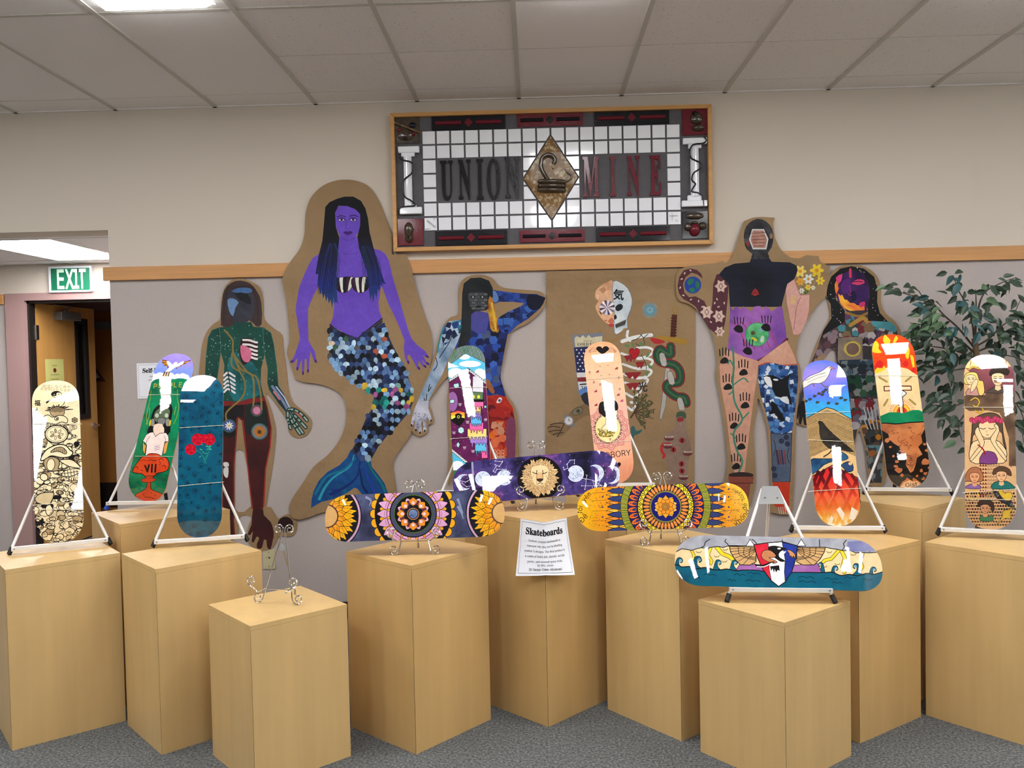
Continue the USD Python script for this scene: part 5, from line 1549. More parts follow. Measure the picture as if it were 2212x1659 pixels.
def star_field(a, poly, n, col, seed, r=(1.2, 3.5)):
    rg = random.Random(seed)
    g = Polygon(poly)
    x0, y0, x1, y1 = g.bounds
    for _ in range(n):
        x, y = rg.uniform(x0, x1), rg.uniform(y0, y1)
        if g.contains(Point(x, y)):
            a.dot(x, y, rg.uniform(*r), col, n=6)


def patches(a, poly, step, cols, seed, sq=True, edge=None, jit=0.3):
    """A collage of torn pieces inside a shape."""
    rg = random.Random(seed)
    g = Polygon(a.P(poly)).buffer(0)
    pts = np.asarray(poly, float)
    x0, y0 = pts.min(0)
    x1, y1 = pts.max(0)
    y = y0
    while y < y1 + step:
        x = x0
        while x < x1 + step:
            cx, cy, th = x + rg.uniform(-jit, jit) * step, y + rg.uniform(-jit, jit) * step, rg.uniform(-0.7, 0.7) if sq else rg.random() * 3
            s = step * rg.uniform(0.55, 0.85)
            q = Polygon(a.P([(cx + s * rg.uniform(0.8, 1.1) * math.cos(th + t), cy + s * rg.uniform(0.8, 1.1) * math.sin(th + t)) for t in np.arange(4 if sq else 6) * 2 * math.pi / (4 if sq else 6) + 0.78])).intersection(g)
            if not q.is_empty:
                a.geom(q, rg.choice(cols))
            x += step
        y += step


# ---- figure with the dark face, green chest and red legs
def figure_one():
    C = (420, 580, 2.592)
    a = Art(*C)
    a.part = "legs"
    a.poly([(160, 735), (240, 745), (300, 725), (390, 715), (410, 780), (432, 900), (425, 1000), (400, 1120), (385, 1340), (330, 1345), (310, 1200), (290, 1020), (270, 850), (245, 830), (235, 960), (222, 1100), (220, 1400), (228, 1500), (160, 1500)], wash([(54, 18, 20), (72, 24, 24), (40, 16, 18)], 9, 2), 0, (116, 34, 28), 6)
    a.poly([(165, 770), (270, 745), (275, 830), (240, 830), (235, 930), (160, 935)], (24, 22, 24), 2).poly([(290, 760), (300, 730), (390, 760), (410, 830), (405, 900), (300, 930), (290, 860)], (26, 34, 32), 2)
    a.poly([(165, 735), (240, 745), (300, 725), (390, 715), (395, 740), (300, 760), (165, 770)], (120, 34, 32))
    a.poly([(165, 1085), (190, 1085), (196, 1105), (178, 1110), (166, 1105)], (216, 214, 210), 2).poly([(165, 1118), (192, 1112), (190, 1165), (178, 1170), (165, 1150)], (216, 214, 210), 2)
    a.line([(240, 840), (235, 960), (222, 1100), (222, 1400)], 7, (122, 38, 30)).line([(275, 850), (292, 1020), (310, 1200), (325, 1340)], 5, (140, 40, 36)).line([(432, 900), (425, 1000), (400, 1120), (390, 1330)], 7, (150, 50, 40))
    for (x, y, r, c1, c2) in ((196, 880, 33, (70, 88, 150), (230, 226, 200)), (350, 795, 28, (130, 60, 90), (200, 130, 160)), (366, 912, 42, (110, 120, 140), (176, 112, 46))):
        a.dot(x, y, r + 6, (50, 92, 74)).dot(x, y, r, c1).ell(x, y, r * 0.74, r * 0.74, c2)
    a.dot(196, 880, 26, (70, 88, 150))
    for k in range(9):
        th = k * 6.283 / 9
        a.ell(196 + 13 * math.cos(th), 880 + 13 * math.sin(th), 12, 4, (232, 230, 214), th, n=10)
    a.dot(196, 880, 5, (200, 160, 60)).dot(366, 915, 12, (90, 60, 20))
    a.part = "torso"
    body = [(225, 300), (320, 300), (332, 326), (390, 330), (425, 355), (395, 480), (375, 560), (372, 640), (390, 720), (300, 730), (240, 748), (162, 740), (165, 640), (170, 540), (150, 470), (120, 400), (140, 330), (210, 322)]
    a.poly(body, wash([(16, 58, 50), (24, 78, 66), (14, 48, 44)], 9, 4))
    a.poly([(210, 470), (300, 500), (360, 580), (372, 700), (300, 730), (220, 740), (180, 620)], wash([(18, 84, 96), (30, 110, 116), (20, 70, 66)], 14, 8), 2)
    star_field(a, body, 90, (150, 180, 170), 3)
    a.poly([(265, 395), (300, 388), (345, 410), (356, 450), (352, 500), (310, 520), (280, 540), (255, 490), (258, 430)], (52, 20, 24), 3)
    for k, y in enumerate((400, 425, 448, 470, 492)):
        a.line([(275, y), (310, y + 2), (340, y + 12), (352, y + 14)], 12, (226, 222, 220), 3)
    a.poly([(262, 430), (300, 440), (322, 470), (310, 520), (280, 520), (262, 480)], (206, 110, 140), 3)
    for k, y in enumerate((590, 615, 638, 660, 682)):
        a.line([(168, y + 10), (190, y - 8), (228, y + 14)], 11, (222, 220, 220), 3)
    a.line([(190, 572), (205, 690)], 5, (40, 20, 24))
    for p in ([(170, 345), (215, 400), (218, 460), (250, 560), (285, 640), (270, 720), (185, 800), (180, 850)], [(218, 470), (260, 560), (325, 600), (335, 700), (330, 770)], [(220, 480), (300, 580), (350, 610), (372, 700), (378, 790)], [(218, 460), (210, 540), (260, 580)]):
        a.line(p, 10, (130, 112, 60), 4)
    la, ra = [(140, 330), (100, 345), (78, 385), (66, 500), (60, 640), (62, 760), (110, 760), (130, 620), (148, 480), (150, 420)], [(385, 332), (430, 360), (445, 420), (462, 540), (472, 655), (500, 700), (540, 790), (520, 812), (470, 750), (420, 680), (410, 640), (412, 560), (392, 470)]
    for q in (la, ra):
        a.part = 'arm|1' if q is la else 'arm|2'
        a.poly(q, wash([(14, 52, 46), (26, 76, 64), (12, 44, 42)], 9, 6), 0, (70, 116, 96), 3)
        star_field(a, q, 70, (150, 180, 170), 5)
    a.poly([(425, 660), (470, 655), (500, 700), (540, 785), (520, 808), (470, 750)], (36, 44, 52))
    a.line([(438, 660), (490, 730), (525, 790)], 15, (112, 130, 160)).line([(448, 690), (478, 730)], 12, (180, 110, 130)).line([(460, 662), (505, 720), (535, 780)], 8, (168, 186, 210))
    a.part = "hand"
    for i, p in enumerate(([(530, 790), (560, 790), (600, 815), (632, 850)], [(535, 800), (570, 830), (625, 890)], [(535, 805), (560, 850), (608, 920)], [(530, 810), (550, 860), (592, 925)], [(524, 806), (526, 850), (540, 895)])):
        a.line(p, 22, (22, 52, 46), 3).line(p, 10, (150, 168, 160), 3)
        for q in (0.35, 0.6, 0.82):
            b = np.asarray(smooth(p, False, 6))
            a.dot(*b[int(q * (len(b) - 1))], 6, (22, 52, 46), n=8)
    a.line([(575, 808), (600, 830)], 6, (190, 70, 80))
    a.part = "claw_foot"
    a.poly([(330, 1345), (385, 1345), (390, 1380), (430, 1420), (446, 1480), (440, 1520), (428, 1570), (410, 1560), (405, 1520), (390, 1520), (380, 1562), (355, 1565), (352, 1540), (365, 1510), (350, 1500), (335, 1530), (322, 1525), (330, 1470), (315, 1490), (300, 1485), (322, 1430)], wash([(52, 20, 22), (66, 26, 24)], 12, 3), 2)
    a.part = "dark_spot"
    a.dot(512, 1432, 44, (40, 18, 20))
    a.part = "hair"
    a.poly([(150, 318), (158, 180), (175, 120), (215, 82), (265, 70), (320, 86), (355, 130), (376, 190), (378, 312), (345, 322), (310, 290), (230, 300), (205, 325)], (62, 48, 48), 2)
    rg = random.Random(2)
    for k in range(16):
        x = rg.uniform(160, 365)
        a.line([(265 + (x - 265) * 0.7, 100), (x, 200), (x + rg.uniform(-5, 5), 300)], 2, (40, 32, 34), 3)
    a.part = "face"
    a.poly([(185, 195), (198, 138), (245, 108), (300, 108), (330, 150), (338, 220), (318, 285), (262, 304), (215, 286)], wash([(44, 44, 52), (58, 60, 72), (36, 34, 40)], 12, 6), 3)
    a.poly([(188, 175), (220, 168), (250, 190), (232, 218), (218, 268), (195, 235)], (104, 136, 176), 2).poly([(212, 130), (255, 110), (318, 112), (325, 134), (270, 140)], (72, 108, 156), 2).poly([(230, 140), (300, 142), (320, 200), (260, 180)], (32, 32, 38), 2)
    out = px(*C, smooth([(255, 58), (320, 72), (372, 112), (388, 190), (395, 285), (450, 338), (492, 372), (502, 450), (520, 590), (528, 668), (552, 745), (605, 792), (652, 838), (658, 875), (640, 922), (600, 948), (560, 942), (530, 915), (520, 850), (470, 775), (430, 722), (402, 706), (432, 790), (458, 900), (452, 1000), (436, 1130), (405, 1322), (430, 1335), (470, 1398), (500, 1382), (535, 1374), (568, 1396), (577, 1440), (556, 1492), (510, 1500), (475, 1498), (445, 1556), (400, 1580), (340, 1568), (300, 1520), (300, 1460), (320, 1390), (255, 1392), (240, 1500), (140, 1500), (140, 1100), (150, 900), (130, 790), (40, 790), (26, 640), (34, 520), (46, 420), (72, 352), (110, 308), (145, 280), (150, 190), (172, 116), (210, 72)], True, 3))
    hole = px(*C, [(232, 1022), (250, 1010), (278, 1022), (296, 1110), (308, 1230), (318, 1330), (280, 1362), (250, 1364), (228, 1345), (226, 1200)])
    return paper_figure("paper figure with a dark blue face, green chest and dark red legs", [out, hole], a, 0.002, 1)


# ---- mermaid
def figure_mermaid():
    Bc, Cc = (600, 370, 3.318), (640, 680, 3.607)
    a = Art(*Bc)
    PU = wash([(96, 66, 176), (106, 76, 190), (90, 60, 166)], 5, 3, 0.8)
    a.part = "arm|1"
    arm1 = [(300, 600), (262, 625), (235, 670), (200, 745), (160, 840), (140, 940), (134, 1000), (150, 1100), (165, 1200), (150, 1250), (125, 1320), (100, 1372), (118, 1375), (150, 1335), (138, 1410), (150, 1425), (165, 1380), (178, 1340), (180, 1450), (192, 1452), (198, 1345), (212, 1345), (216, 1435), (228, 1432), (232, 1340), (240, 1290), (268, 1365), (284, 1368), (270, 1290), (245, 1250), (225, 1210), (222, 1100), (222, 985), (262, 890), (300, 830), (330, 760), (350, 640)]
    a.poly(arm1, PU, 0)
    for x, y, r in ((107, 1362, 0.9), (146, 1415, 0.2), (186, 1446, 0), (222, 1430, 0.1), (277, 1360, -0.4)):
        a.ell(x, y, 7, 14, (58, 30, 110), r, n=12)
    a.part = "arm|2"
    arm2 = [(690, 560), (740, 570), (780, 600), (805, 650), (830, 760), (860, 870), (900, 1010), (935, 1130), (962, 1200), (1000, 1245), (1060, 1290), (1084, 1330), (1068, 1335), (1040, 1318), (1068, 1365), (1084, 1382), (1066, 1386), (1030, 1345), (1050, 1385), (1066, 1402), (1048, 1404), (1010, 1355), (1008, 1395), (1022, 1415), (1004, 1418), (975, 1360), (945, 1310), (930, 1330), (944, 1372), (932, 1376), (914, 1335), (905, 1260), (912, 1215), (880, 1130), (840, 1040), (800, 960), (760, 850), (720, 720)]
    a.poly(arm2, PU)
    for x, y, r in ((1074, 1328, -1.0), (1077, 1378, -0.8), (1058, 1398, -0.7), (1014, 1411, -0.5), (938, 1368, -0.3)):
        a.ell(x, y, 7, 14, (58, 30, 110), r, n=12)
    a.part = "torso"
    a.poly([(440, 470), (585, 470), (600, 550), (700, 560), (770, 610), (780, 740), (740, 850), (725, 940), (730, 1000), (752, 1055), (680, 1120), (570, 1200), (480, 1160), (380, 1100), (400, 1050), (410, 960), (380, 860), (330, 760), (300, 690), (300, 600), (420, 560)], PU)
    a.line([(480, 590), (545, 600), (585, 585)], 4, (80, 52, 150), 3).line([(545, 745), (545, 800)], 4, (80, 52, 150)).line([(545, 930), (545, 1010)], 3, (92, 62, 168))
    a.part = "shell_top"
    for s, x in ((-1, 478), (1, 600)):
        sh = smooth([(x - 60, 775), (x - 20, 765), (x + 62, 762), (x + 68, 800), (x + 45, 850), (x, 872), (x - 40, 858), (x - 62, 820)], True, 4)
        a.poly(sh, (40, 24, 40), 0, K, 4)
        g = Polygon(a.P(sh))
        for k in range(5):
            xx = x - 50 + k * 26 + (10 if s < 0 else 0)
            c = [(40, 22, 44), (226, 226, 214), (26, 24, 32), (60, 34, 56), (218, 220, 206)][(k + (0 if s < 0 else 3)) % 5]
            q = Polygon(a.P(smooth([(xx - 13, 768), (xx + 13, 764), (x + (xx - x) * 0.6 + 9, 860), (x + (xx - x) * 0.6 - 9, 862)], True, 4))).intersection(g)
            a.geom(q, c)
    rg = random.Random(9)
    for _ in range(36):
        x, y = rg.choice((rg.uniform(478, 500), rg.uniform(640, 662))), rg.uniform(775, 850)
        a.line([(x - 6, y), (x + 5, y + 5)], 3, K)
    a.part = "face"
    a.poly([(412, 330), (415, 290), (440, 255), (500, 250), (560, 270), (595, 310), (598, 380), (582, 440), (548, 478), (520, 494), (490, 488), (450, 460), (425, 410)], PU, 3)
    for x, t in ((462, 0), (545, 1)):
        a.poly(smooth([(x - 24, 352), (x, 340), (x + 22, 352), (x, 362)], True, 3), (206, 190, 230), 0, (40, 20, 80), 3).dot(x, 350, 9, (24, 14, 50), n=12)
        a.line([(x - 30, 345), (x, 334), (x + 28, 348)], 4, (44, 24, 90), 3)
    a.line([(430, 332), (455, 322), (490, 328)], 7, (54, 30, 108), 3).line([(520, 326), (550, 318), (580, 330)], 7, (54, 30, 108), 3)
    a.line([(500, 350), (492, 395), (488, 408), (515, 412), (522, 400)], 3.5, (74, 46, 146), 3)
    a.poly([(474, 442), (495, 432), (508, 436), (522, 430), (542, 440), (522, 456), (500, 460)], (74, 36, 120), 3).line([(476, 443), (508, 444), (540, 441)], 3, (44, 20, 80))
    a.line([(440, 460), (485, 492), (520, 497), (560, 476)], 3, (76, 48, 148), 3)
    a.part = "hair"
    HC = grad([(1.9, (30, 66, 110)), (2.05, (34, 44, 120)), (2.18, (22, 26, 60)), (2.3, (14, 16, 24)), (2.6, (14, 15, 20))], 1, 20, 4, 0.03)
    a.poly([(340, 330), (345, 260), (375, 225), (430, 200), (480, 186), (545, 185), (600, 215), (632, 270), (650, 340), (662, 440), (690, 545), (720, 640), (745, 720), (770, 790), (782, 812), (762, 808), (745, 790), (760, 830), (742, 815), (735, 860), (722, 845), (712, 915), (700, 870), (688, 940), (676, 880), (668, 935), (660, 870), (655, 760), (620, 640), (590, 560), (575, 470), (595, 390), (595, 310), (560, 275), (500, 252), (440, 250), (415, 300), (420, 400), (445, 480), (440, 560), (432, 700), (428, 850), (436, 955), (422, 935), (412, 950), (405, 900), (395, 985), (384, 920), (372, 950), (362, 900), (352, 935), (342, 880), (330, 915), (322, 850), (308, 890), (300, 820), (290, 850), (300, 740), (280, 740), (300, 620), (325, 500)], HC)
    for k in range(22):
        x = 300 + k * 6
        a.line([(375 + k * 2, 520), (x + 30, 650), (x + rg.uniform(-6, 6), 880)], 2.4, rg.choice(((20, 30, 70), (40, 50, 130), (24, 70, 90), (14, 14, 20))), 3)
        x = 612 + k * 6
        a.line([(600 + k * 3, 540), (x, 660), (x + 20 + rg.uniform(-6, 6), 820)], 2.4, rg.choice(((20, 30, 70), (40, 50, 130), (24, 70, 90), (14, 14, 20))), 3)
    a.at(*Cc)
    a.part = "tail_fin"
    TF = wash([(10, 44, 110), (16, 80, 140), (10, 60, 120), (14, 100, 130), (20, 40, 120)], 9, 12)
    a.poly([(430, 1050), (460, 1075), (510, 1130), (560, 1125), (585, 1130), (590, 1180), (640, 1240), (690, 1310), (722, 1395), (650, 1400), (520, 1400), (480, 1350), (455, 1345), (400, 1385), (300, 1430), (200, 1455), (120, 1502), (125, 1440), (140, 1370), (180, 1290), (250, 1220), (340, 1170), (400, 1110)], TF)
    for p, c in (([(455, 1090), (420, 1180), (300, 1260), (230, 1340), (180, 1440)], (40, 150, 170)), ([(500, 1140), (480, 1250), (400, 1330), (260, 1400)], (12, 40, 110)), ([(470, 1110), (380, 1200), (240, 1260), (150, 1400)], (16, 110, 140)), ([(560, 1140), (600, 1220), (660, 1300), (700, 1380)], (14, 110, 120)), ([(520, 1150), (560, 1260), (620, 1390)], (30, 60, 160)), ([(500, 1200), (520, 1320), (560, 1390)], (10, 30, 90))):
        a.taper(p, 10, 22, c, 4)
    a.part = "waistband"
    for k in range(5):
        a.line([(268, 76 + 10 * k), (340, 132 + 10 * k), (480, 186 + 4 * k)], 9, ((30, 24, 40), (60, 40, 70), (24, 22, 30), (120, 60, 70), (40, 40, 60))[k], 2).line([(480, 186 + 4 * k), (570, 110 + 10 * k), (672, 30 + 12 * k)], 9, ((34, 28, 44), (70, 60, 80), (24, 22, 34), (90, 90, 110), (50, 50, 80))[k], 2)
    tail = [(258, 170), (262, 330), (300, 410), (370, 470), (450, 530), (530, 580), (610, 630), (600, 720), (545, 810), (500, 920), (450, 1030), (430, 1060), (520, 1130), (585, 1130), (640, 1030), (720, 930), (800, 850), (880, 760), (912, 680), (910, 600), (870, 470), (820, 360), (760, 250), (720, 160), (690, 60), (560, 130), (480, 190), (340, 135), (268, 100)]
    a.part = "tail"
    a.poly(tail, (40, 52, 80))
    outl = np.vstack([px(*Bc, smooth([(42, 790), (60, 720), (110, 640), (165, 560), (195, 460), (200, 360), (212, 270), (250, 180), (330, 105), (430, 68), (540, 66), (630, 95), (690, 150), (735, 230), (775, 330), (812, 430), (850, 520), (920, 600), (960, 700), (1000, 860), (1050, 1020), (1095, 1140), (1110, 1240), (1100, 1330)], False, 3)), px(*Cc, smooth([(1060, 290), (1040, 420), (1000, 520), (960, 620), (935, 720), (905, 860), (890, 940), (820, 1040), (765, 1120), (756, 1180), (770, 1290), (778, 1420), (700, 1500), (400, 1520), (220, 1535), (100, 1575), (20, 1592), (-30, 1570), (-50, 1500), (-20, 1420), (60, 1300), (140, 1180), (250, 1090), (330, 990), (380, 880), (396, 770), (385, 680), (340, 610), (250, 560), (150, 535), (60, 525), (0, 500)], False, 3)), px(*Bc, smooth([(100, 1400), (72, 1300), (90, 1200), (75, 1000)], False, 3))])
    t, h, o = paper_figure("tall mermaid paper figure with purple skin and a tail of cut-paper scales", [outl], a, 0.012, 4)
    # every scale of the tail is a cut piece of paper of its own, its tip lifted over the next
    g = Polygon(tail).buffer(0)
    pals = [[(24, 28, 44), (30, 44, 84), (86, 120, 170), (176, 206, 226), (54, 72, 120), (18, 20, 28), (120, 160, 200)], [(140, 40, 40), (196, 96, 70), (206, 190, 170), (60, 90, 70), (90, 90, 90)], [(40, 150, 140), (150, 206, 200), (230, 190, 60), (170, 90, 150), (20, 110, 110)]]
    spots, row, y = [], 0, 90.0
    while y < 1140:
        x = 240 + (row % 2) * 26
        while x < 930:
            if g.contains(Point(x, y)):
                spots.append((x, y))
            x += 42.5
        y += 33
        row += 1
    rg = random.Random(31)
    for x, y in spots:
        s, l = rg.uniform(15, 27), rg.uniform(20, 33)
        pal = pals[0] if rg.random() < 0.74 else pals[2] if 540 < y < 760 and rg.random() < 0.75 else pals[1 if y < 420 and rg.random() < 0.5 else 0]
        if 560 < y < 720 and rg.random() < 0.5:
            pal = pals[2]
        th = rg.uniform(-0.25, 0.25)
        u = np.linspace(0, 2 * math.pi, 13)[:-1]
        q = np.stack([x + s * np.sin(u), y + l * -np.cos(u) * np.where(np.cos(u) < 0, 1.0, 0.8)], 1)
        q = (q - [x, y]) @ np.array([[math.cos(th), math.sin(th)], [-math.sin(th), math.cos(th)]]) + [x, y]
        w = on_wall(px(*Cc, q))
        base = h(on_wall(px(*Cc, [(x, y)])))[0]
        lift = 0.0010 + 0.0032 * (q[:, 1] - (y - l)) / (2 * l)
        lift = 0.0046 - lift + 0.0002
        v = np.stack([w[:, 0], WALL_Y - base - lift, w[:, 1]], 1)
        vb = v + [0, 0.0005, 0]
        n = len(v)
        k = np.arange(1, n - 1)
        f = np.vstack([np.stack([0 * k, k + 1, k], 1), np.stack([n + 0 * k, n + k, n + k + 1], 1)])
        c = lin(np.array(rg.choice(pal), float) * rg.uniform(0.8, 1.15))
        obj("scale", (np.vstack([v, vb]) - o, f), M["collage"], t, colors=np.broadcast_to(np.clip(c, 0, 1), (2 * n, 3)))


# ---- blue and red figure with a raised arm
def figure_three():
    C = (870, 580, 3.318)
    a = Art(*C)
    BLU = wash([(24, 42, 110), (44, 74, 150), (20, 30, 76), (60, 100, 176)], 9, 5, 1.1)
    a.part = "raised_arm"
    arm = [(640, 165), (680, 160), (760, 172), (870, 182), (960, 185), (1010, 205), (1018, 225), (980, 290), (900, 360), (820, 410), (760, 470), (690, 470), (670, 400), (690, 350), (760, 310), (850, 270), (870, 250), (790, 240), (700, 240), (665, 250), (645, 230)]
    a.poly(arm, BLU)
    patches(a, arm, 46, [(30, 56, 130), (54, 96, 170), (24, 34, 84), (40, 70, 150), (16, 22, 50)], 2)
    a.poly([(900, 190), (1010, 205), (1018, 225), (985, 285), (930, 300), (890, 260)], (14, 16, 40), 2)
    a.poly([(635, 165), (665, 160), (685, 195), (690, 230), (660, 250), (640, 215)], (88, 124, 180), 2, (20, 20, 50), 4)
    a.part = "torso"
    body = [(335, 380), (430, 365), (500, 330), (610, 320), (660, 380), (690, 440), (760, 440), (735, 560), (710, 700), (700, 780), (720, 850), (740, 920), (600, 930), (430, 930), (400, 830), (370, 620), (380, 560), (300, 420)]
    a.poly(body, BLU)
    patches(a, body, 52, [(24, 44, 120), (40, 74, 160), (18, 26, 70), (58, 96, 180), (70, 84, 120), (14, 18, 44), (30, 40, 96)], 4, False)
    a.poly([(490, 320), (610, 320), (605, 440), (570, 470), (500, 440)], wash([(62, 72, 150), (78, 70, 140), (48, 60, 140)], 12, 3), 2)
    a.poly([(590, 800), (620, 800), (660, 880), (640, 895), (605, 850)], (150, 90, 50), 2)
    a.part = "hip"
    hip = [(430, 930), (600, 912), (690, 905), (740, 920), (790, 1000), (806, 1100), (808, 1250), (800, 1380), (420, 1380), (400, 1100)]
    a.poly(hip, wash([(150, 24, 24), (190, 50, 30), (110, 18, 28), (206, 84, 40)], 7, 8, 1.1))
    patches(a, [(640, 1100), (720, 1080), (780, 1250), (760, 1370), (660, 1370), (610, 1250)], 48, [(206, 84, 40), (220, 110, 70), (190, 60, 40), (200, 140, 110)], 7, False)
    patches(a, [(600, 950), (700, 960), (780, 1010), (800, 1080), (700, 1090), (610, 1060)], 50, [(120, 20, 24), (160, 34, 30), (96, 14, 24)], 9, False)
    a.poly([(745, 1090), (806, 1080), (808, 1250), (800, 1380), (750, 1380)], (120, 60, 90), 2)
    a.dot(695, 945, 38, (176, 40, 30)).poly(smooth([(672, 960), (690, 925), (712, 930), (700, 960)], True, 3), (226, 222, 220)).dot(694, 945, 10, (60, 80, 110))
    a.dot(640, 1195, 24, (226, 110, 30))
    for k in range(9):
        a.line(circ(660 + (k % 3) * 28, 1310 + (k // 3) * 24, 12), 3, (230, 190, 170))
    a.part = "lowered_arm"
    la = [(335, 380), (410, 370), (430, 440), (380, 560), (330, 640), (295, 740), (240, 840), (190, 940), (110, 950), (160, 830), (220, 700), (260, 580), (280, 470)]
    a.poly(la, wash([(150, 172, 196), (118, 144, 172), (180, 196, 212), (90, 120, 150)], 8, 6))
    patches(a, [(320, 390), (420, 370), (430, 440), (400, 480), (290, 560), (280, 470)], 44, [(30, 60, 120), (20, 30, 70), (40, 110, 130), (24, 40, 60)], 3)
    a.line([(300, 400), (270, 500), (250, 600)], 10, (40, 130, 140), 3)
    for p in ([(360, 470), (330, 540), (290, 600), (265, 640)], [(240, 640), (250, 690), (225, 730)], [(195, 830), (185, 880), (205, 850)], [(155, 930), (165, 960), (150, 990)], [(175, 900), (170, 950)]):
        a.line(p, 6, (36, 44, 56), 3)
    a.part = "hand"
    a.poly([(110, 950), (190, 945), (185, 1000), (205, 1060), (212, 1095), (198, 1100), (180, 1060), (170, 1080), (172, 1150), (165, 1170), (150, 1165), (148, 1090), (135, 1100), (138, 1170), (125, 1182), (115, 1170), (112, 1090), (105, 1150), (97, 1162), (88, 1150), (90, 1080), (72, 1125), (62, 1130), (66, 1080), (85, 1010)], wash([(176, 178, 196), (196, 200, 214), (150, 154, 176)], 16, 2))
    rg = random.Random(4)
    for _ in range(80):
        x, y = rg.uniform(72, 175), rg.uniform(1030, 1140)
        a.line([(x - 4, y), (x + 4, y + rg.uniform(-4, 4))], 2.4, (90, 80, 110))
    for x, y in ((66, 1122), (97, 1156), (127, 1174), (160, 1162), (205, 1090)):
        a.ell(x, y, 6, 9, (30, 22, 20), n=10)
    a.part = "hair"
    a.poly([(428, 180), (440, 110), (490, 72), (560, 68), (620, 90), (645, 140), (648, 200), (625, 280), (600, 300), (520, 310), (492, 330), (490, 500), (440, 560), (395, 565), (420, 440), (425, 300)], wash([(24, 28, 32), (34, 40, 44), (16, 18, 22)], 10, 2))
    a.part = "face"
    a.poly([(470, 185), (500, 172), (590, 172), (608, 210), (600, 280), (560, 300), (510, 295), (478, 250)], wash([(44, 48, 52), (62, 66, 70)], 16, 3), 2)
    for r in range(6):
        for k in range(4):
            x, y = 482 + k * 33 + (r % 2) * 14, 180 + r * 20
            if x < 590:
                a.poly([(x, y), (x + 27, y), (x + 27, y + 14), (x, y + 14)], (92, 94, 94) if (k + r) % 2 else (74, 78, 80))
    for x in (505, 572):
        a.ell(x, 206, 18, 8, (24, 24, 28)).ell(x, 206, 7, 5, (170, 172, 176))
    a.poly([(525, 268), (565, 268), (558, 280), (530, 280)], (24, 24, 28), 2).line([(540, 215), (534, 245), (556, 247)], 3, (24, 24, 28))
    a.part = "ribbon"
    a.poly([(612, 270), (625, 200), (650, 230), (660, 290), (692, 445), (665, 455), (630, 430)], wash([(120, 30, 24), (200, 160, 40), (150, 40, 30)], 26, 4), 2).line([(640, 250), (655, 340), (668, 440)], 16, (206, 170, 60))
    out = px(*C, smooth([(400, 190), (415, 110), (465, 62), (560, 48), (640, 70), (690, 125), (760, 145), (880, 155), (980, 165), (1020, 195), (1026, 235), (990, 310), (900, 390), (800, 440), (765, 480), (740, 600), (710, 730), (705, 800), (745, 900), (800, 980), (826, 1090), (830, 1250), (815, 1400), (560, 1440), (380, 1470), (335, 1560), (325, 1480), (335, 1300), (325, 1100), (325, 900), (338, 780), (300, 800), (230, 890), (190, 960), (205, 1010), (222, 1080), (220, 1105), (185, 1120), (180, 1170), (130, 1202), (90, 1190), (60, 1150), (56, 1100), (75, 1000), (110, 900), (160, 800), (215, 660), (260, 500), (300, 400), (345, 350), (395, 330), (402, 260)], True, 3))
    return paper_figure("paper figure in blue with one arm raised behind its head and red hips", [out], a, 0.014, 7)


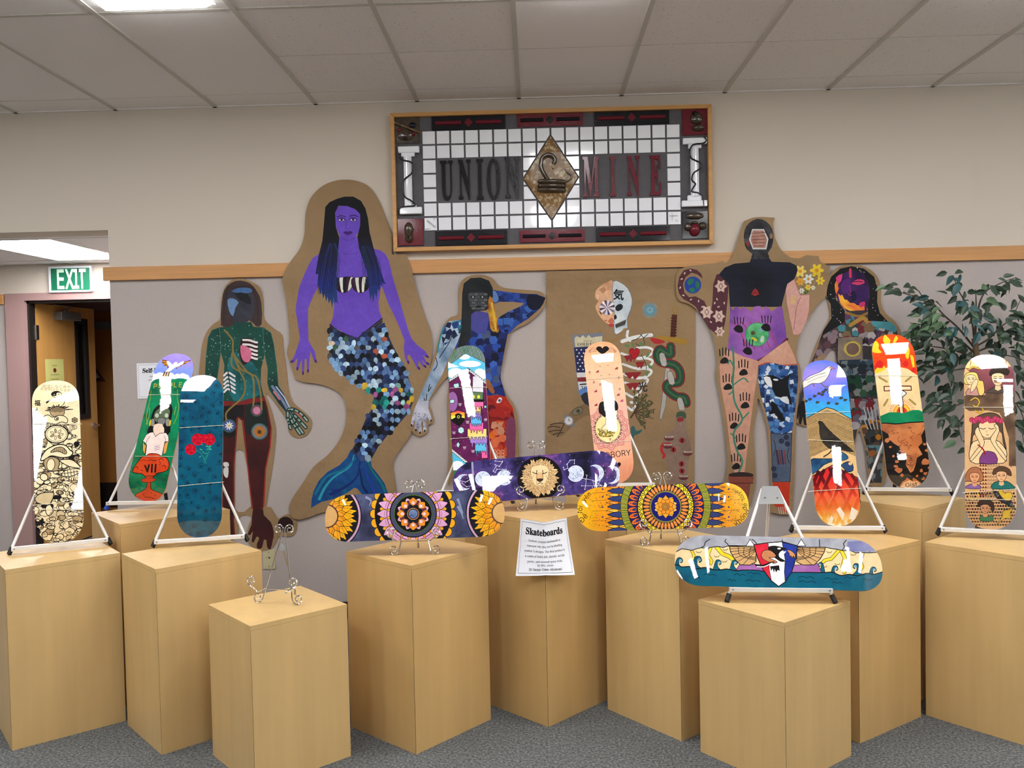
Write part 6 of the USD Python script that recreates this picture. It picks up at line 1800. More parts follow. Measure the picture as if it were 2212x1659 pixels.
# ---- skull and ribs on a square sheet
def figure_four():
    C = (1170, 570, 3.253)
    a = Art(*C)
    a.part = "skull"
    a.poly([(380, 190), (420, 150), (460, 130), (505, 128), (510, 300), (512, 440), (480, 430), (430, 395), (395, 350), (378, 300), (400, 260), (376, 240)], wash([(206, 150, 110), (226, 180, 140), (190, 140, 100)], 14, 3), 2)
    patches(a, [(385, 190), (500, 130), (505, 260), (390, 270)], 50, [(206, 156, 120), (226, 186, 150), (186, 136, 100), (216, 170, 136)], 5)
    patches(a, [(400, 330), (505, 370), (510, 435), (440, 400)], 40, [(196, 110, 80), (226, 176, 140), (120, 70, 50)], 6)
    a.ell(492, 432, 22, 12, (190, 60, 70), 0.1)
    a.poly([(500, 128), (550, 132), (605, 175), (635, 250), (625, 320), (600, 385), (604, 450), (575, 465), (535, 492), (512, 485), (508, 400), (512, 330), (500, 260)], wash([(214, 216, 216), (180, 196, 206), (226, 226, 222)], 10, 4), 2, (90, 110, 126), 3)
    a.text("気", 538, 246, 56, K, 4, "cjk", 2)
    a.poly([(520, 300), (545, 282), (568, 290), (566, 315), (540, 332), (520, 325)], (30, 32, 36), 3).poly([(508, 370), (520, 355), (528, 380), (512, 392)], (34, 30, 30), 2)
    a.poly([(516, 425), (595, 390), (585, 430), (520, 452)], (92, 88, 80)).line([(520, 438), (590, 410)], 4, (30, 28, 26))
    for k in range(6):
        a.line([(526 + 11 * k, 425 - 4 * k), (528 + 11 * k, 450 - 5 * k)], 3, (40, 38, 34))
    for k in range(16):
        th = k * 6.283 / 16
        a.poly([(460, 308), (460 + 54 * math.cos(th), 308 + 52 * math.sin(th)), (460 + 54 * math.cos(th + 0.3), 308 + 52 * math.sin(th + 0.3))], ((210, 214, 230), (110, 116, 150), (240, 240, 246), (60, 64, 100))[k % 4])
    a.part = "ribs"
    WH = (220, 222, 220)
    a.line([(565, 545), (640, 520), (720, 505), (770, 500)], 26, WH, 3).line([(605, 470), (600, 510), (620, 540)], 18, WH, 3)
    for (x0, y, x1, h) in ((560, 625, 780, 38), (570, 700, 778, 36), (575, 770, 770, 34), (585, 830, 745, 30), (590, 905, 695, 32), (600, 1000, 668, 28)):
        a.line([(x0, y + 4), ((x0 + x1) / 2, y + h), (x1 - 20, y + h * 0.4), (x1, y - 18), (x1 - 40, y - h * 1.0), ((x0 + x1) / 2, y - h * 0.9)], 17, WH, 4)
    for x, y, w in ((615, 655, 70), (690, 700, 60), (640, 775, 110), (640, 850, 90)):
        a.poly([(x - w / 2, y - 10), (x + w / 2, y - 14), (x + w * 0.4, y + 8), (x + w * 0.1, y + 40), (x, y + 12), (x - w * 0.2, y + 34), (x - w * 0.4, y + 8)], (140, 36, 40), 2)
    a.poly(smooth([(650, 672), (618, 630), (620, 600), (640, 594), (652, 606), (664, 592), (684, 602), (682, 635)], True, 3), (170, 26, 36), 0, (90, 14, 20), 3).line([(650, 668), (648, 690)], 6, (140, 20, 30))
    for p in ([(720, 570), (715, 520), (690, 495)], [(715, 520), (745, 495)], [(640, 540), (680, 520), (705, 495)], [(700, 640), (730, 700), (735, 740)], [(690, 580), (660, 560)]):
        a.line(p, 5, (60, 66, 50), 2)
    for x, y in ((600, 575), (640, 570), (700, 565), (745, 640), (760, 720), (740, 770)):
        a.ell(x, y, 20, 9, (92, 130, 84), x * 0.1, n=12)
    a.text("光", 708, 890, 52, (40, 40, 40), 0, "cjk", 2)
    a.part = "necklace"
    for k in range(22):
        t = k / 21
        x, y = 408 + 190 * t, 470 + 78 * math.sin(math.pi * min(t * 1.1, 1)) - 10 * t
        a.line(circ(x, y, 9, 6), 4, (150, 116, 66))
    a.part = "flag_board"
    fb = [(212, 500), (430, 482), (432, 560), (430, 900), (330, 1000), (290, 960), (255, 880), (230, 640)]
    a.poly(fb, (120, 124, 136))
    a.poly([(232, 540), (232, 520), (250, 508), (270, 520), (290, 500), (310, 522), (330, 498), (350, 520), (380, 512), (425, 508), (425, 572), (235, 584)], (200, 192, 160))
    a.text("GOLD EAGLE", 340, 574, 22, (50, 44, 40), -2, "serif", sx=0.9).text("American", 325, 546, 10, (80, 70, 60), -2)
    a.poly([(226, 588), (425, 578), (425, 760), (246, 764)], (34, 38, 80))
    for r in range(7):
        for k in range(5):
            x, y = 246 + k * 32 + (r % 2) * 15 + r * 2, 604 + r * 23
            p = [(x + (8 if j % 2 == 0 else 3.4) * math.sin(j * math.pi / 5), y - (8 if j % 2 == 0 else 3.4) * math.cos(j * math.pi / 5)) for j in range(10)]
            a.poly(p, (226, 226, 228))
    a.poly([(246, 764), (425, 760), (425, 796), (250, 798)], (214, 212, 212)).poly([(250, 798), (425, 792), (425, 826), (254, 828)], (128, 40, 40)).poly([(254, 828), (425, 824), (425, 1000), (265, 905)], (206, 206, 210)).line([(270, 848), (330, 842)], 8, K)
    a.poly([(258, 890), (300, 870), (330, 860), (330, 920), (275, 925)], (90, 130, 190), 2).poly([(275, 925), (330, 900), (360, 960), (330, 1010), (300, 980)], (40, 44, 56), 2)
    a.text("YO", 300, 880, 24, (50, 80, 120), 0, "serif")
    a.part = "watch_arm"
    a.poly([(330, 1000), (290, 985), (210, 1030), (150, 1100), (60, 1130), (38, 1160), (60, 1195), (120, 1215), (170, 1190), (220, 1130), (300, 1070), (350, 1060)], (128, 104, 74), 2)
    for p in ([(45, 1150), (80, 1140), (130, 1150)], [(50, 1180), (90, 1170), (140, 1170)], [(80, 1200), (110, 1190), (150, 1185)], [(60, 1130), (100, 1120), (150, 1120)], [(110, 1215), (130, 1180), (160, 1120)]):
        a.line(p, 7, (70, 54, 40), 3)
    a.ell(252, 1035, 40, 24, (120, 112, 90), -0.5, (70, 64, 50), 4).ell(256, 1034, 13, 13, (70, 64, 52))
    a.poly([(150, 1070), (180, 1055), (235, 1135), (210, 1152)], (120, 122, 126)).dot(190, 1102, 33, (150, 152, 158)).dot(190, 1102, 26, (206, 208, 212)).line([(190, 1102), (190, 1086)], 3, K).line([(190, 1102), (203, 1106)], 3, K)
    a.part = "glowing_orb"
    for r, c in ((60, (140, 132, 110)), (48, (116, 138, 140)), (36, (96, 144, 164)), (22, (130, 164, 170)), (9, (90, 140, 160))):
        a.dot(760, 325, r, c)
    a.part = "tree"
    rg = random.Random(8)
    a.line([(625, 1080), (660, 1030), (690, 990)], 12, (74, 58, 40))
    for k in range(22):
        th = -1.6 + k * 0.125
        x1, y1 = 660 + rg.uniform(80, 150) * math.cos(th), 1030 + rg.uniform(80, 150) * math.sin(th)
        a.line([(650, 1040), ((650 + x1) / 2 + rg.uniform(-12, 12), (1040 + y1) / 2 + 8), (x1, y1)], 4, (74, 58, 40), 3)
        for _ in range(6):
            t = rg.uniform(0.4, 1.05)
            a.ell(650 + (x1 - 650) * t + rg.uniform(-12, 12), 1040 + (y1 - 1040) * t + rg.uniform(-10, 10), 10, 5, rg.choice(((72, 74, 44), (86, 84, 54))), rg.random() * 3, n=8)
    a.poly([(625, 1150), (650, 1140), (665, 1175), (706, 1160), (690, 1190), (650, 1205), (640, 1230), (630, 1200)], (52, 96, 96), 2)
    a.part = "sword_blade"
    a.poly([(890, 560), (925, 560), (880, 900), (870, 1000), (838, 1102), (828, 1080), (850, 900)], (168, 166, 158), 0, (100, 96, 90), 3)
    a.part = "sword_hilt"
    a.poly([(915, 355), (952, 358), (940, 515), (902, 515)], (84, 40, 26))
    for k in range(7):
        a.line([(908, 380 + k * 20), (948, 385 + k * 20)], 6, (54, 24, 16))
    a.line(circ(938, 325, 17, 22), 9, (150, 118, 50))
    a.poly([(808, 505), (880, 510), (960, 520), (1010, 530), (1022, 550), (1000, 570), (960, 560), (870, 540), (820, 530)], (158, 122, 44), 2)
    a.part = "dragon"
    dr = [(800, 500), (860, 545), (905, 580), (905, 640), (860, 620), (830, 600), (810, 640), (840, 690), (930, 710), (970, 760), (965, 830), (890, 840), (880, 880), (940, 930), (1000, 940), (1015, 980)]
    a.line(dr[2:], 66, (128, 32, 34), 4).line(dr[2:], 50, (30, 72, 54), 4).line(dr[2:], 16, (60, 96, 60), 4)
    a.poly([(760, 520), (830, 530), (866, 548), (840, 560), (790, 560)], (170, 40, 44), 2)
    for x, y in ((850, 670), (905, 800), (975, 985)):
        a.poly([(x - 24, y - 36), (x + 10, y - 40), (x + 30, y + 40), (x - 8, y + 44)], (176, 172, 164), 2, (90, 86, 84), 3)
    a.part = "monsters"
    MO = wash([(126, 104, 92), (140, 116, 100), (112, 88, 78)], 9, 3)
    a.poly([(950, 1040), (1010, 1040), (1020, 1180), (1050, 1300), (1030, 1380), (1010, 1560), (900, 1580), (880, 1420), (860, 1330), (840, 1290), (870, 1200), (930, 1160)], MO, 3)
    a.poly([(945, 1080), (950, 1045), (985, 1035), (1012, 1050), (1010, 1090), (980, 1070)], (60, 84, 60), 2).poly([(950, 1085), (985, 1075), (1000, 1100), (960, 1110)], (140, 40, 44), 2)
    a.line([(900, 1265), (850, 1270), (842, 1310), (860, 1340), (855, 1360)], 18, (180, 40, 48), 3)
    for x, y in ((895, 1225), (885, 1280), (1025, 1330), (995, 1500)):
        a.ell(x, y, 34, 18, (96, 44, 44))
        for k in range(6):
            a.poly([(x - 28 + k * 10, y - 14), (x - 20 + k * 10, y - 14), (x - 24 + k * 10, y + 2)], (220, 214, 200))
    for x, y in ((925, 1305), (982, 1405), (985, 1455), (985, 1240)):
        a.dot(x, y, 20, (150, 40, 44)).ell(x, y, 7, 14, (40, 10, 12))
    out = px(*C, [(32, 55), (300, 50), (600, 45), (900, 38), (1085, 36), (1082, 300), (1080, 700), (1074, 1200), (1072, 1580), (800, 1580), (400, 1580), (24, 1560), (28, 1000), (30, 500)])
    return paper_figure("square sheet of brown paper with a half skull, white ribs and a dragon sword", [out], a, 0.003, 11)


# ---- tall figure with black chest and orca leg
def figure_five():
    C = (1440, 450, 2.4397)
    a = Art(*C)
    PK = wash([(206, 156, 132), (196, 144, 122), (214, 166, 140)], 5, 2)
    a.part = "tentacle_arm"
    t0 = [(185, 372), (178, 350), (155, 328), (120, 320), (85, 330), (62, 365), (54, 410), (62, 450), (85, 480), (115, 495), (150, 520), (180, 570), (215, 630), (270, 674), (288, 665), (305, 600), (318, 480), (325, 350), (258, 350), (242, 400), (238, 500), (228, 560), (195, 490), (150, 465), (115, 470), (90, 445), (82, 400), (95, 365), (125, 342), (155, 350)]
    a.poly(t0, (82, 44, 52))
    for x, y in ((75, 375), (68, 420), (85, 460), (125, 482), (165, 490), (185, 520), (262, 480), (270, 520), (300, 500), (250, 500), (230, 600), (120, 330), (90, 345)):
        a.ell(x, y, 7, 4, (206, 180, 170), x, n=10)
    for x, y, s in ((282, 412, 34), (208, 548, 36), (272, 570, 34), (276, 650, 28)):
        p = [(x + s * (1.0 if j % 2 == 0 else 0.62) * math.cos(j * math.pi / 6), y + s * (1.1 if j % 2 == 0 else 0.7) * math.sin(j * math.pi / 6)) for j in range(12)]
        a.poly(p, (206, 178, 164)).poly([(x - s * 0.3, y), (x, y - s * 0.45), (x + s * 0.3, y), (x, y + s * 0.45)], (206, 178, 164), 0, (90, 60, 60), 3)
    a.part = "globe"
    a.dot(134, 406, 44, (34, 66, 150), n=36)
    for p in ([(105, 390), (120, 372), (140, 378), (130, 400), (112, 405)], [(150, 385), (170, 395), (165, 425), (150, 420)], [(115, 425), (140, 420), (145, 440), (125, 445)]):
        a.poly(p, (40, 110, 90), 3)
    a.part = "vase_arm"
    a.poly([(620, 400), (665, 375), (690, 440), (700, 460), (748, 455), (745, 540), (720, 640), (690, 668), (662, 665), (645, 590), (628, 500)], wash([(196, 146, 136), (210, 164, 150)], 7, 4), 0, (170, 116, 110), 3)
    a.ell(660, 485, 14, 26, (206, 170, 120), 0.2).line([(700, 470), (680, 520), (665, 640)], 4, (160, 106, 104), 3)
    a.part = "flowers"
    for x, y, r, c in ((695, 335, 30, (226, 200, 100)), (782, 330, 34, (222, 190, 50)), (698, 388, 22, (214, 160, 60)), (740, 375, 26, (210, 214, 206)), (803, 384, 22, (224, 196, 60)), (740, 418, 16, (220, 190, 60)), (706, 436, 14, (216, 216, 206)), (766, 420, 12, (216, 216, 200)), (730, 440, 10, (60, 90, 40))):
        a.line([(x, y), (724, 455)], 3, (80, 110, 60))
        for k in range(6):
            th = k * 1.047
            a.ell(x + r * 0.55 * math.cos(th), y + r * 0.55 * math.sin(th), r * 0.55, r * 0.3, c, th, n=12)
        a.dot(x, y, r * 0.3, (206, 140, 40))
    a.part = "torso"
    ch = [(440, 262), (530, 262), (545, 285), (640, 288), (675, 305), (682, 330), (665, 375), (630, 400), (612, 470), (600, 520), (330, 520), (322, 400), (270, 350), (300, 315), (350, 295), (430, 288)]
    a.poly(ch, wash([(20, 24, 36), (26, 30, 46), (16, 18, 28)], 6, 2))
    for k in range(5):
        a.line([(445 + 9 * k, 445 - abs(k - 2) * -5), (452 + 5 * k, 425 + abs(k - 2) * 5)], 5, (150, 40, 40))
    a.ell(462, 455, 13, 7, (150, 40, 40))
    a.part = "belly"
    a.poly([(330, 515), (345, 540), (360, 516), (390, 535), (400, 516), (440, 545), (460, 518), (490, 516), (500, 535), (520, 516), (550, 545), (590, 516), (604, 525), (620, 620), (628, 690), (480, 805), (400, 780), (318, 745), (328, 640)], wash([(126, 80, 160), (160, 100, 176), (110, 66, 150), (190, 120, 180)], 6, 5))
    for s in range(5):
        a.line([(345 + 45 * s, 600), (380 + 40 * s, 640), (420 + 40 * s, 740)], 6, (170, 60, 110), 3)
    a.dot(472, 665, 62, (40, 150, 84), n=40)
    a.poly(circ(472, 665, 59, n=40), wash([(50, 160, 90), (110, 190, 130), (30, 120, 70)], 26, 4)).dot(450, 658, 11, (90, 70, 40)).dot(495, 640, 13, (110, 160, 160)).ell(458, 690, 18, 8, (190, 190, 60), 0.5).ell(500, 690, 10, 18, (190, 210, 190), 0.2)
    a.line([(478, 805), (560, 760), (630, 690)], 14, (100, 24, 34), 3)
    a.part = "leg"
    a.poly([(318, 745), (400, 780), (480, 805), (470, 900), (455, 1000), (438, 1130), (420, 1280), (405, 1400), (355, 1400), (330, 1250), (310, 1080), (280, 930), (275, 830), (300, 770)], PK)
    a.part = "thigh"
    a.poly([(480, 805), (628, 695), (665, 770), (683, 825), (620, 830), (560, 815), (520, 820), (480, 830)], PK)
    a.line([(480, 830), (520, 815), (560, 818), (600, 828), (680, 822)], 6, (170, 70, 50), 2)
    a.part = "leg"
    for x, y in ((300, 800), (400, 862), (318, 938), (408, 1035), (352, 1142), (388, 1252), (362, 1355)):
        a.poly([(x - 22, y + 6), (x - 4, y - 14), (x + 14, y - 12), (x + 24, y + 10), (x + 4, y + 18), (x - 16, y + 18)], (28, 24, 26), 2)
        for j, dx in enumerate((-22, -8, 8, 22)):
            a.line([(x + dx, y - 22 - (4 if 0 < j < 3 else 0)), (x + dx * 1.1, y - 56 - (8 if 0 < j < 3 else 0))], 6, (28, 24, 26))
    a.part = "belly"
    for x, y in ((376, 636), (424, 752), (520, 628)):
        a.poly([(x - 28, y), (x - 4, y - 22), (x + 18, y - 10), (x + 22, y + 16), (x - 4, y + 20)], (22, 18, 24), 2)
        for j, dx in enumerate((-20, -6, 8, 22)):
            a.line([(x + dx, y - 26), (x + dx * 1.2, y - 60)], 5, (22, 18, 24))
    a.part = "vine"
    vine = (62, 128, 104)
    a.line([(345, 735), (350, 830), (345, 920), (355, 1020), (395, 1110), (350, 1180), (365, 1270), (395, 1330), (372, 1400)], 10, vine, 4)
    for p in ([(348, 830), (330, 800), (320, 820)], [(348, 930), (400, 895), (425, 915)], [(350, 960), (325, 980)], [(395, 1110), (428, 1075)], [(360, 1210), (335, 1185)]):
        a.line(p, 7, vine, 3)
    a.part = "flower_pot"
    a.ell(388, 1404, 66, 16, (50, 36, 34))
    a.poly([(320, 1412), (455, 1412), (450, 1446), (438, 1448), (425, 1540), (345, 1540), (336, 1448), (325, 1446)], wash([(130, 66, 52), (146, 78, 60)], 8, 3)).line([(325, 1446), (450, 1446)], 5, (96, 46, 38))
    a.part = "orca_leg"
    leg = [(480, 832), (520, 818), (560, 815), (620, 830), (684, 825), (688, 900), (675, 1040), (655, 1180), (600, 1190), (545, 1180), (520, 1080), (490, 980), (478, 900)]
    a.poly(leg, (60, 96, 150))
    patches(a, leg, 25, [(40, 84, 146), (70, 126, 186), (170, 196, 220), (30, 56, 104), (206, 216, 226), (96, 140, 190), (24, 44, 84)], 12)
    for q in ([(505, 885), (560, 880), (600, 900), (650, 870), (635, 910), (640, 960), (655, 1040), (620, 1000), (570, 990), (548, 940), (520, 930)], [(545, 1020), (560, 1020), (590, 1060), (620, 1120), (580, 1110), (570, 1080), (530, 1085), (548, 1060)]):
        a.poly(q, (16, 17, 22), 2)
    a.poly([(506, 890), (540, 890), (552, 940), (525, 930)], (226, 228, 232), 2).ell(570, 903, 14, 5, (226, 228, 232), 0.1).poly([(590, 1000), (630, 990), (640, 1030), (610, 1020)], (216, 220, 226), 2).ell(570, 1098, 12, 6, (226, 228, 232), 0.6)
    a.part = "shin"
    a.poly([(545, 1182), (600, 1190), (655, 1182), (645, 1440), (555, 1440)], wash([(74, 88, 110), (86, 100, 122), (62, 74, 96)], 7, 2), 0, (44, 50, 66), 4)
    for x, y in ((600, 1225), (626, 1205), (632, 1240), (560, 1370), (565, 1405)):
        a.dot(x, y, 15, (42, 50, 70), n=8)
    for k in range(4):
        a.line([(575 + 13 * k, 1275), (578 + 13 * k, 1300), (586 + 12 * k, 1345)], 9, ((60, 40, 50), (110, 50, 60), (44, 50, 80), (120, 60, 66))[k], 2)
    a.line([(640, 1260), (630, 1300), (642, 1340)], 4, (44, 50, 66), 3).line([(560, 1220), (570, 1260), (560, 1300)], 4, (44, 50, 66), 3)
    a.part = "red_foot"
    a.poly([(555, 1440), (645, 1440), (640, 1570), (655, 1605), (620, 1600), (580, 1575), (560, 1560)], wash([(190, 50, 26), (206, 66, 36)], 7, 4))
    for k in range(6):
        a.line([(585 + 11 * k, 1572), (590 + 11 * k, 1606)], 5, (206, 176, 160))
    a.part = "head"
    a.poly([(440, 270), (445, 245), (415, 220), (402, 180), (405, 120), (430, 80), (475, 58), (520, 72), (550, 110), (556, 160), (545, 210), (525, 240), (530, 270)], wash([(30, 30, 34), (60, 62, 66), (24, 22, 26), (90, 90, 92)], 22, 8, 1.2), 2)
    a.ell(422, 190, 9, 16, (130, 50, 50)).ell(545, 150, 8, 14, (140, 110, 80))
    a.part = "mask_frame"
    a.poly([(446, 112), (508, 112), (530, 165), (518, 220), (446, 220), (428, 168)], (200, 198, 196)).poly([(450, 120), (505, 120), (522, 166), (512, 212), (450, 212), (436, 168)], wash([(150, 100, 88), (180, 134, 116), (120, 84, 76)], 26, 5))
    for k in range(5):
        a.line([(440 + 3 * k, 135 + 17 * k), (515 - 3 * k, 130 + 18 * k)], 3, (90, 60, 56))
    out = px(*C, np.vstack([smooth([(405, 70), (450, 52), (500, 48)], False, 3), [(565, 52), (556, 78), (560, 120)], smooth([(565, 160), (590, 215), (640, 260), (690, 268)], False, 3), [(725, 250), (790, 255), (800, 285), (852, 310), (842, 420), (832, 470)], smooth([(790, 510), (735, 590), (690, 690), (680, 780), (700, 850), (695, 950), (680, 1100), (672, 1250), (668, 1440), (662, 1560)], False, 3), [(655, 1612), (600, 1612), (540, 1600), (545, 1450), (535, 1250), (525, 1150)], smooth([(500, 1060), (478, 1000), (470, 1060), (455, 1180), (460, 1300), (465, 1440), (440, 1560)], False, 3), [(330, 1560), (305, 1440)], smooth([(318, 1330), (300, 1150), (270, 960), (255, 880), (262, 800), (240, 680), (200, 600), (150, 530), (100, 500), (60, 485), (45, 420), (50, 340), (100, 310), (180, 300)], False, 3), [(250, 292), (290, 280), (300, 292), (325, 280)], smooth([(345, 240), (370, 170), (390, 110)], False, 3)]))
    return paper_figure("tall paper figure with a black chest, flowers and a leg of blue orcas", [out], a, 0.016, 15)


# ---- figure with a night-lit face and a collage body
def figure_six():
    C = (1700, 560, 2.592)
    a = Art(*C)
    a.part = "collage_body"
    body = [(320, 290), (450, 285), (470, 340), (560, 345), (605, 380), (620, 440), (560, 600), (520, 800), (540, 1000), (520, 1240), (480, 1250), (440, 1000), (400, 900), (380, 1000), (350, 1100), (300, 900), (280, 700), (270, 560), (240, 500), (150, 560), (80, 800), (60, 900), (50, 860), (70, 760), (140, 560), (200, 420), (260, 360), (330, 350)]
    a.poly(body, (60, 54, 58))
    patches(a, [(320, 290), (605, 380), (600, 500), (280, 470), (200, 420)], 34, [(110, 40, 46), (150, 140, 140), (60, 70, 60), (70, 130, 140), (120, 96, 70), (40, 34, 40), (180, 174, 170), (90, 60, 90)], 21, False)
    patches(a, [(150, 540), (200, 420), (280, 380), (290, 460), (250, 520), (160, 560)], 36, [(60, 40, 46), (130, 110, 116), (40, 30, 34), (90, 60, 66)], 23, False)
    a.line([(330, 300), (400, 320), (450, 300)], 14, (150, 110, 50), 3).line([(350, 370), (420, 330), (445, 350)], 22, (170, 130, 60), 3).poly([(450, 300), (470, 320), (462, 360), (450, 350)], (190, 110, 40))
    a.poly([(470, 340), (560, 345), (606, 380), (600, 410), (540, 390), (480, 375)], wash([(60, 130, 140), (90, 160, 170)], 20, 3), 2)
    patches(a, [(280, 560), (520, 560), (520, 700), (290, 700)], 36, [(60, 84, 100), (40, 54, 70), (90, 110, 120), (34, 40, 50), (110, 120, 124)], 25, False)
    patches(a, [(330, 650), (510, 650), (520, 840), (350, 840)], 34, [(20, 60, 40), (40, 80, 56), (30, 40, 40), (120, 120, 116), (16, 30, 26)], 26, False)
    patches(a, [(350, 780), (520, 780), (540, 900), (360, 960)], 40, [(110, 30, 36), (130, 124, 130), (90, 84, 96), (160, 156, 160)], 27, False)
    patches(a, [(400, 900), (540, 900), (530, 1060), (440, 1040)], 34, [(30, 30, 32), (190, 120, 30), (50, 60, 60), (90, 70, 50)], 28, False)
    patches(a, [(430, 1040), (535, 1040), (525, 1250), (460, 1250)], 40, [(80, 84, 84), (110, 116, 116), (50, 54, 56), (150, 90, 40), (90, 130, 140)], 29, False)
    for k in range(5):
        a.line([(425 + 20 * k, 830), (440 + 18 * k, 880), (430 + 22 * k, 900), (450 + 18 * k, 950)], 6, (180, 182, 184), 3)
    for k in range(4):
        a.line([(300 + 60 * k, 600), (305 + 60 * k, 640)], 5, (30, 36, 40)).ell(303 + 60 * k, 598, 26, 12, (30, 42, 46))
    a.part = "sun_panel"
    a.poly([(282, 440), (418, 434), (420, 560), (280, 566)], wash([(120, 106, 94), (140, 124, 110), (96, 84, 76)], 26, 4))
    for k in range(30):
        th = k * 6.283 / 30
        a.line([(363 + 38 * math.cos(th), 502 + 34 * math.sin(th)), (363 + 48 * math.cos(th), 502 + 43 * math.sin(th))], 5, (206, 186, 60))
    a.dot(363, 502, 40, (206, 190, 80)).poly(circ(363, 502, 36, 34), wash([(110, 84, 78), (130, 104, 92)], 30, 2))
    a.part = "dark_hand"
    a.poly([(80, 790), (110, 800), (100, 880), (105, 930), (92, 925), (85, 880), (75, 925), (62, 918), (66, 860), (50, 900), (44, 885), (60, 820)], (24, 22, 24), 0)
    a.part = "hair"
    hair = [(220, 160), (240, 100), (290, 55), (350, 42), (420, 55), (480, 100), (502, 160), (500, 240), (515, 300), (560, 350), (450, 345), (450, 290), (420, 100), (300, 90), (262, 140), (270, 220), (320, 290), (320, 350), (200, 425), (150, 520), (140, 560), (200, 400), (245, 330), (240, 250), (218, 220)]
    a.poly(hair, (20, 20, 22))
    star_field(a, hair, 150, (206, 206, 204), 3, (1.6, 3.2))
    a.part = "face"
    a.poly([(262, 140), (290, 95), (345, 60), (420, 80), (455, 140), (460, 220), (440, 290), (330, 290), (285, 240), (268, 200)], wash([(44, 24, 70), (70, 34, 96), (30, 18, 50), (90, 40, 90)], 12, 5))
    FL = wash([(236, 120, 40), (250, 206, 60), (226, 76, 50), (246, 160, 50)], 22, 4)
    a.poly([(300, 130), (340, 110), (352, 150), (332, 192), (302, 182)], (84, 36, 112), 3).poly([(380, 170), (432, 160), (447, 210), (410, 236), (380, 212)], (54, 26, 84), 3).poly([(350, 190), (375, 180), (385, 225), (360, 235)], (30, 16, 54), 3)
    a.poly([(262, 142), (275, 110), (286, 130), (280, 150), (286, 165), (272, 198), (264, 172)], FL).poly([(280, 192), (298, 205), (304, 198), (318, 226), (334, 228), (350, 246), (372, 246), (388, 258), (430, 262), (432, 286), (350, 290), (318, 276), (294, 246)], FL)
    a.poly([(266, 104), (300, 85), (297, 122), (280, 136)], (214, 66, 130), 2).poly([(338, 58), (350, 56), (354, 105), (340, 99)], (206, 56, 84), 2).poly([(355, 136), (385, 115), (420, 117), (427, 135), (395, 146), (372, 142)], (210, 62, 110), 2).poly([(402, 246), (432, 238), (430, 262), (405, 268)], (200, 50, 110), 2).line([(365, 128), (395, 126), (418, 128)], 4, (40, 14, 50), 3).line([(345, 150), (352, 185), (340, 198), (356, 204)], 4, (150, 50, 110), 3)
    out = px(*C, smooth([(210, 170), (228, 95), (285, 44), (350, 34), (430, 46), (495, 95), (522, 165), (522, 240), (545, 300), (600, 350), (628, 400), (640, 470), (600, 620), (560, 800), (570, 1000), (545, 1250), (460, 1262), (430, 1060), (400, 960), (375, 1040), (345, 1120), (290, 900), (270, 720), (275, 600), (255, 500), (180, 600), (120, 800), (112, 930), (50, 915), (42, 880), (60, 790), (120, 590), (180, 430), (235, 330), (230, 260)], True, 3))
    return paper_figure("paper figure with a purple and yellow lit face, starry black hair and a collage body", [out], a, 0.008, 21)


figure_one()
figure_four()
figure_three()
figure_six()
figure_mermaid()
figure_five()
# ================================================================ the twelve skateboards on their easels
BD = dict(
    bw=Board((-2.179, 3.901, 1.161), 27, 18.0, -0.4, 1.003),
    green=Board((-1.883, 4.317, 1.272), 2, 13.2, 10.1, 1.01),
    blue=Board((-1.554, 3.982, 1.159), 15, 12.6, 1.3, 0.985),
    house=Board((-0.344, 4.447, 1.281), -6.5, 13.4, -4.4, 1.0),
    heart=Board((0.376, 4.552, 1.291), -4, 14.6, -5.4, 1.0),
    bird=Board((1.326, 3.956, 1.172), -6.7, 13.9, -2.4),
    flame=Board((1.759, 4.257, 1.290), -9, 13.9, -3.0, 1.02),
    girl=Board((1.945, 3.791, 1.178), -18, 10.7, 1.2, 1.01),
    mandala=Board((-0.521, 3.618, 0.922), 1, 12, -1.0, 1.0, True),
    lion=Board((0.002, 3.892, 1.041), 6.5, 22.0, -3.2, 1.02, True),
    orange=Board((0.554, 3.848, 0.902), -1, 14, -1.2, 0.965, True),
    eagle=Board((0.894, 3.263, 0.791), -5, 27.4, 1.3, 1.045, True),
)
TOP = dict(bw="p1", green="p2", blue="p3", house="p6l", heart="p6r", bird="p9", flame="p11", girl="p10", eagle="p8")
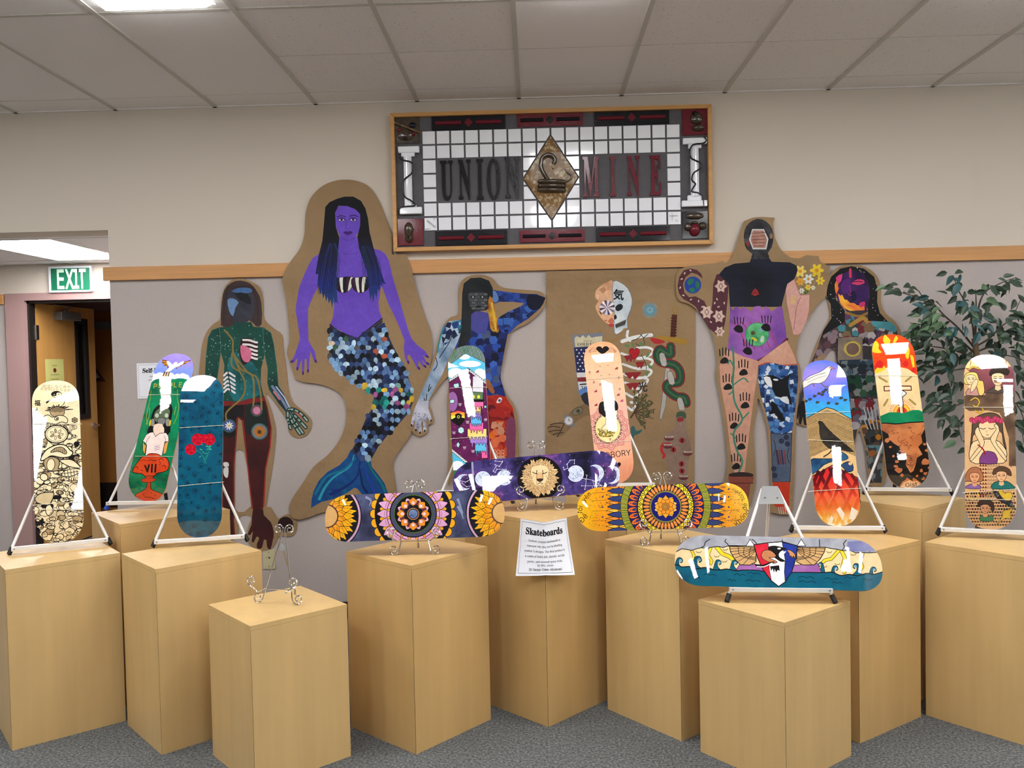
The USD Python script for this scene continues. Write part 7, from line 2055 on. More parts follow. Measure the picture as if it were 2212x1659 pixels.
for key, art_, lab, bands in (
    ("bw", art_ink, "cream skateboard covered in black ink doodles, standing at the far left", [((72.0, 916.5), (175.5, 915.3)), ((71.0, 1091), (180, 1084)), ((72.5, 1101.5), (178, 1100))]),
    ("green", art_green, "tilted green skateboard with a white dove and an orange mushroom cloud", [((320.5, 853.1), (391.5, 852.3)), ((292.3, 985.6), (374.7, 986.4))]),
    ("blue", art_blue, "teal blue skateboard with dark spirals and three red roses", [((388.4, 924.4), (482.4, 918.9)), ((386.4, 1050.1), (482.2, 1041.2))]),
    ("house", art_house, "purple skateboard with a checkered roof and dripping striped lighthouse", [((971.9, 838.5), (1051.0, 836.3)), ((972.9, 948.2), (1053.3, 942.1))]),
    ("heart", art_heart, "peach pink skateboard with a black heart and a woman's profile", [((1268.5, 820.6), (1347.3, 814.4)), ((1283, 956.5), (1364, 953.0))]),
    ("bird", art_bird, "skateboard with a white bird on blue sky above a black raven and a red lattice", [((1741, 893.5), (1835.5, 889.6)), ((1745, 950.5), (1842.5, 954.5)), ((1746.5, 1061.5), (1860.5, 1054.5))]),
    ("flame", art_flame, "skateboard with orange flames at the top and a cross with an eye", [((1890, 811.5), (1980, 812.8))]),
    ("girl", art_girl, "skateboard with drawn girls and boys in brown and plum, at the far right", [((2082.5, 879.5), (2189.5, 880.6)), ((2080.5, 1064.5), (2196, 1056.5)), ((2086, 1078.5), (2190, 1079.5))]),
    ("mandala", art_mandala, "skateboard lying sideways with half sunflowers at both ends and a dark mandala", []),
    ("lion", art_lion, "skateboard lying sideways with a lion's head among moons on a purple night sky", []),
    ("orange", art_orange, "orange and yellow skateboard lying sideways with a blue mandala and lettering at its ends", []),
    ("eagle", art_eagle, "skateboard lying sideways with a winged shield over a stormy teal sea", []),
):
    BD[key].build(art_(), lab, bands)
for key, lab in (
    ("bw", "white aluminium tabletop easel holding the cream doodle skateboard at far left"),
    ("green", "white aluminium easel with blue tape on its left foot, behind the teal board"),
    ("blue", "white aluminium easel holding the teal skateboard with roses"),
    ("house", "white aluminium easel holding the purple house skateboard"),
    ("heart", "white aluminium easel holding the peach heart skateboard"),
    ("bird", "white aluminium easel holding the white bird and raven skateboard"),
    ("flame", "white aluminium easel holding the flames and cross skateboard at the back right"),
    ("girl", "white aluminium easel holding the skateboard of drawn girls at far right"),
    ("eagle", "white aluminium easel with its hinge plate showing above the stormy sea skateboard"),
):
    tripod_easel(BD[key], PEDH[TOP[key]], lab, tape=key == "green")
wire_easel((-1.048, 3.425, PEDH["p4"]), -13, 14, "empty chrome wire easel on the short front pedestal at left")
for key, ped, lab in (("mandala", "p5", "chrome wire easel holding the sunflower mandala skateboard"), ("lion", "p6", "chrome wire easel holding the lion and moons skateboard"), ("orange", "p7", "chrome wire easel holding the orange mandala skateboard")):
    b = BD[key]
    q = b.low - b.n * 0.012
    back = np.array([-math.sin(b.yaw), math.cos(b.yaw), 0])
    hz = q[2] - PEDH[ped]
    o = q - np.array([0, 0, hz]) + back * (0.012 - hz * math.tan(b.lean))
    wire_easel((o[0], o[1], PEDH[ped]), math.degrees(b.yaw), math.degrees(b.lean), lab, 0.042)
# ================================================================ framed ceramic mosaic above the rail
M["oak_frame"] = mat("honey_oak_frame", (196, 146, 82), 0.4, noise=((3, 40, 40), 0.12, 4))
M["grout"] = mat("dark_grout", (88, 86, 90), 0.85, noise=((30, 30, 30), 0.1, 3))
M["white_glaze"] = mat("white_glaze", (238, 240, 245), 0.12, coat=0.6, coat_rough=0.02)
M["black_glaze"] = mat("black_glaze", (20, 21, 26), 0.25, coat=0.35, spec=0.2, coat_rough=0.08, bump=(60, 0.25, 0.006))
M["maroon_glaze"] = mat("maroon_glaze", (104, 28, 40), 0.25, coat=0.35, spec=0.2, coat_rough=0.08, bump=(60, 0.25, 0.006))
M["brown_glaze"] = mat("brown_glaze", (62, 50, 36), 0.18, coat=0.8, coat_rough=0.06, noise=((30, 30, 30), 0.4, 4), bump=(50, 0.3, 0.008))
M["tan_glaze"] = usdkit.material(stage, "/World/Looks/gold_mottled_glaze", {"tc": ("texture_coordinate", {}), "n": ("noise_texture", dict(scale=26.0, detail=6.0, roughness=0.7)), "r": ("rgb_ramp", {"ramp": [(0.0, lin((112, 80, 40))), (0.51, lin((126, 92, 48))), (0.57, lin((180, 164, 128))), (1.0, lin((196, 182, 150)))]}), "p": ("principled_bsdf", dict(roughness=0.5, specular_ior_level=0.2, coat_weight=0.12))}, [("tc.object", "n.vector"), ("n.fac", "r.fac"), ("r.color", "p.base_color")], surface="p.BSDF")
SY = WALL_Y - 0.030                                # face of the backing board
sx0, sx1, sz0, sz1 = -0.832, 1.066, 2.218, 3.037
so = np.array([(sx0 + sx1) / 2, WALL_Y, sz0])
sg = thing("framed_mosaic", "oak framed ceramic tile mosaic spelling UNION MINE, above the wood rail", "wall sign", so)
S1, S2, S3 = (830, 210, 4.879), (1180, 210, 4.879), (1120, 280, 8.293)


def sp(c, x, y, Y=SY):
    q = on_y(x / c[2] + c[0], y / c[2] + c[1], Y)
    return np.array([q[0], q[2]])


def slab(poly, d, bev=0.0012, y=SY):
    """A tile: the outline at the board, drawn in a little at its face."""
    lo, hi = extr(poly, d - bev), extr(poly.buffer(-bev, join_style="mitre"), bev)
    hi.apply_translation([0, 0, d - bev])
    return upright(cat([lo, hi]), y)


def put(name, mesh, m, parent=None, sm=False, label=None):
    mesh = mesh.copy()
    mesh.apply_translation(-so)
    return obj(name, mesh, M[m], parent if parent is not None else sg, smooth=sm, label=label)


put("backing_board", bx(sx0 + 0.02, sx1 - 0.02, SY, WALL_Y - 0.001, sz0 + 0.02, sz1 - 0.02), "grout")
fw = 0.024
for n, q in enumerate(([(sx0, sz1), (sx1, sz1), (sx1 - fw, sz1 - fw), (sx0 + fw, sz1 - fw)], [(sx0, sz0), (sx1, sz0), (sx1 - fw, sz0 + fw), (sx0 + fw, sz0 + fw)], [(sx0, sz0), (sx0, sz1), (sx0 + fw, sz1 - fw), (sx0 + fw, sz0 + fw)], [(sx1, sz0), (sx1, sz1), (sx1 - fw, sz1 - fw), (sx1 - fw, sz0 + fw)])):
    put("frame_rail", slab(Polygon(q).buffer(-0.0004), 0.06, 0.002, WALL_Y - 0.001), "oak_frame")
x00, z00 = sp(S1, 403, 365)
x17, z06 = sp(S2, 1269, 365 + 0)[0], sp(S1, 425, 1275)[1]
pitx, pitz = (x17 - x00) / 17, (z00 - z06) / 6
dm = Polygon([sp(S3, 572, 120), sp(S3, 1062, 855), sp(S3, 597, 1610), sp(S3, 95, 885)])
for r in range(7):
    for c in range(18):
        if r in (2, 3, 4) and (1 <= c <= 6 or 11 <= c <= 16):
            continue
        x, z = x00 + c * pitx, z00 - r * pitz
        p = sbox(x, z - pitx * 0.875, x + pitx * 0.875, z).difference(dm.buffer(0.008, join_style="mitre"))
        for q in pieces(p):
            if q.area > 1e-4:
                tl = put("tile", slab(q, 0.007 + 0.0006 * ((c * 5 + r * 3) % 3)), "white_glaze")
                if (c, r) in ((0, 6), (17, 6)):
                    a = Art()
                    w = pitx * 0.875
                    if c == 0:
                        a.text("SWISHER", x + w * 0.5, -(z - w * 0.56), 0.011, (50, 54, 58), 40, sx=0.95).text("MATT", x + w * 0.27, -(z - w * 0.95), 0.008, (50, 54, 58), -3).text("'02", x + w * 0.78, -(z - w * 0.14), 0.007, (50, 54, 58))
                    else:
                        a.text("GRAMDON", x + w * 0.42, -(z - w * 0.38), 0.007, (90, 90, 92)).text("02", x + w * 0.67, -(z - w * 0.78), 0.010, (110, 110, 112))
                        for k, ch in enumerate("FAME"):
                            a.text(ch, x + w * 0.32, -(z - w * (0.22 + 0.16 * k)), 0.0075, (80, 80, 84))
                    for pt, (v, f, cl_) in lay(a.visible(), lambda p_: np.asarray(p_) * [1, -1], None, lambda b: [None], lambda xy: 0 * xy[:, 0]).items():
                        obj("handwriting", (np.stack([v[:, 0], np.full(len(v), SY - 0.0092), v[:, 1]], 1) - so, f), M["print_flat"], tl, colors=cl_, label="a maker's name written on the tile")
dp = put("diamond_plaque", slab(dm, 0.012, 0.002), "tan_glaze")


def snake(c, pts, r, name, m="brown_glaze", y=0.02, tap=0.4, parent=None, deep=None):
    p = np.array([sp(c, *q[:2]) for q in pts])
    yy = np.array([q[2] if len(q) > 2 else y for q in pts])
    s = smooth(np.c_[p[:, 0], SY - yy, p[:, 1]], False, 6)
    rr = r * np.interp(np.linspace(0, 1, len(s)), [0, 0.15, 0.75, 1], [0.8, 1, 1, tap])
    return put(name, tube(s, rr, 10), m, parent, 40)


cr_ = 0.0128
sn = snake(S3, [(540, 930), (470, 830), (415, 720), (400, 620), (430, 520), (520, 465), (610, 490), (655, 560), (625, 625)], cr_, "serpent", y=0.026, tap=0.9)
for k, y in enumerate((945, 1020, 1095)):
    snake(S3, [(360, y, 0.014), (400, y - 6, 0.026), (500, y - 4, 0.032), (600, y - 2, 0.034), (700, y - 2, 0.032), (790, y + 2, 0.026), (830, y + 6, 0.014)], cr_, "coil", tap=0.95, parent=sn)
snake(S3, [(760, 910), (850, 938), (925, 895), (948, 835), (880, 785), (822, 718)], 0.005, "tail", tap=0.4, parent=sn)
put("jaw", trimesh.creation.icosphere(2, 1.0).apply_scale([0.009, 0.006, 0.013]).apply_translation([*(lambda q: (q[0], SY - 0.018, q[1]))(sp(S3, 620, 680))]), "tan_glaze", sn)
for word, c, m in (("UNION", S1, "black_glaze"), ("MINE", S2, "maroon_glaze")):
    for k, ch in enumerate(word):
        x, w, y0, y1 = ([(660, 140, 672, 1088), (850, 140, 662, 1082), (1010, 78, 655, 1082), (1152, 150, 648, 1082), (1350, 160, 635, 1070)] if word == "UNION" else [(472, 182, 632, 1052), (700, 70, 628, 1045), (918, 140, 622, 1042), (1150, 122, 618, 1036)])[k]
        g = text_shape(ch, "serif", 1)
        b = g.bounds
        l, t_ = sp(c, x - w / 2, y0), sp(c, x + w / 2, y1)
        q = affinity.affine_transform(g, [(t_[0] - l[0]) / (b[2] - b[0]), 0, 0, (t_[1] - l[1]) / (b[3] - b[1]), l[0] - b[0] * (t_[0] - l[0]) / (b[2] - b[0]), l[1] - b[1] * (t_[1] - l[1]) / (b[3] - b[1])])
        put("letter", upright(extr(q.buffer(0), 0.010), SY), m, label=f"letter {ch}")


def bar_(c0, x0, y0, c1, x1, y1, m, m2):
    a, b = sp(c0, x0, y0), sp(c1, x1, y1)
    g = put("border_bar", slab(sbox(min(a[0], b[0]), min(a[1], b[1]), max(a[0], b[0]), max(a[1], b[1])), 0.010, 0.002), m)
    w, hh, mx, mz = b[0] - a[0], a[1] - b[1], (a[0] + b[0]) / 2, (a[1] + b[1]) / 2
    for s in (-1, 1):
        p0, p1 = mx + s * w * 0.10, mx + s * w * 0.45
        q = np.linspace([p0, SY - 0.012, mz], [p1, SY - 0.012, mz], 5)
        put("inlay_strip", tube(q, hh * 0.14, 8), m2, g, 40)
    put("inlay_diamond", slab(Polygon([(mx - hh * 0.32, mz), (mx, mz + hh * 0.32), (mx + hh * 0.32, mz), (mx, mz - hh * 0.32)]), 0.016, 0.003), m2, g)


bar_(S1, 500, 205, S1, 1278, 335, "black_glaze", "maroon_glaze")
bar_(S1, 1400, 180, S2, 385, 300, "maroon_glaze", "black_glaze")
bar_(S2, 505, 155, S2, 1293, 282, "black_glaze", "maroon_glaze")
bar_(S1, 538, 1415, S1, 1297, 1550, "black_glaze", "maroon_glaze")
bar_(S1, 1425, 1405, S2, 405, 1520, "maroon_glaze", "black_glaze")
bar_(S2, 522, 1375, S2, 1303, 1508, "black_glaze", "maroon_glaze")


def lump(c, x, y, rx, ry, d, m, parent, n=2, seed=0):
    p, e = sp(c, x, y), sp(c, x + rx, y + ry)
    s = trimesh.creation.icosphere(n, 1.0)
    v = np.array(s.vertices) * [abs(e[0] - p[0]), d, abs(e[1] - p[1])]
    v *= (1 + 0.25 * (meshkit.fbm(np.array(s.vertices) * 2.5 + seed, 3, seed) - 0.5))[:, None]
    put("relief", trimesh.Trimesh(v + [p[0], SY - 0.010, p[1]], s.faces), m, parent, 40)


for c, x0, y0, x1, y1, m, rel in (
    (S1, 92, 205, 372, 485, "brown_glaze", [(230, 400, 90, 60, 0.016, "brown_glaze"), (165, 350, 26, 22, 0.014, "maroon_glaze"), (305, 395, 26, 22, 0.016, "maroon_glaze"), (300, 300, 40, 30, 0.012, "black_glaze"), (225, 440, 30, 22, 0.02, "black_glaze")]),
    (S1, 128, 1288, 418, 1562, "maroon_glaze", [(262, 1400, 50, 80, 0.03, "brown_glaze"), (265, 1490, 44, 50, 0.03, "brown_glaze"), (265, 1485, 22, 26, 0.038, "black_glaze")]),
    (S2, 1428, 128, 1710, 398, "maroon_glaze", [(1580, 230, 70, 66, 0.026, "brown_glaze"), (1600, 330, 70, 36, 0.03, "brown_glaze"), (1560, 190, 30, 40, 0.03, "black_glaze")]),
    (S2, 1428, 1208, 1704, 1488, "black_glaze", [(1560, 1255, 95, 36, 0.022, "brown_glaze"), (1560, 1400, 62, 70, 0.034, "maroon_glaze"), (1490, 1370, 42, 44, 0.026, "brown_glaze"), (1640, 1360, 46, 40, 0.026, "brown_glaze"), (1560, 1330, 40, 20, 0.03, "brown_glaze")]),
):
    a, b = sp(c, x0, y0), sp(c, x1, y1)
    g = put("corner_tile", slab(sbox(a[0], b[1], b[0], a[1]), 0.010, 0.002), m)
    for k, q in enumerate(rel):
        lump(c, *q, g, 2, k + int(x0))
    if x0 == 92:
        put("relief", tube([np.array([*sp(S1, 105, 275), 0])[[0, 2, 1]] + [0, SY - 0.026, 0], np.array([*sp(S1, 400, 390), 0])[[0, 2, 1]] + [0, SY - 0.02, 0]], 0.0035, 8), "tan_glaze", g)
for c, cap, neck, shaft, plinth, base, path in (
    (S1, (150, 530, 375, 592), (182, 582, 326, 632), (207, 630, 302, 1150), (225, 1140, 345, 1165), (168, 1168, 405, 1235), [(140, 570), (160, 640), (200, 675), (285, 695), (312, 740), (298, 815), (220, 885), (203, 980), (225, 1060), (290, 1100), (335, 1150), (260, 1160), (180, 1175), (155, 1240)]),
    (S2, (1432, 442, 1688, 500), (1490, 498, 1630, 545), (1513, 540, 1606, 1050), (1482, 1040, 1632, 1098), (1420, 1098, 1690, 1156), [(1650, 430), (1676, 470), (1640, 500), (1540, 515), (1506, 570), (1512, 650), (1560, 680), (1608, 705), (1616, 760), (1545, 810), (1522, 880), (1560, 925), (1540, 960), (1522, 1005), (1590, 1020), (1640, 1070), (1650, 1190)]),
):
    g = put("column_shaft", None or (lambda a, b: cat([lathe([(0.0001, 0), ((b[0] - a[0]) / 2, 0), ((b[0] - a[0]) / 2, a[1] - b[1]), (0.0001, a[1] - b[1])], 20).apply_translation([(a[0] + b[0]) / 2, SY - 0.008, b[1]])] + [tube([[(a[0] + b[0]) / 2 + (b[0] - a[0]) / 2 * math.sin(t), SY - 0.008 - (b[0] - a[0]) / 2 * math.cos(t), z] for z in (b[1], a[1])], 0.0022, 5) for t in np.linspace(-1.2, 1.2, 7)]))(sp(c, shaft[0], shaft[1]), sp(c, shaft[2], shaft[3])), "white_glaze", label="white fluted column")
    for nm, q, d in (("capital", cap, 0.03), ("neck", neck, 0.024), ("plinth", plinth, 0.024), ("base", base, 0.03)):
        a, b = sp(c, q[0], q[1]), sp(c, q[2], q[3])
        put(nm, rbox(abs(b[0] - a[0]), d, abs(a[1] - b[1]), 0.004, ((a[0] + b[0]) / 2, SY - d / 2, (a[1] + b[1]) / 2)), "white_glaze", g)
    snake(c, [(*q, 0.036) for q in path], 0.0045, "snake", "black_glaze", parent=g, tap=0.5)

# ================================================================ signs and papers
M["exit_green"] = mat("exit_green", (18, 110, 76), 0.35)
M["exit_letter"] = mat("exit_letter", (206, 236, 214), 0.4)
M["exit_case"] = mat("exit_case", (214, 216, 222), 0.35)
M["maroon_sign"] = mat("maroon_sign", (84, 34, 46), 0.5)
e0, e1 = on_y(104, 576, 7.01), on_y(199, 630, 7.01)
ex = thing("exit_sign", "green exit sign in a white frame over the open door", "sign", ((e0[0] + e1[0]) / 2, HY, e1[2]))
ew, eh = e1[0] - e0[0], e0[2] - e1[2]
obj("case", upright(extr(sbox(-ew / 2, 0, ew / 2, eh).buffer(-0.006).buffer(0.006).difference(sbox(-ew / 2 + 0.016, 0.016, ew / 2 - 0.016, eh - 0.016)), 0.04), 0), M["exit_case"], ex)
obj("face_panel", bx(-ew / 2 + 0.014, ew / 2 - 0.014, -0.034, -0.004, 0.014, eh - 0.014), M["exit_green"], ex)
for k, (ch, x) in enumerate(zip("EXIT", (-0.082, -0.008, 0.047, 0.094))):
    g = text_shape(ch, "sans", 2)
    b = g.bounds
    q = affinity.affine_transform(g, [(0.075 if ch == "X" else 0.085) * 1.0, 0, 0, -0.150, x, (eh - 0.150) / 2])
    obj("letter", upright(extr(q, 0.003), -0.034), M["exit_letter"], ex, label=f"letter {ch}")
# yellow notice on the open door
th_ = math.radians(87.5)
ld, lo_ = np.array([math.cos(th_), math.sin(th_), 0]), np.array([-4.142, 7.15, 0])
ln_ = np.array([math.sin(th_), -math.cos(th_), 0])


def on_leaf(x, y):
    r = ray((x, y))
    t = ((lo_ - EYE) @ ln_) / (r @ ln_)
    d = EYE + r * t - lo_
    return d @ ld, d[2]


n0, n1 = on_leaf(97, 776), on_leaf(139, 838)
nt = thing("door_notice", "yellow paper notice taped to the open wood door", "notice", lo_ + ld * n0[0] + ln_ * 0.0008 + [0, 0, n1[1]], th_)
nw, nh = n1[0] - n0[0], n0[1] - n1[1]
obj("paper", bx(0, nw, -0.0006, 0, 0, nh), M["yellow_paper"], nt)
a = Art()
for k, s in enumerate(("TICKETS", "", "ALL STUDENTS", "PLEASE KEEP", "DOORS CLOSED")):
    if s:
        a.text(s, nw / 2, -(nh * (0.76 - 0.155 * k)), nh * 0.045, (96, 80, 40), 0, "serif", sx=nw / nh)
a.ell(nw / 2, -nh * 0.62, nw * 0.085, nh * 0.075, (120, 40, 30), 0.2)
for pt, (v, f, c_) in lay(a.visible(), lambda p_: np.asarray(p_) * [1, -1], None, lambda b: [None], lambda xy: 0 * xy[:, 0]).items():
    obj("lettering", (np.stack([v[:, 0], np.full(len(v), -0.001), v[:, 1]], 1), f), M["print_flat"], nt, colors=c_)
# restroom sign on the far door
p0, p1 = on_y(199, 783, 8.585), on_y(227, 824, 8.585)
hw_ = p1[0] - p0[0]
rs = thing("restroom_sign", "maroon triangular restroom sign with a wheelchair symbol on the far door", "sign", (p0[0], 8.5955, p1[2]))
obj("plate", upright(extr(Polygon([(-hw_, 0), (hw_, 0), (0, p0[2] - p1[2])]), 0.006), 0), M["maroon_sign"], rs)
q = affinity.affine_transform(text_shape("♿", "sym"), [0.09, 0, 0, -0.09, 0.028, 0.03])
obj("wheelchair_symbol", upright(extr(q, 0.002), -0.006), M["exit_letter"], rs)
# self-portraits sheet on the wall
a0 = on_y(295, 785, WALL_Y - 0.004)
ss = thing("paper_sign", "white Self-Portraits paper sign on the wall behind the green skateboard", "paper sign", (a0[0], WALL_Y, a0[2] - 0.216))
obj("paper", bx(0, 0.28, -0.0042, -0.0034, 0, 0.216), M["paper"], ss)


def sign_print(w, h, title, lines, by):
    a = Art()
    ink, gr = (40, 40, 44), (104, 106, 112)
    bd = 0.010
    for x0, y0, x1, y1 in ((bd, bd, w - bd, bd), (bd, h - bd, w - bd, h - bd), (bd, bd, bd, h - bd), (w - bd, bd, w - bd, h - bd)):
        a.line([(x0, -y0), (x1, -y1)], 0.0011, (52, 60, 80))
    a.text(title, w / 2, -(h - 0.058), 0.0275, (14, 14, 16), 0, "serif", 2, sx=1.05 if len(title) < 12 else 0.95)
    for k, s in enumerate(lines):
        a.text(s, w / 2, -(h - 0.086 - 0.0200 * k), 0.0092, gr, 0, "serif", 0)
    for k, (s, hh) in enumerate(by):
        a.text(s, w / 2, -(0.0355 - 0.0165 * k), hh, (70, 72, 78) if k == 0 else (44, 46, 52), 0, "sans", k)
    return a


a = sign_print(0.28, 0.216, "Self-Portraits", ["Students were asked to", "pull together symbols and", "paint who they are"], [])
for pt, (v, f, c_) in lay(a.visible(), lambda p_: np.asarray(p_) * [1, -1], None, lambda b: [None], lambda xy: 0 * xy[:, 0]).items():
    obj("lettering", (np.stack([v[:, 0], np.full(len(v), -0.0046), v[:, 1]], 1), f), M["print_flat"], ss, colors=c_)
# sheet folded over the corner of the central pedestal
cor, ang = np.array([0.025, 3.667, 0.0]), math.radians(46.5)
E1, E2 = np.array([math.cos(ang), math.sin(ang), 0]), np.array([-math.sin(ang), math.cos(ang), 0])
BI = -(E1 + E2) / np.linalg.norm(E1 + E2)
RX = np.array([-BI[1], BI[0], 0]) * (1 if -BI[1] > 0 else -1)
SW, SH = 0.28, 0.216


def fold(xy, lift=0.0):
    s, t = xy[:, 0] - SW / 2, SH - xy[:, 1]
    k = (np.clip(t, 0, SH) / SH) ** 1.5
    a_ = np.abs(s)
    r = 0.006 + 0.02 * k
    soft = np.sqrt(a_**2 + r**2) - r
    side = np.where(s[:, None] >= 0, E1, E2)
    flat = np.sign(s)[:, None] * RX
    d = side * (1 - 0.42 * k[:, None]) + flat * 0.42 * k[:, None]
    d /= np.linalg.norm(d, axis=1, keepdims=True)
    nrm = BI
    P_ = cor + BI * (0.0022 + lift + 0.036 * k[:, None]) + d * soft[:, None] + flat * (a_ - soft)[:, None] * 0.9
    return P_ + np.c_[np.zeros((len(s), 2)), PEDH["p6"] - 0.0 - t - 0.10 * a_ * k]


fs = thing("paper_sign", "white Skateboards paper sign folded over the corner of the central pedestal", "paper sign", cor + [0, 0, PEDH["p6"] - SH])
fo = cor + [0, 0, PEDH["p6"] - SH]
gx, gy = np.meshgrid(np.linspace(0, SW, 41), np.linspace(0, SH, 19))
uv = np.c_[gx.ravel(), gy.ravel()]
I = np.arange(41 * 19).reshape(19, 41)
F4 = np.stack([I[:-1, :-1], I[:-1, 1:], I[1:, 1:], I[1:, :-1]], -1).reshape(-1, 4)
obj("paper", (fold(uv) - fo, F4), M["paper"], fs, smooth=True)
a = sign_print(SW, SH, "Skateboards", ["Students created skateboards to", "represent who they are by blending", "symbols & designs. The final product is", "a combo of India ink, sharpie, acrylic", "paints, and encased epoxy resin."], [("By Mrs. Jones", 0.0085), ("3D Design Class-Advanced", 0.0088)])
for pt, (v, f, c_) in lay(a.visible(), lambda p_: np.asarray(p_) * [1, -1], None, lambda b: cells(b, 0.007, 0.012), lambda xy: 0 * xy[:, 0]).items():
    obj("lettering", (fold(v[:, :2], 0.0009) - fo, f), M["print_flat"], fs, colors=c_)
# loose sheets on the end of the wall, and the wall plate
pp = on_y(243, 840, 5.32)
ws = obj("paper_sheet", bx(-0.012, 0, -0.10, 0.10, -0.22, 0), M["paper"])
UsdGeom.Xformable(ws).AddTranslateOp().Set(Gf.Vec3d(WX - 0.0005, 5.40, float(pp[2])))
tag(ws, "white paper hanging on the end of the wall beside the open door", "paper")
pl0, pl1 = on_y(568, 1187, WALL_Y), on_y(595, 1228.5, WALL_Y)
wp = thing("wall_plate", "ivory wall plate with a heart-shaped hole low on the wall", "wall plate", ((pl0[0] + pl1[0]) / 2, WALL_Y, pl1[2]))
pw, ph = pl1[0] - pl0[0], pl0[2] - pl1[2]
hrt = affinity.translate(Polygon(smooth([(0, -0.007), (-0.006, -0.001), (-0.006, 0.004), (-0.002, 0.005), (0, 0.003), (0.002, 0.005), (0.006, 0.004), (0.006, -0.001)], True, 3)), 0.002, ph * 0.58)
obj("plate", upright(extr(sbox(-pw / 2, 0, pw / 2, ph).buffer(-0.003).buffer(0.003).difference(hrt), 0.006), 0), M["ivory"], wp)
obj("hole_backing", bx(-0.012, 0.014, -0.003, 0, ph * 0.45, ph * 0.7), M["rubber"], wp)
for z in (0.15, 0.87):
    obj("screw", trimesh.creation.cylinder(0.003, 0.002, sections=10).apply_transform(trimesh.transformations.rotation_matrix(math.pi / 2, [1, 0, 0])).apply_translation([0, -0.007, ph * z]), M["steel"], wp)
obj("slot", bx(-0.018, -0.008, -0.0066, -0.0055, ph * 0.57, ph * 0.585), M["rubber"], wp)

# ================================================================ the artificial ficus at the right
M["leaf"] = mat("ficus_leaf", (46, 66, 50), 0.42, noise=((25, 25, 25), 0.3, 2))
M["leaf2"] = mat("ficus_leaf_light", (78, 106, 74), 0.42, noise=((25, 25, 25), 0.25, 2))
M["leaf3"] = mat("ficus_leaf_blue", (44, 84, 86), 0.42, noise=((25, 25, 25), 0.25, 2))
M["bark"] = mat("ficus_bark", (120, 98, 70), 0.8, noise=((20, 20, 4), 0.3, 4))
M["twig"] = mat("ficus_twig", (70, 62, 52), 0.7)
M["basket"] = mat("dark_planter", (58, 46, 38), 0.6)
PC = (1860, 580, 3.318)
PY = 4.92


def pp3(x, y, Y=PY):
    return on_y(x / PC[2] + PC[0], y / PC[2] + PC[1], Y)


tb = pp3(838, 1100)
po = np.array([tb[0], PY, 0.0])
ft = thing("artificial_tree", "artificial ficus tree with dark green leaves in the right corner behind the pedestals", "plant", po)
obj("planter", lathe([(0.0001, 0), (0.13, 0), (0.155, 0.28), (0.14, 0.28), (0.135, 0.24), (0.0001, 0.24)], 28), M["basket"], ft, smooth=40)
obj("trunk", tube(smooth([(0, 0, 0.24), (0.01, 0.01, 0.7), tuple(pp3(845, 900) - po), tuple(pp3(830, 650) - po), tuple(pp3(812, 500) - po)], False, 5), np.linspace(0.021, 0.015, 21), 12), M["bark"], ft, smooth=40)
rg = random.Random(14)
BR = [[(812, 510), (795, 380), (752, 250), (700, 160), (660, 50)], [(815, 500), (838, 300), (880, 180), (960, 125), (1050, 85), (1112, 64)], [(805, 560), (700, 430), (600, 340), (480, 222), (330, 185), (200, 140)], [(600, 345), (500, 300), (420, 170), (390, 150)], [(808, 600), (690, 500), (560, 440), (420, 400), (350, 390)], [(815, 640), (680, 590), (520, 560), (410, 560)], [(820, 680), (700, 660), (560, 680), (430, 760)], [(825, 700), (720, 720), (600, 740), (520, 760)], [(820, 560), (920, 500), (1000, 420), (1080, 350), (1150, 210)], [(822, 600), (960, 540), (1100, 450), (1200, 380)], [(826, 660), (980, 620), (1120, 640), (1230, 700)], [(840, 820), (760, 830), (620, 880), (520, 920), (460, 1000)], [(842, 900), (740, 960), (640, 1000), (560, 1070)], [(844, 950), (740, 1050), (700, 1130), (725, 1240)], [(842, 850), (980, 900), (1120, 980), (1180, 1120)], [(846, 980), (1000, 1080), (1130, 1110), (1170, 1260)], [(815, 500), (825, 300), (822, 150)]]
for b in BR:
    d = rg.uniform(-0.16, 0.10)
    n = len(b)
    pts = [pp3(*q, PY + d * k / (n - 1)) - po for k, q in enumerate(b)]
    obj("branch", tube(smooth(pts, False, 4), np.linspace(0.006, 0.0018, 4 * (n - 1) + 1), 6), M["twig"], ft, smooth=50)
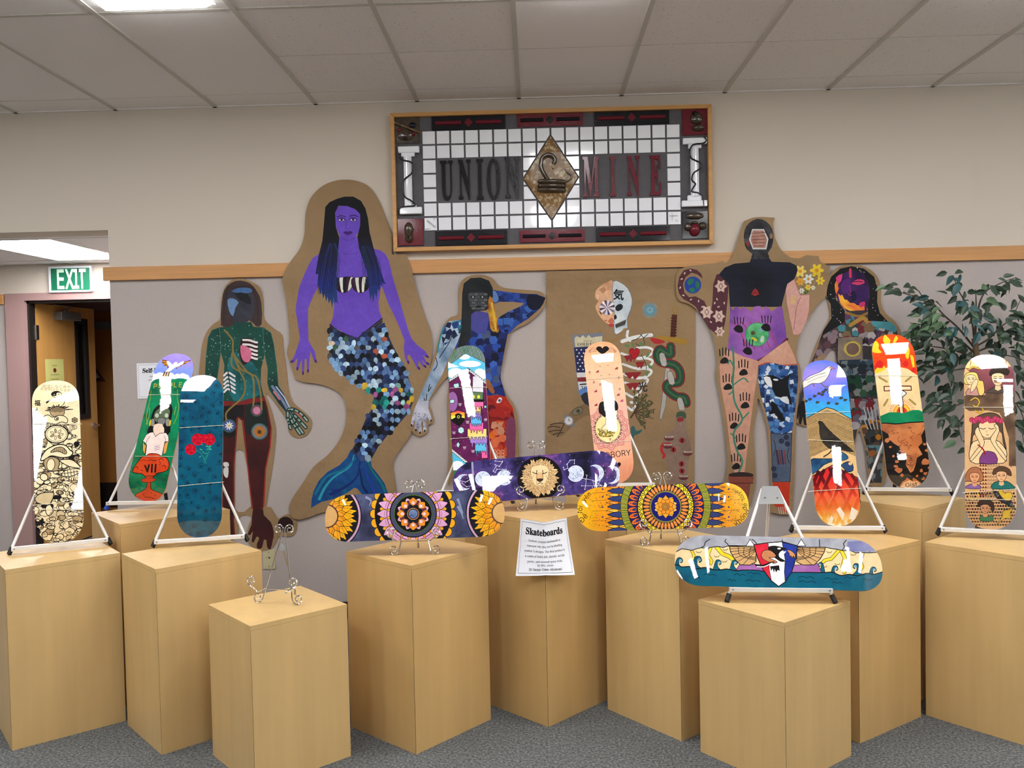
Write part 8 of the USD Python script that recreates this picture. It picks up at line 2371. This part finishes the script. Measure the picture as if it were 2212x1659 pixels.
CL = [(250, 150, 7), (400, 170, 5), (480, 230, 6), (350, 215, 2), (540, 300, 6), (440, 290, 3), (480, 350, 8), (440, 400, 8), (390, 440, 5), (560, 400, 8), (640, 440, 7), (690, 420, 6), (480, 500, 8), (430, 560, 6), (520, 580, 8), (470, 660, 8), (560, 650, 8), (640, 590, 10), (710, 540, 9), (420, 760, 5), (520, 740, 6), (600, 720, 7), (700, 660, 10), (680, 60, 5), (720, 120, 5), (670, 180, 6), (740, 230, 6), (760, 290, 7), (820, 290, 6), (830, 400, 6), (900, 180, 5), (960, 120, 6), (1060, 85, 7), (905, 285, 3), (880, 340, 4), (930, 390, 3), (850, 470, 6), (1000, 420, 7), (960, 490, 9), (1050, 470, 9), (1100, 420, 8), (1060, 340, 5), (1140, 220, 5), (1150, 350, 6), (1100, 540, 8), (1000, 580, 8), (1140, 620, 8), (1130, 760, 8), (1150, 860, 8), (1120, 980, 8), (520, 900, 5), (560, 960, 6), (620, 870, 7), (700, 830, 7), (640, 1000, 6), (560, 1060, 5), (700, 950, 6), (690, 1110, 7), (715, 1200, 7), (735, 1270, 3), (1130, 1100, 6), (1150, 1250, 5), (780, 760, 6), (880, 640, 6), (940, 720, 6), (1230, 460, 10), (1260, 700, 10), (1240, 900, 8), (1260, 250, 8)]
leaves = []
for x, y, n in CL:
    for _ in range(n):
        q = pp3(x + rg.gauss(0, 34), y + rg.gauss(0, 26), PY + rg.uniform(-0.20, 0.13))
        out = np.array([(x - 815) / 400 + rg.gauss(0, 0.7), rg.gauss(-0.2, 0.5), -0.55 + rg.gauss(0, 0.45)])
        if y < 250:
            out[2] += 0.35
        d = out / np.linalg.norm(out)
        leaves.append((q - po, d, rg.uniform(0.054, 0.080), "leaf3" if (x > 650 and x < 860 and y < 480 and rg.random() < 0.6) or rg.random() < 0.1 else "leaf2" if (380 < x < 700 and 280 < y < 470 and rg.random() < 0.65) or rg.random() < 0.08 else "leaf", rg.uniform(-0.8, 0.8)))
leaves.sort(key=lambda l: l[0][1])


def leaf_mesh(q, d, L_, roll):
    s = np.cross(d, [0, -1, 0.4])
    s /= np.linalg.norm(s) + 1e-9
    u = np.cross(s, d)
    s, u = s * math.cos(roll) + u * math.sin(roll), u * math.cos(roll) - s * math.sin(roll)
    t = np.array([0, 0.18, 0.42, 0.72, 1.0])
    w = np.array([0.0, 0.21, 0.27, 0.16, 0.0]) * L_
    mid = q + np.outer(t * L_, d) - np.outer(0.12 * L_ * t**2, [0, 0, 1])
    ri, le = mid + np.outer(w, s) + np.outer(w * 0.35, u), mid - np.outer(w, s) + np.outer(w * 0.35, u)
    v = np.vstack([mid, ri[1:4], le[1:4]])
    f = [[0, 5, 1], [1, 5, 6], [1, 6, 2], [2, 6, 7], [2, 7, 3], [3, 7, 4], [0, 1, 8], [1, 9, 8], [1, 2, 9], [2, 10, 9], [2, 3, 10], [3, 4, 10]]
    return trimesh.Trimesh(v, f, process=False)


for q, d, L_, m, r in leaves[:300]:
    obj("leaf", leaf_mesh(q, d, L_, r), M[m], ft)
if leaves[300:]:
    tag(obj("leaves", cat([leaf_mesh(q, d, L_, r) for q, d, L_, m, r in leaves[300:]]), M["leaf"], ft), kind="stuff")
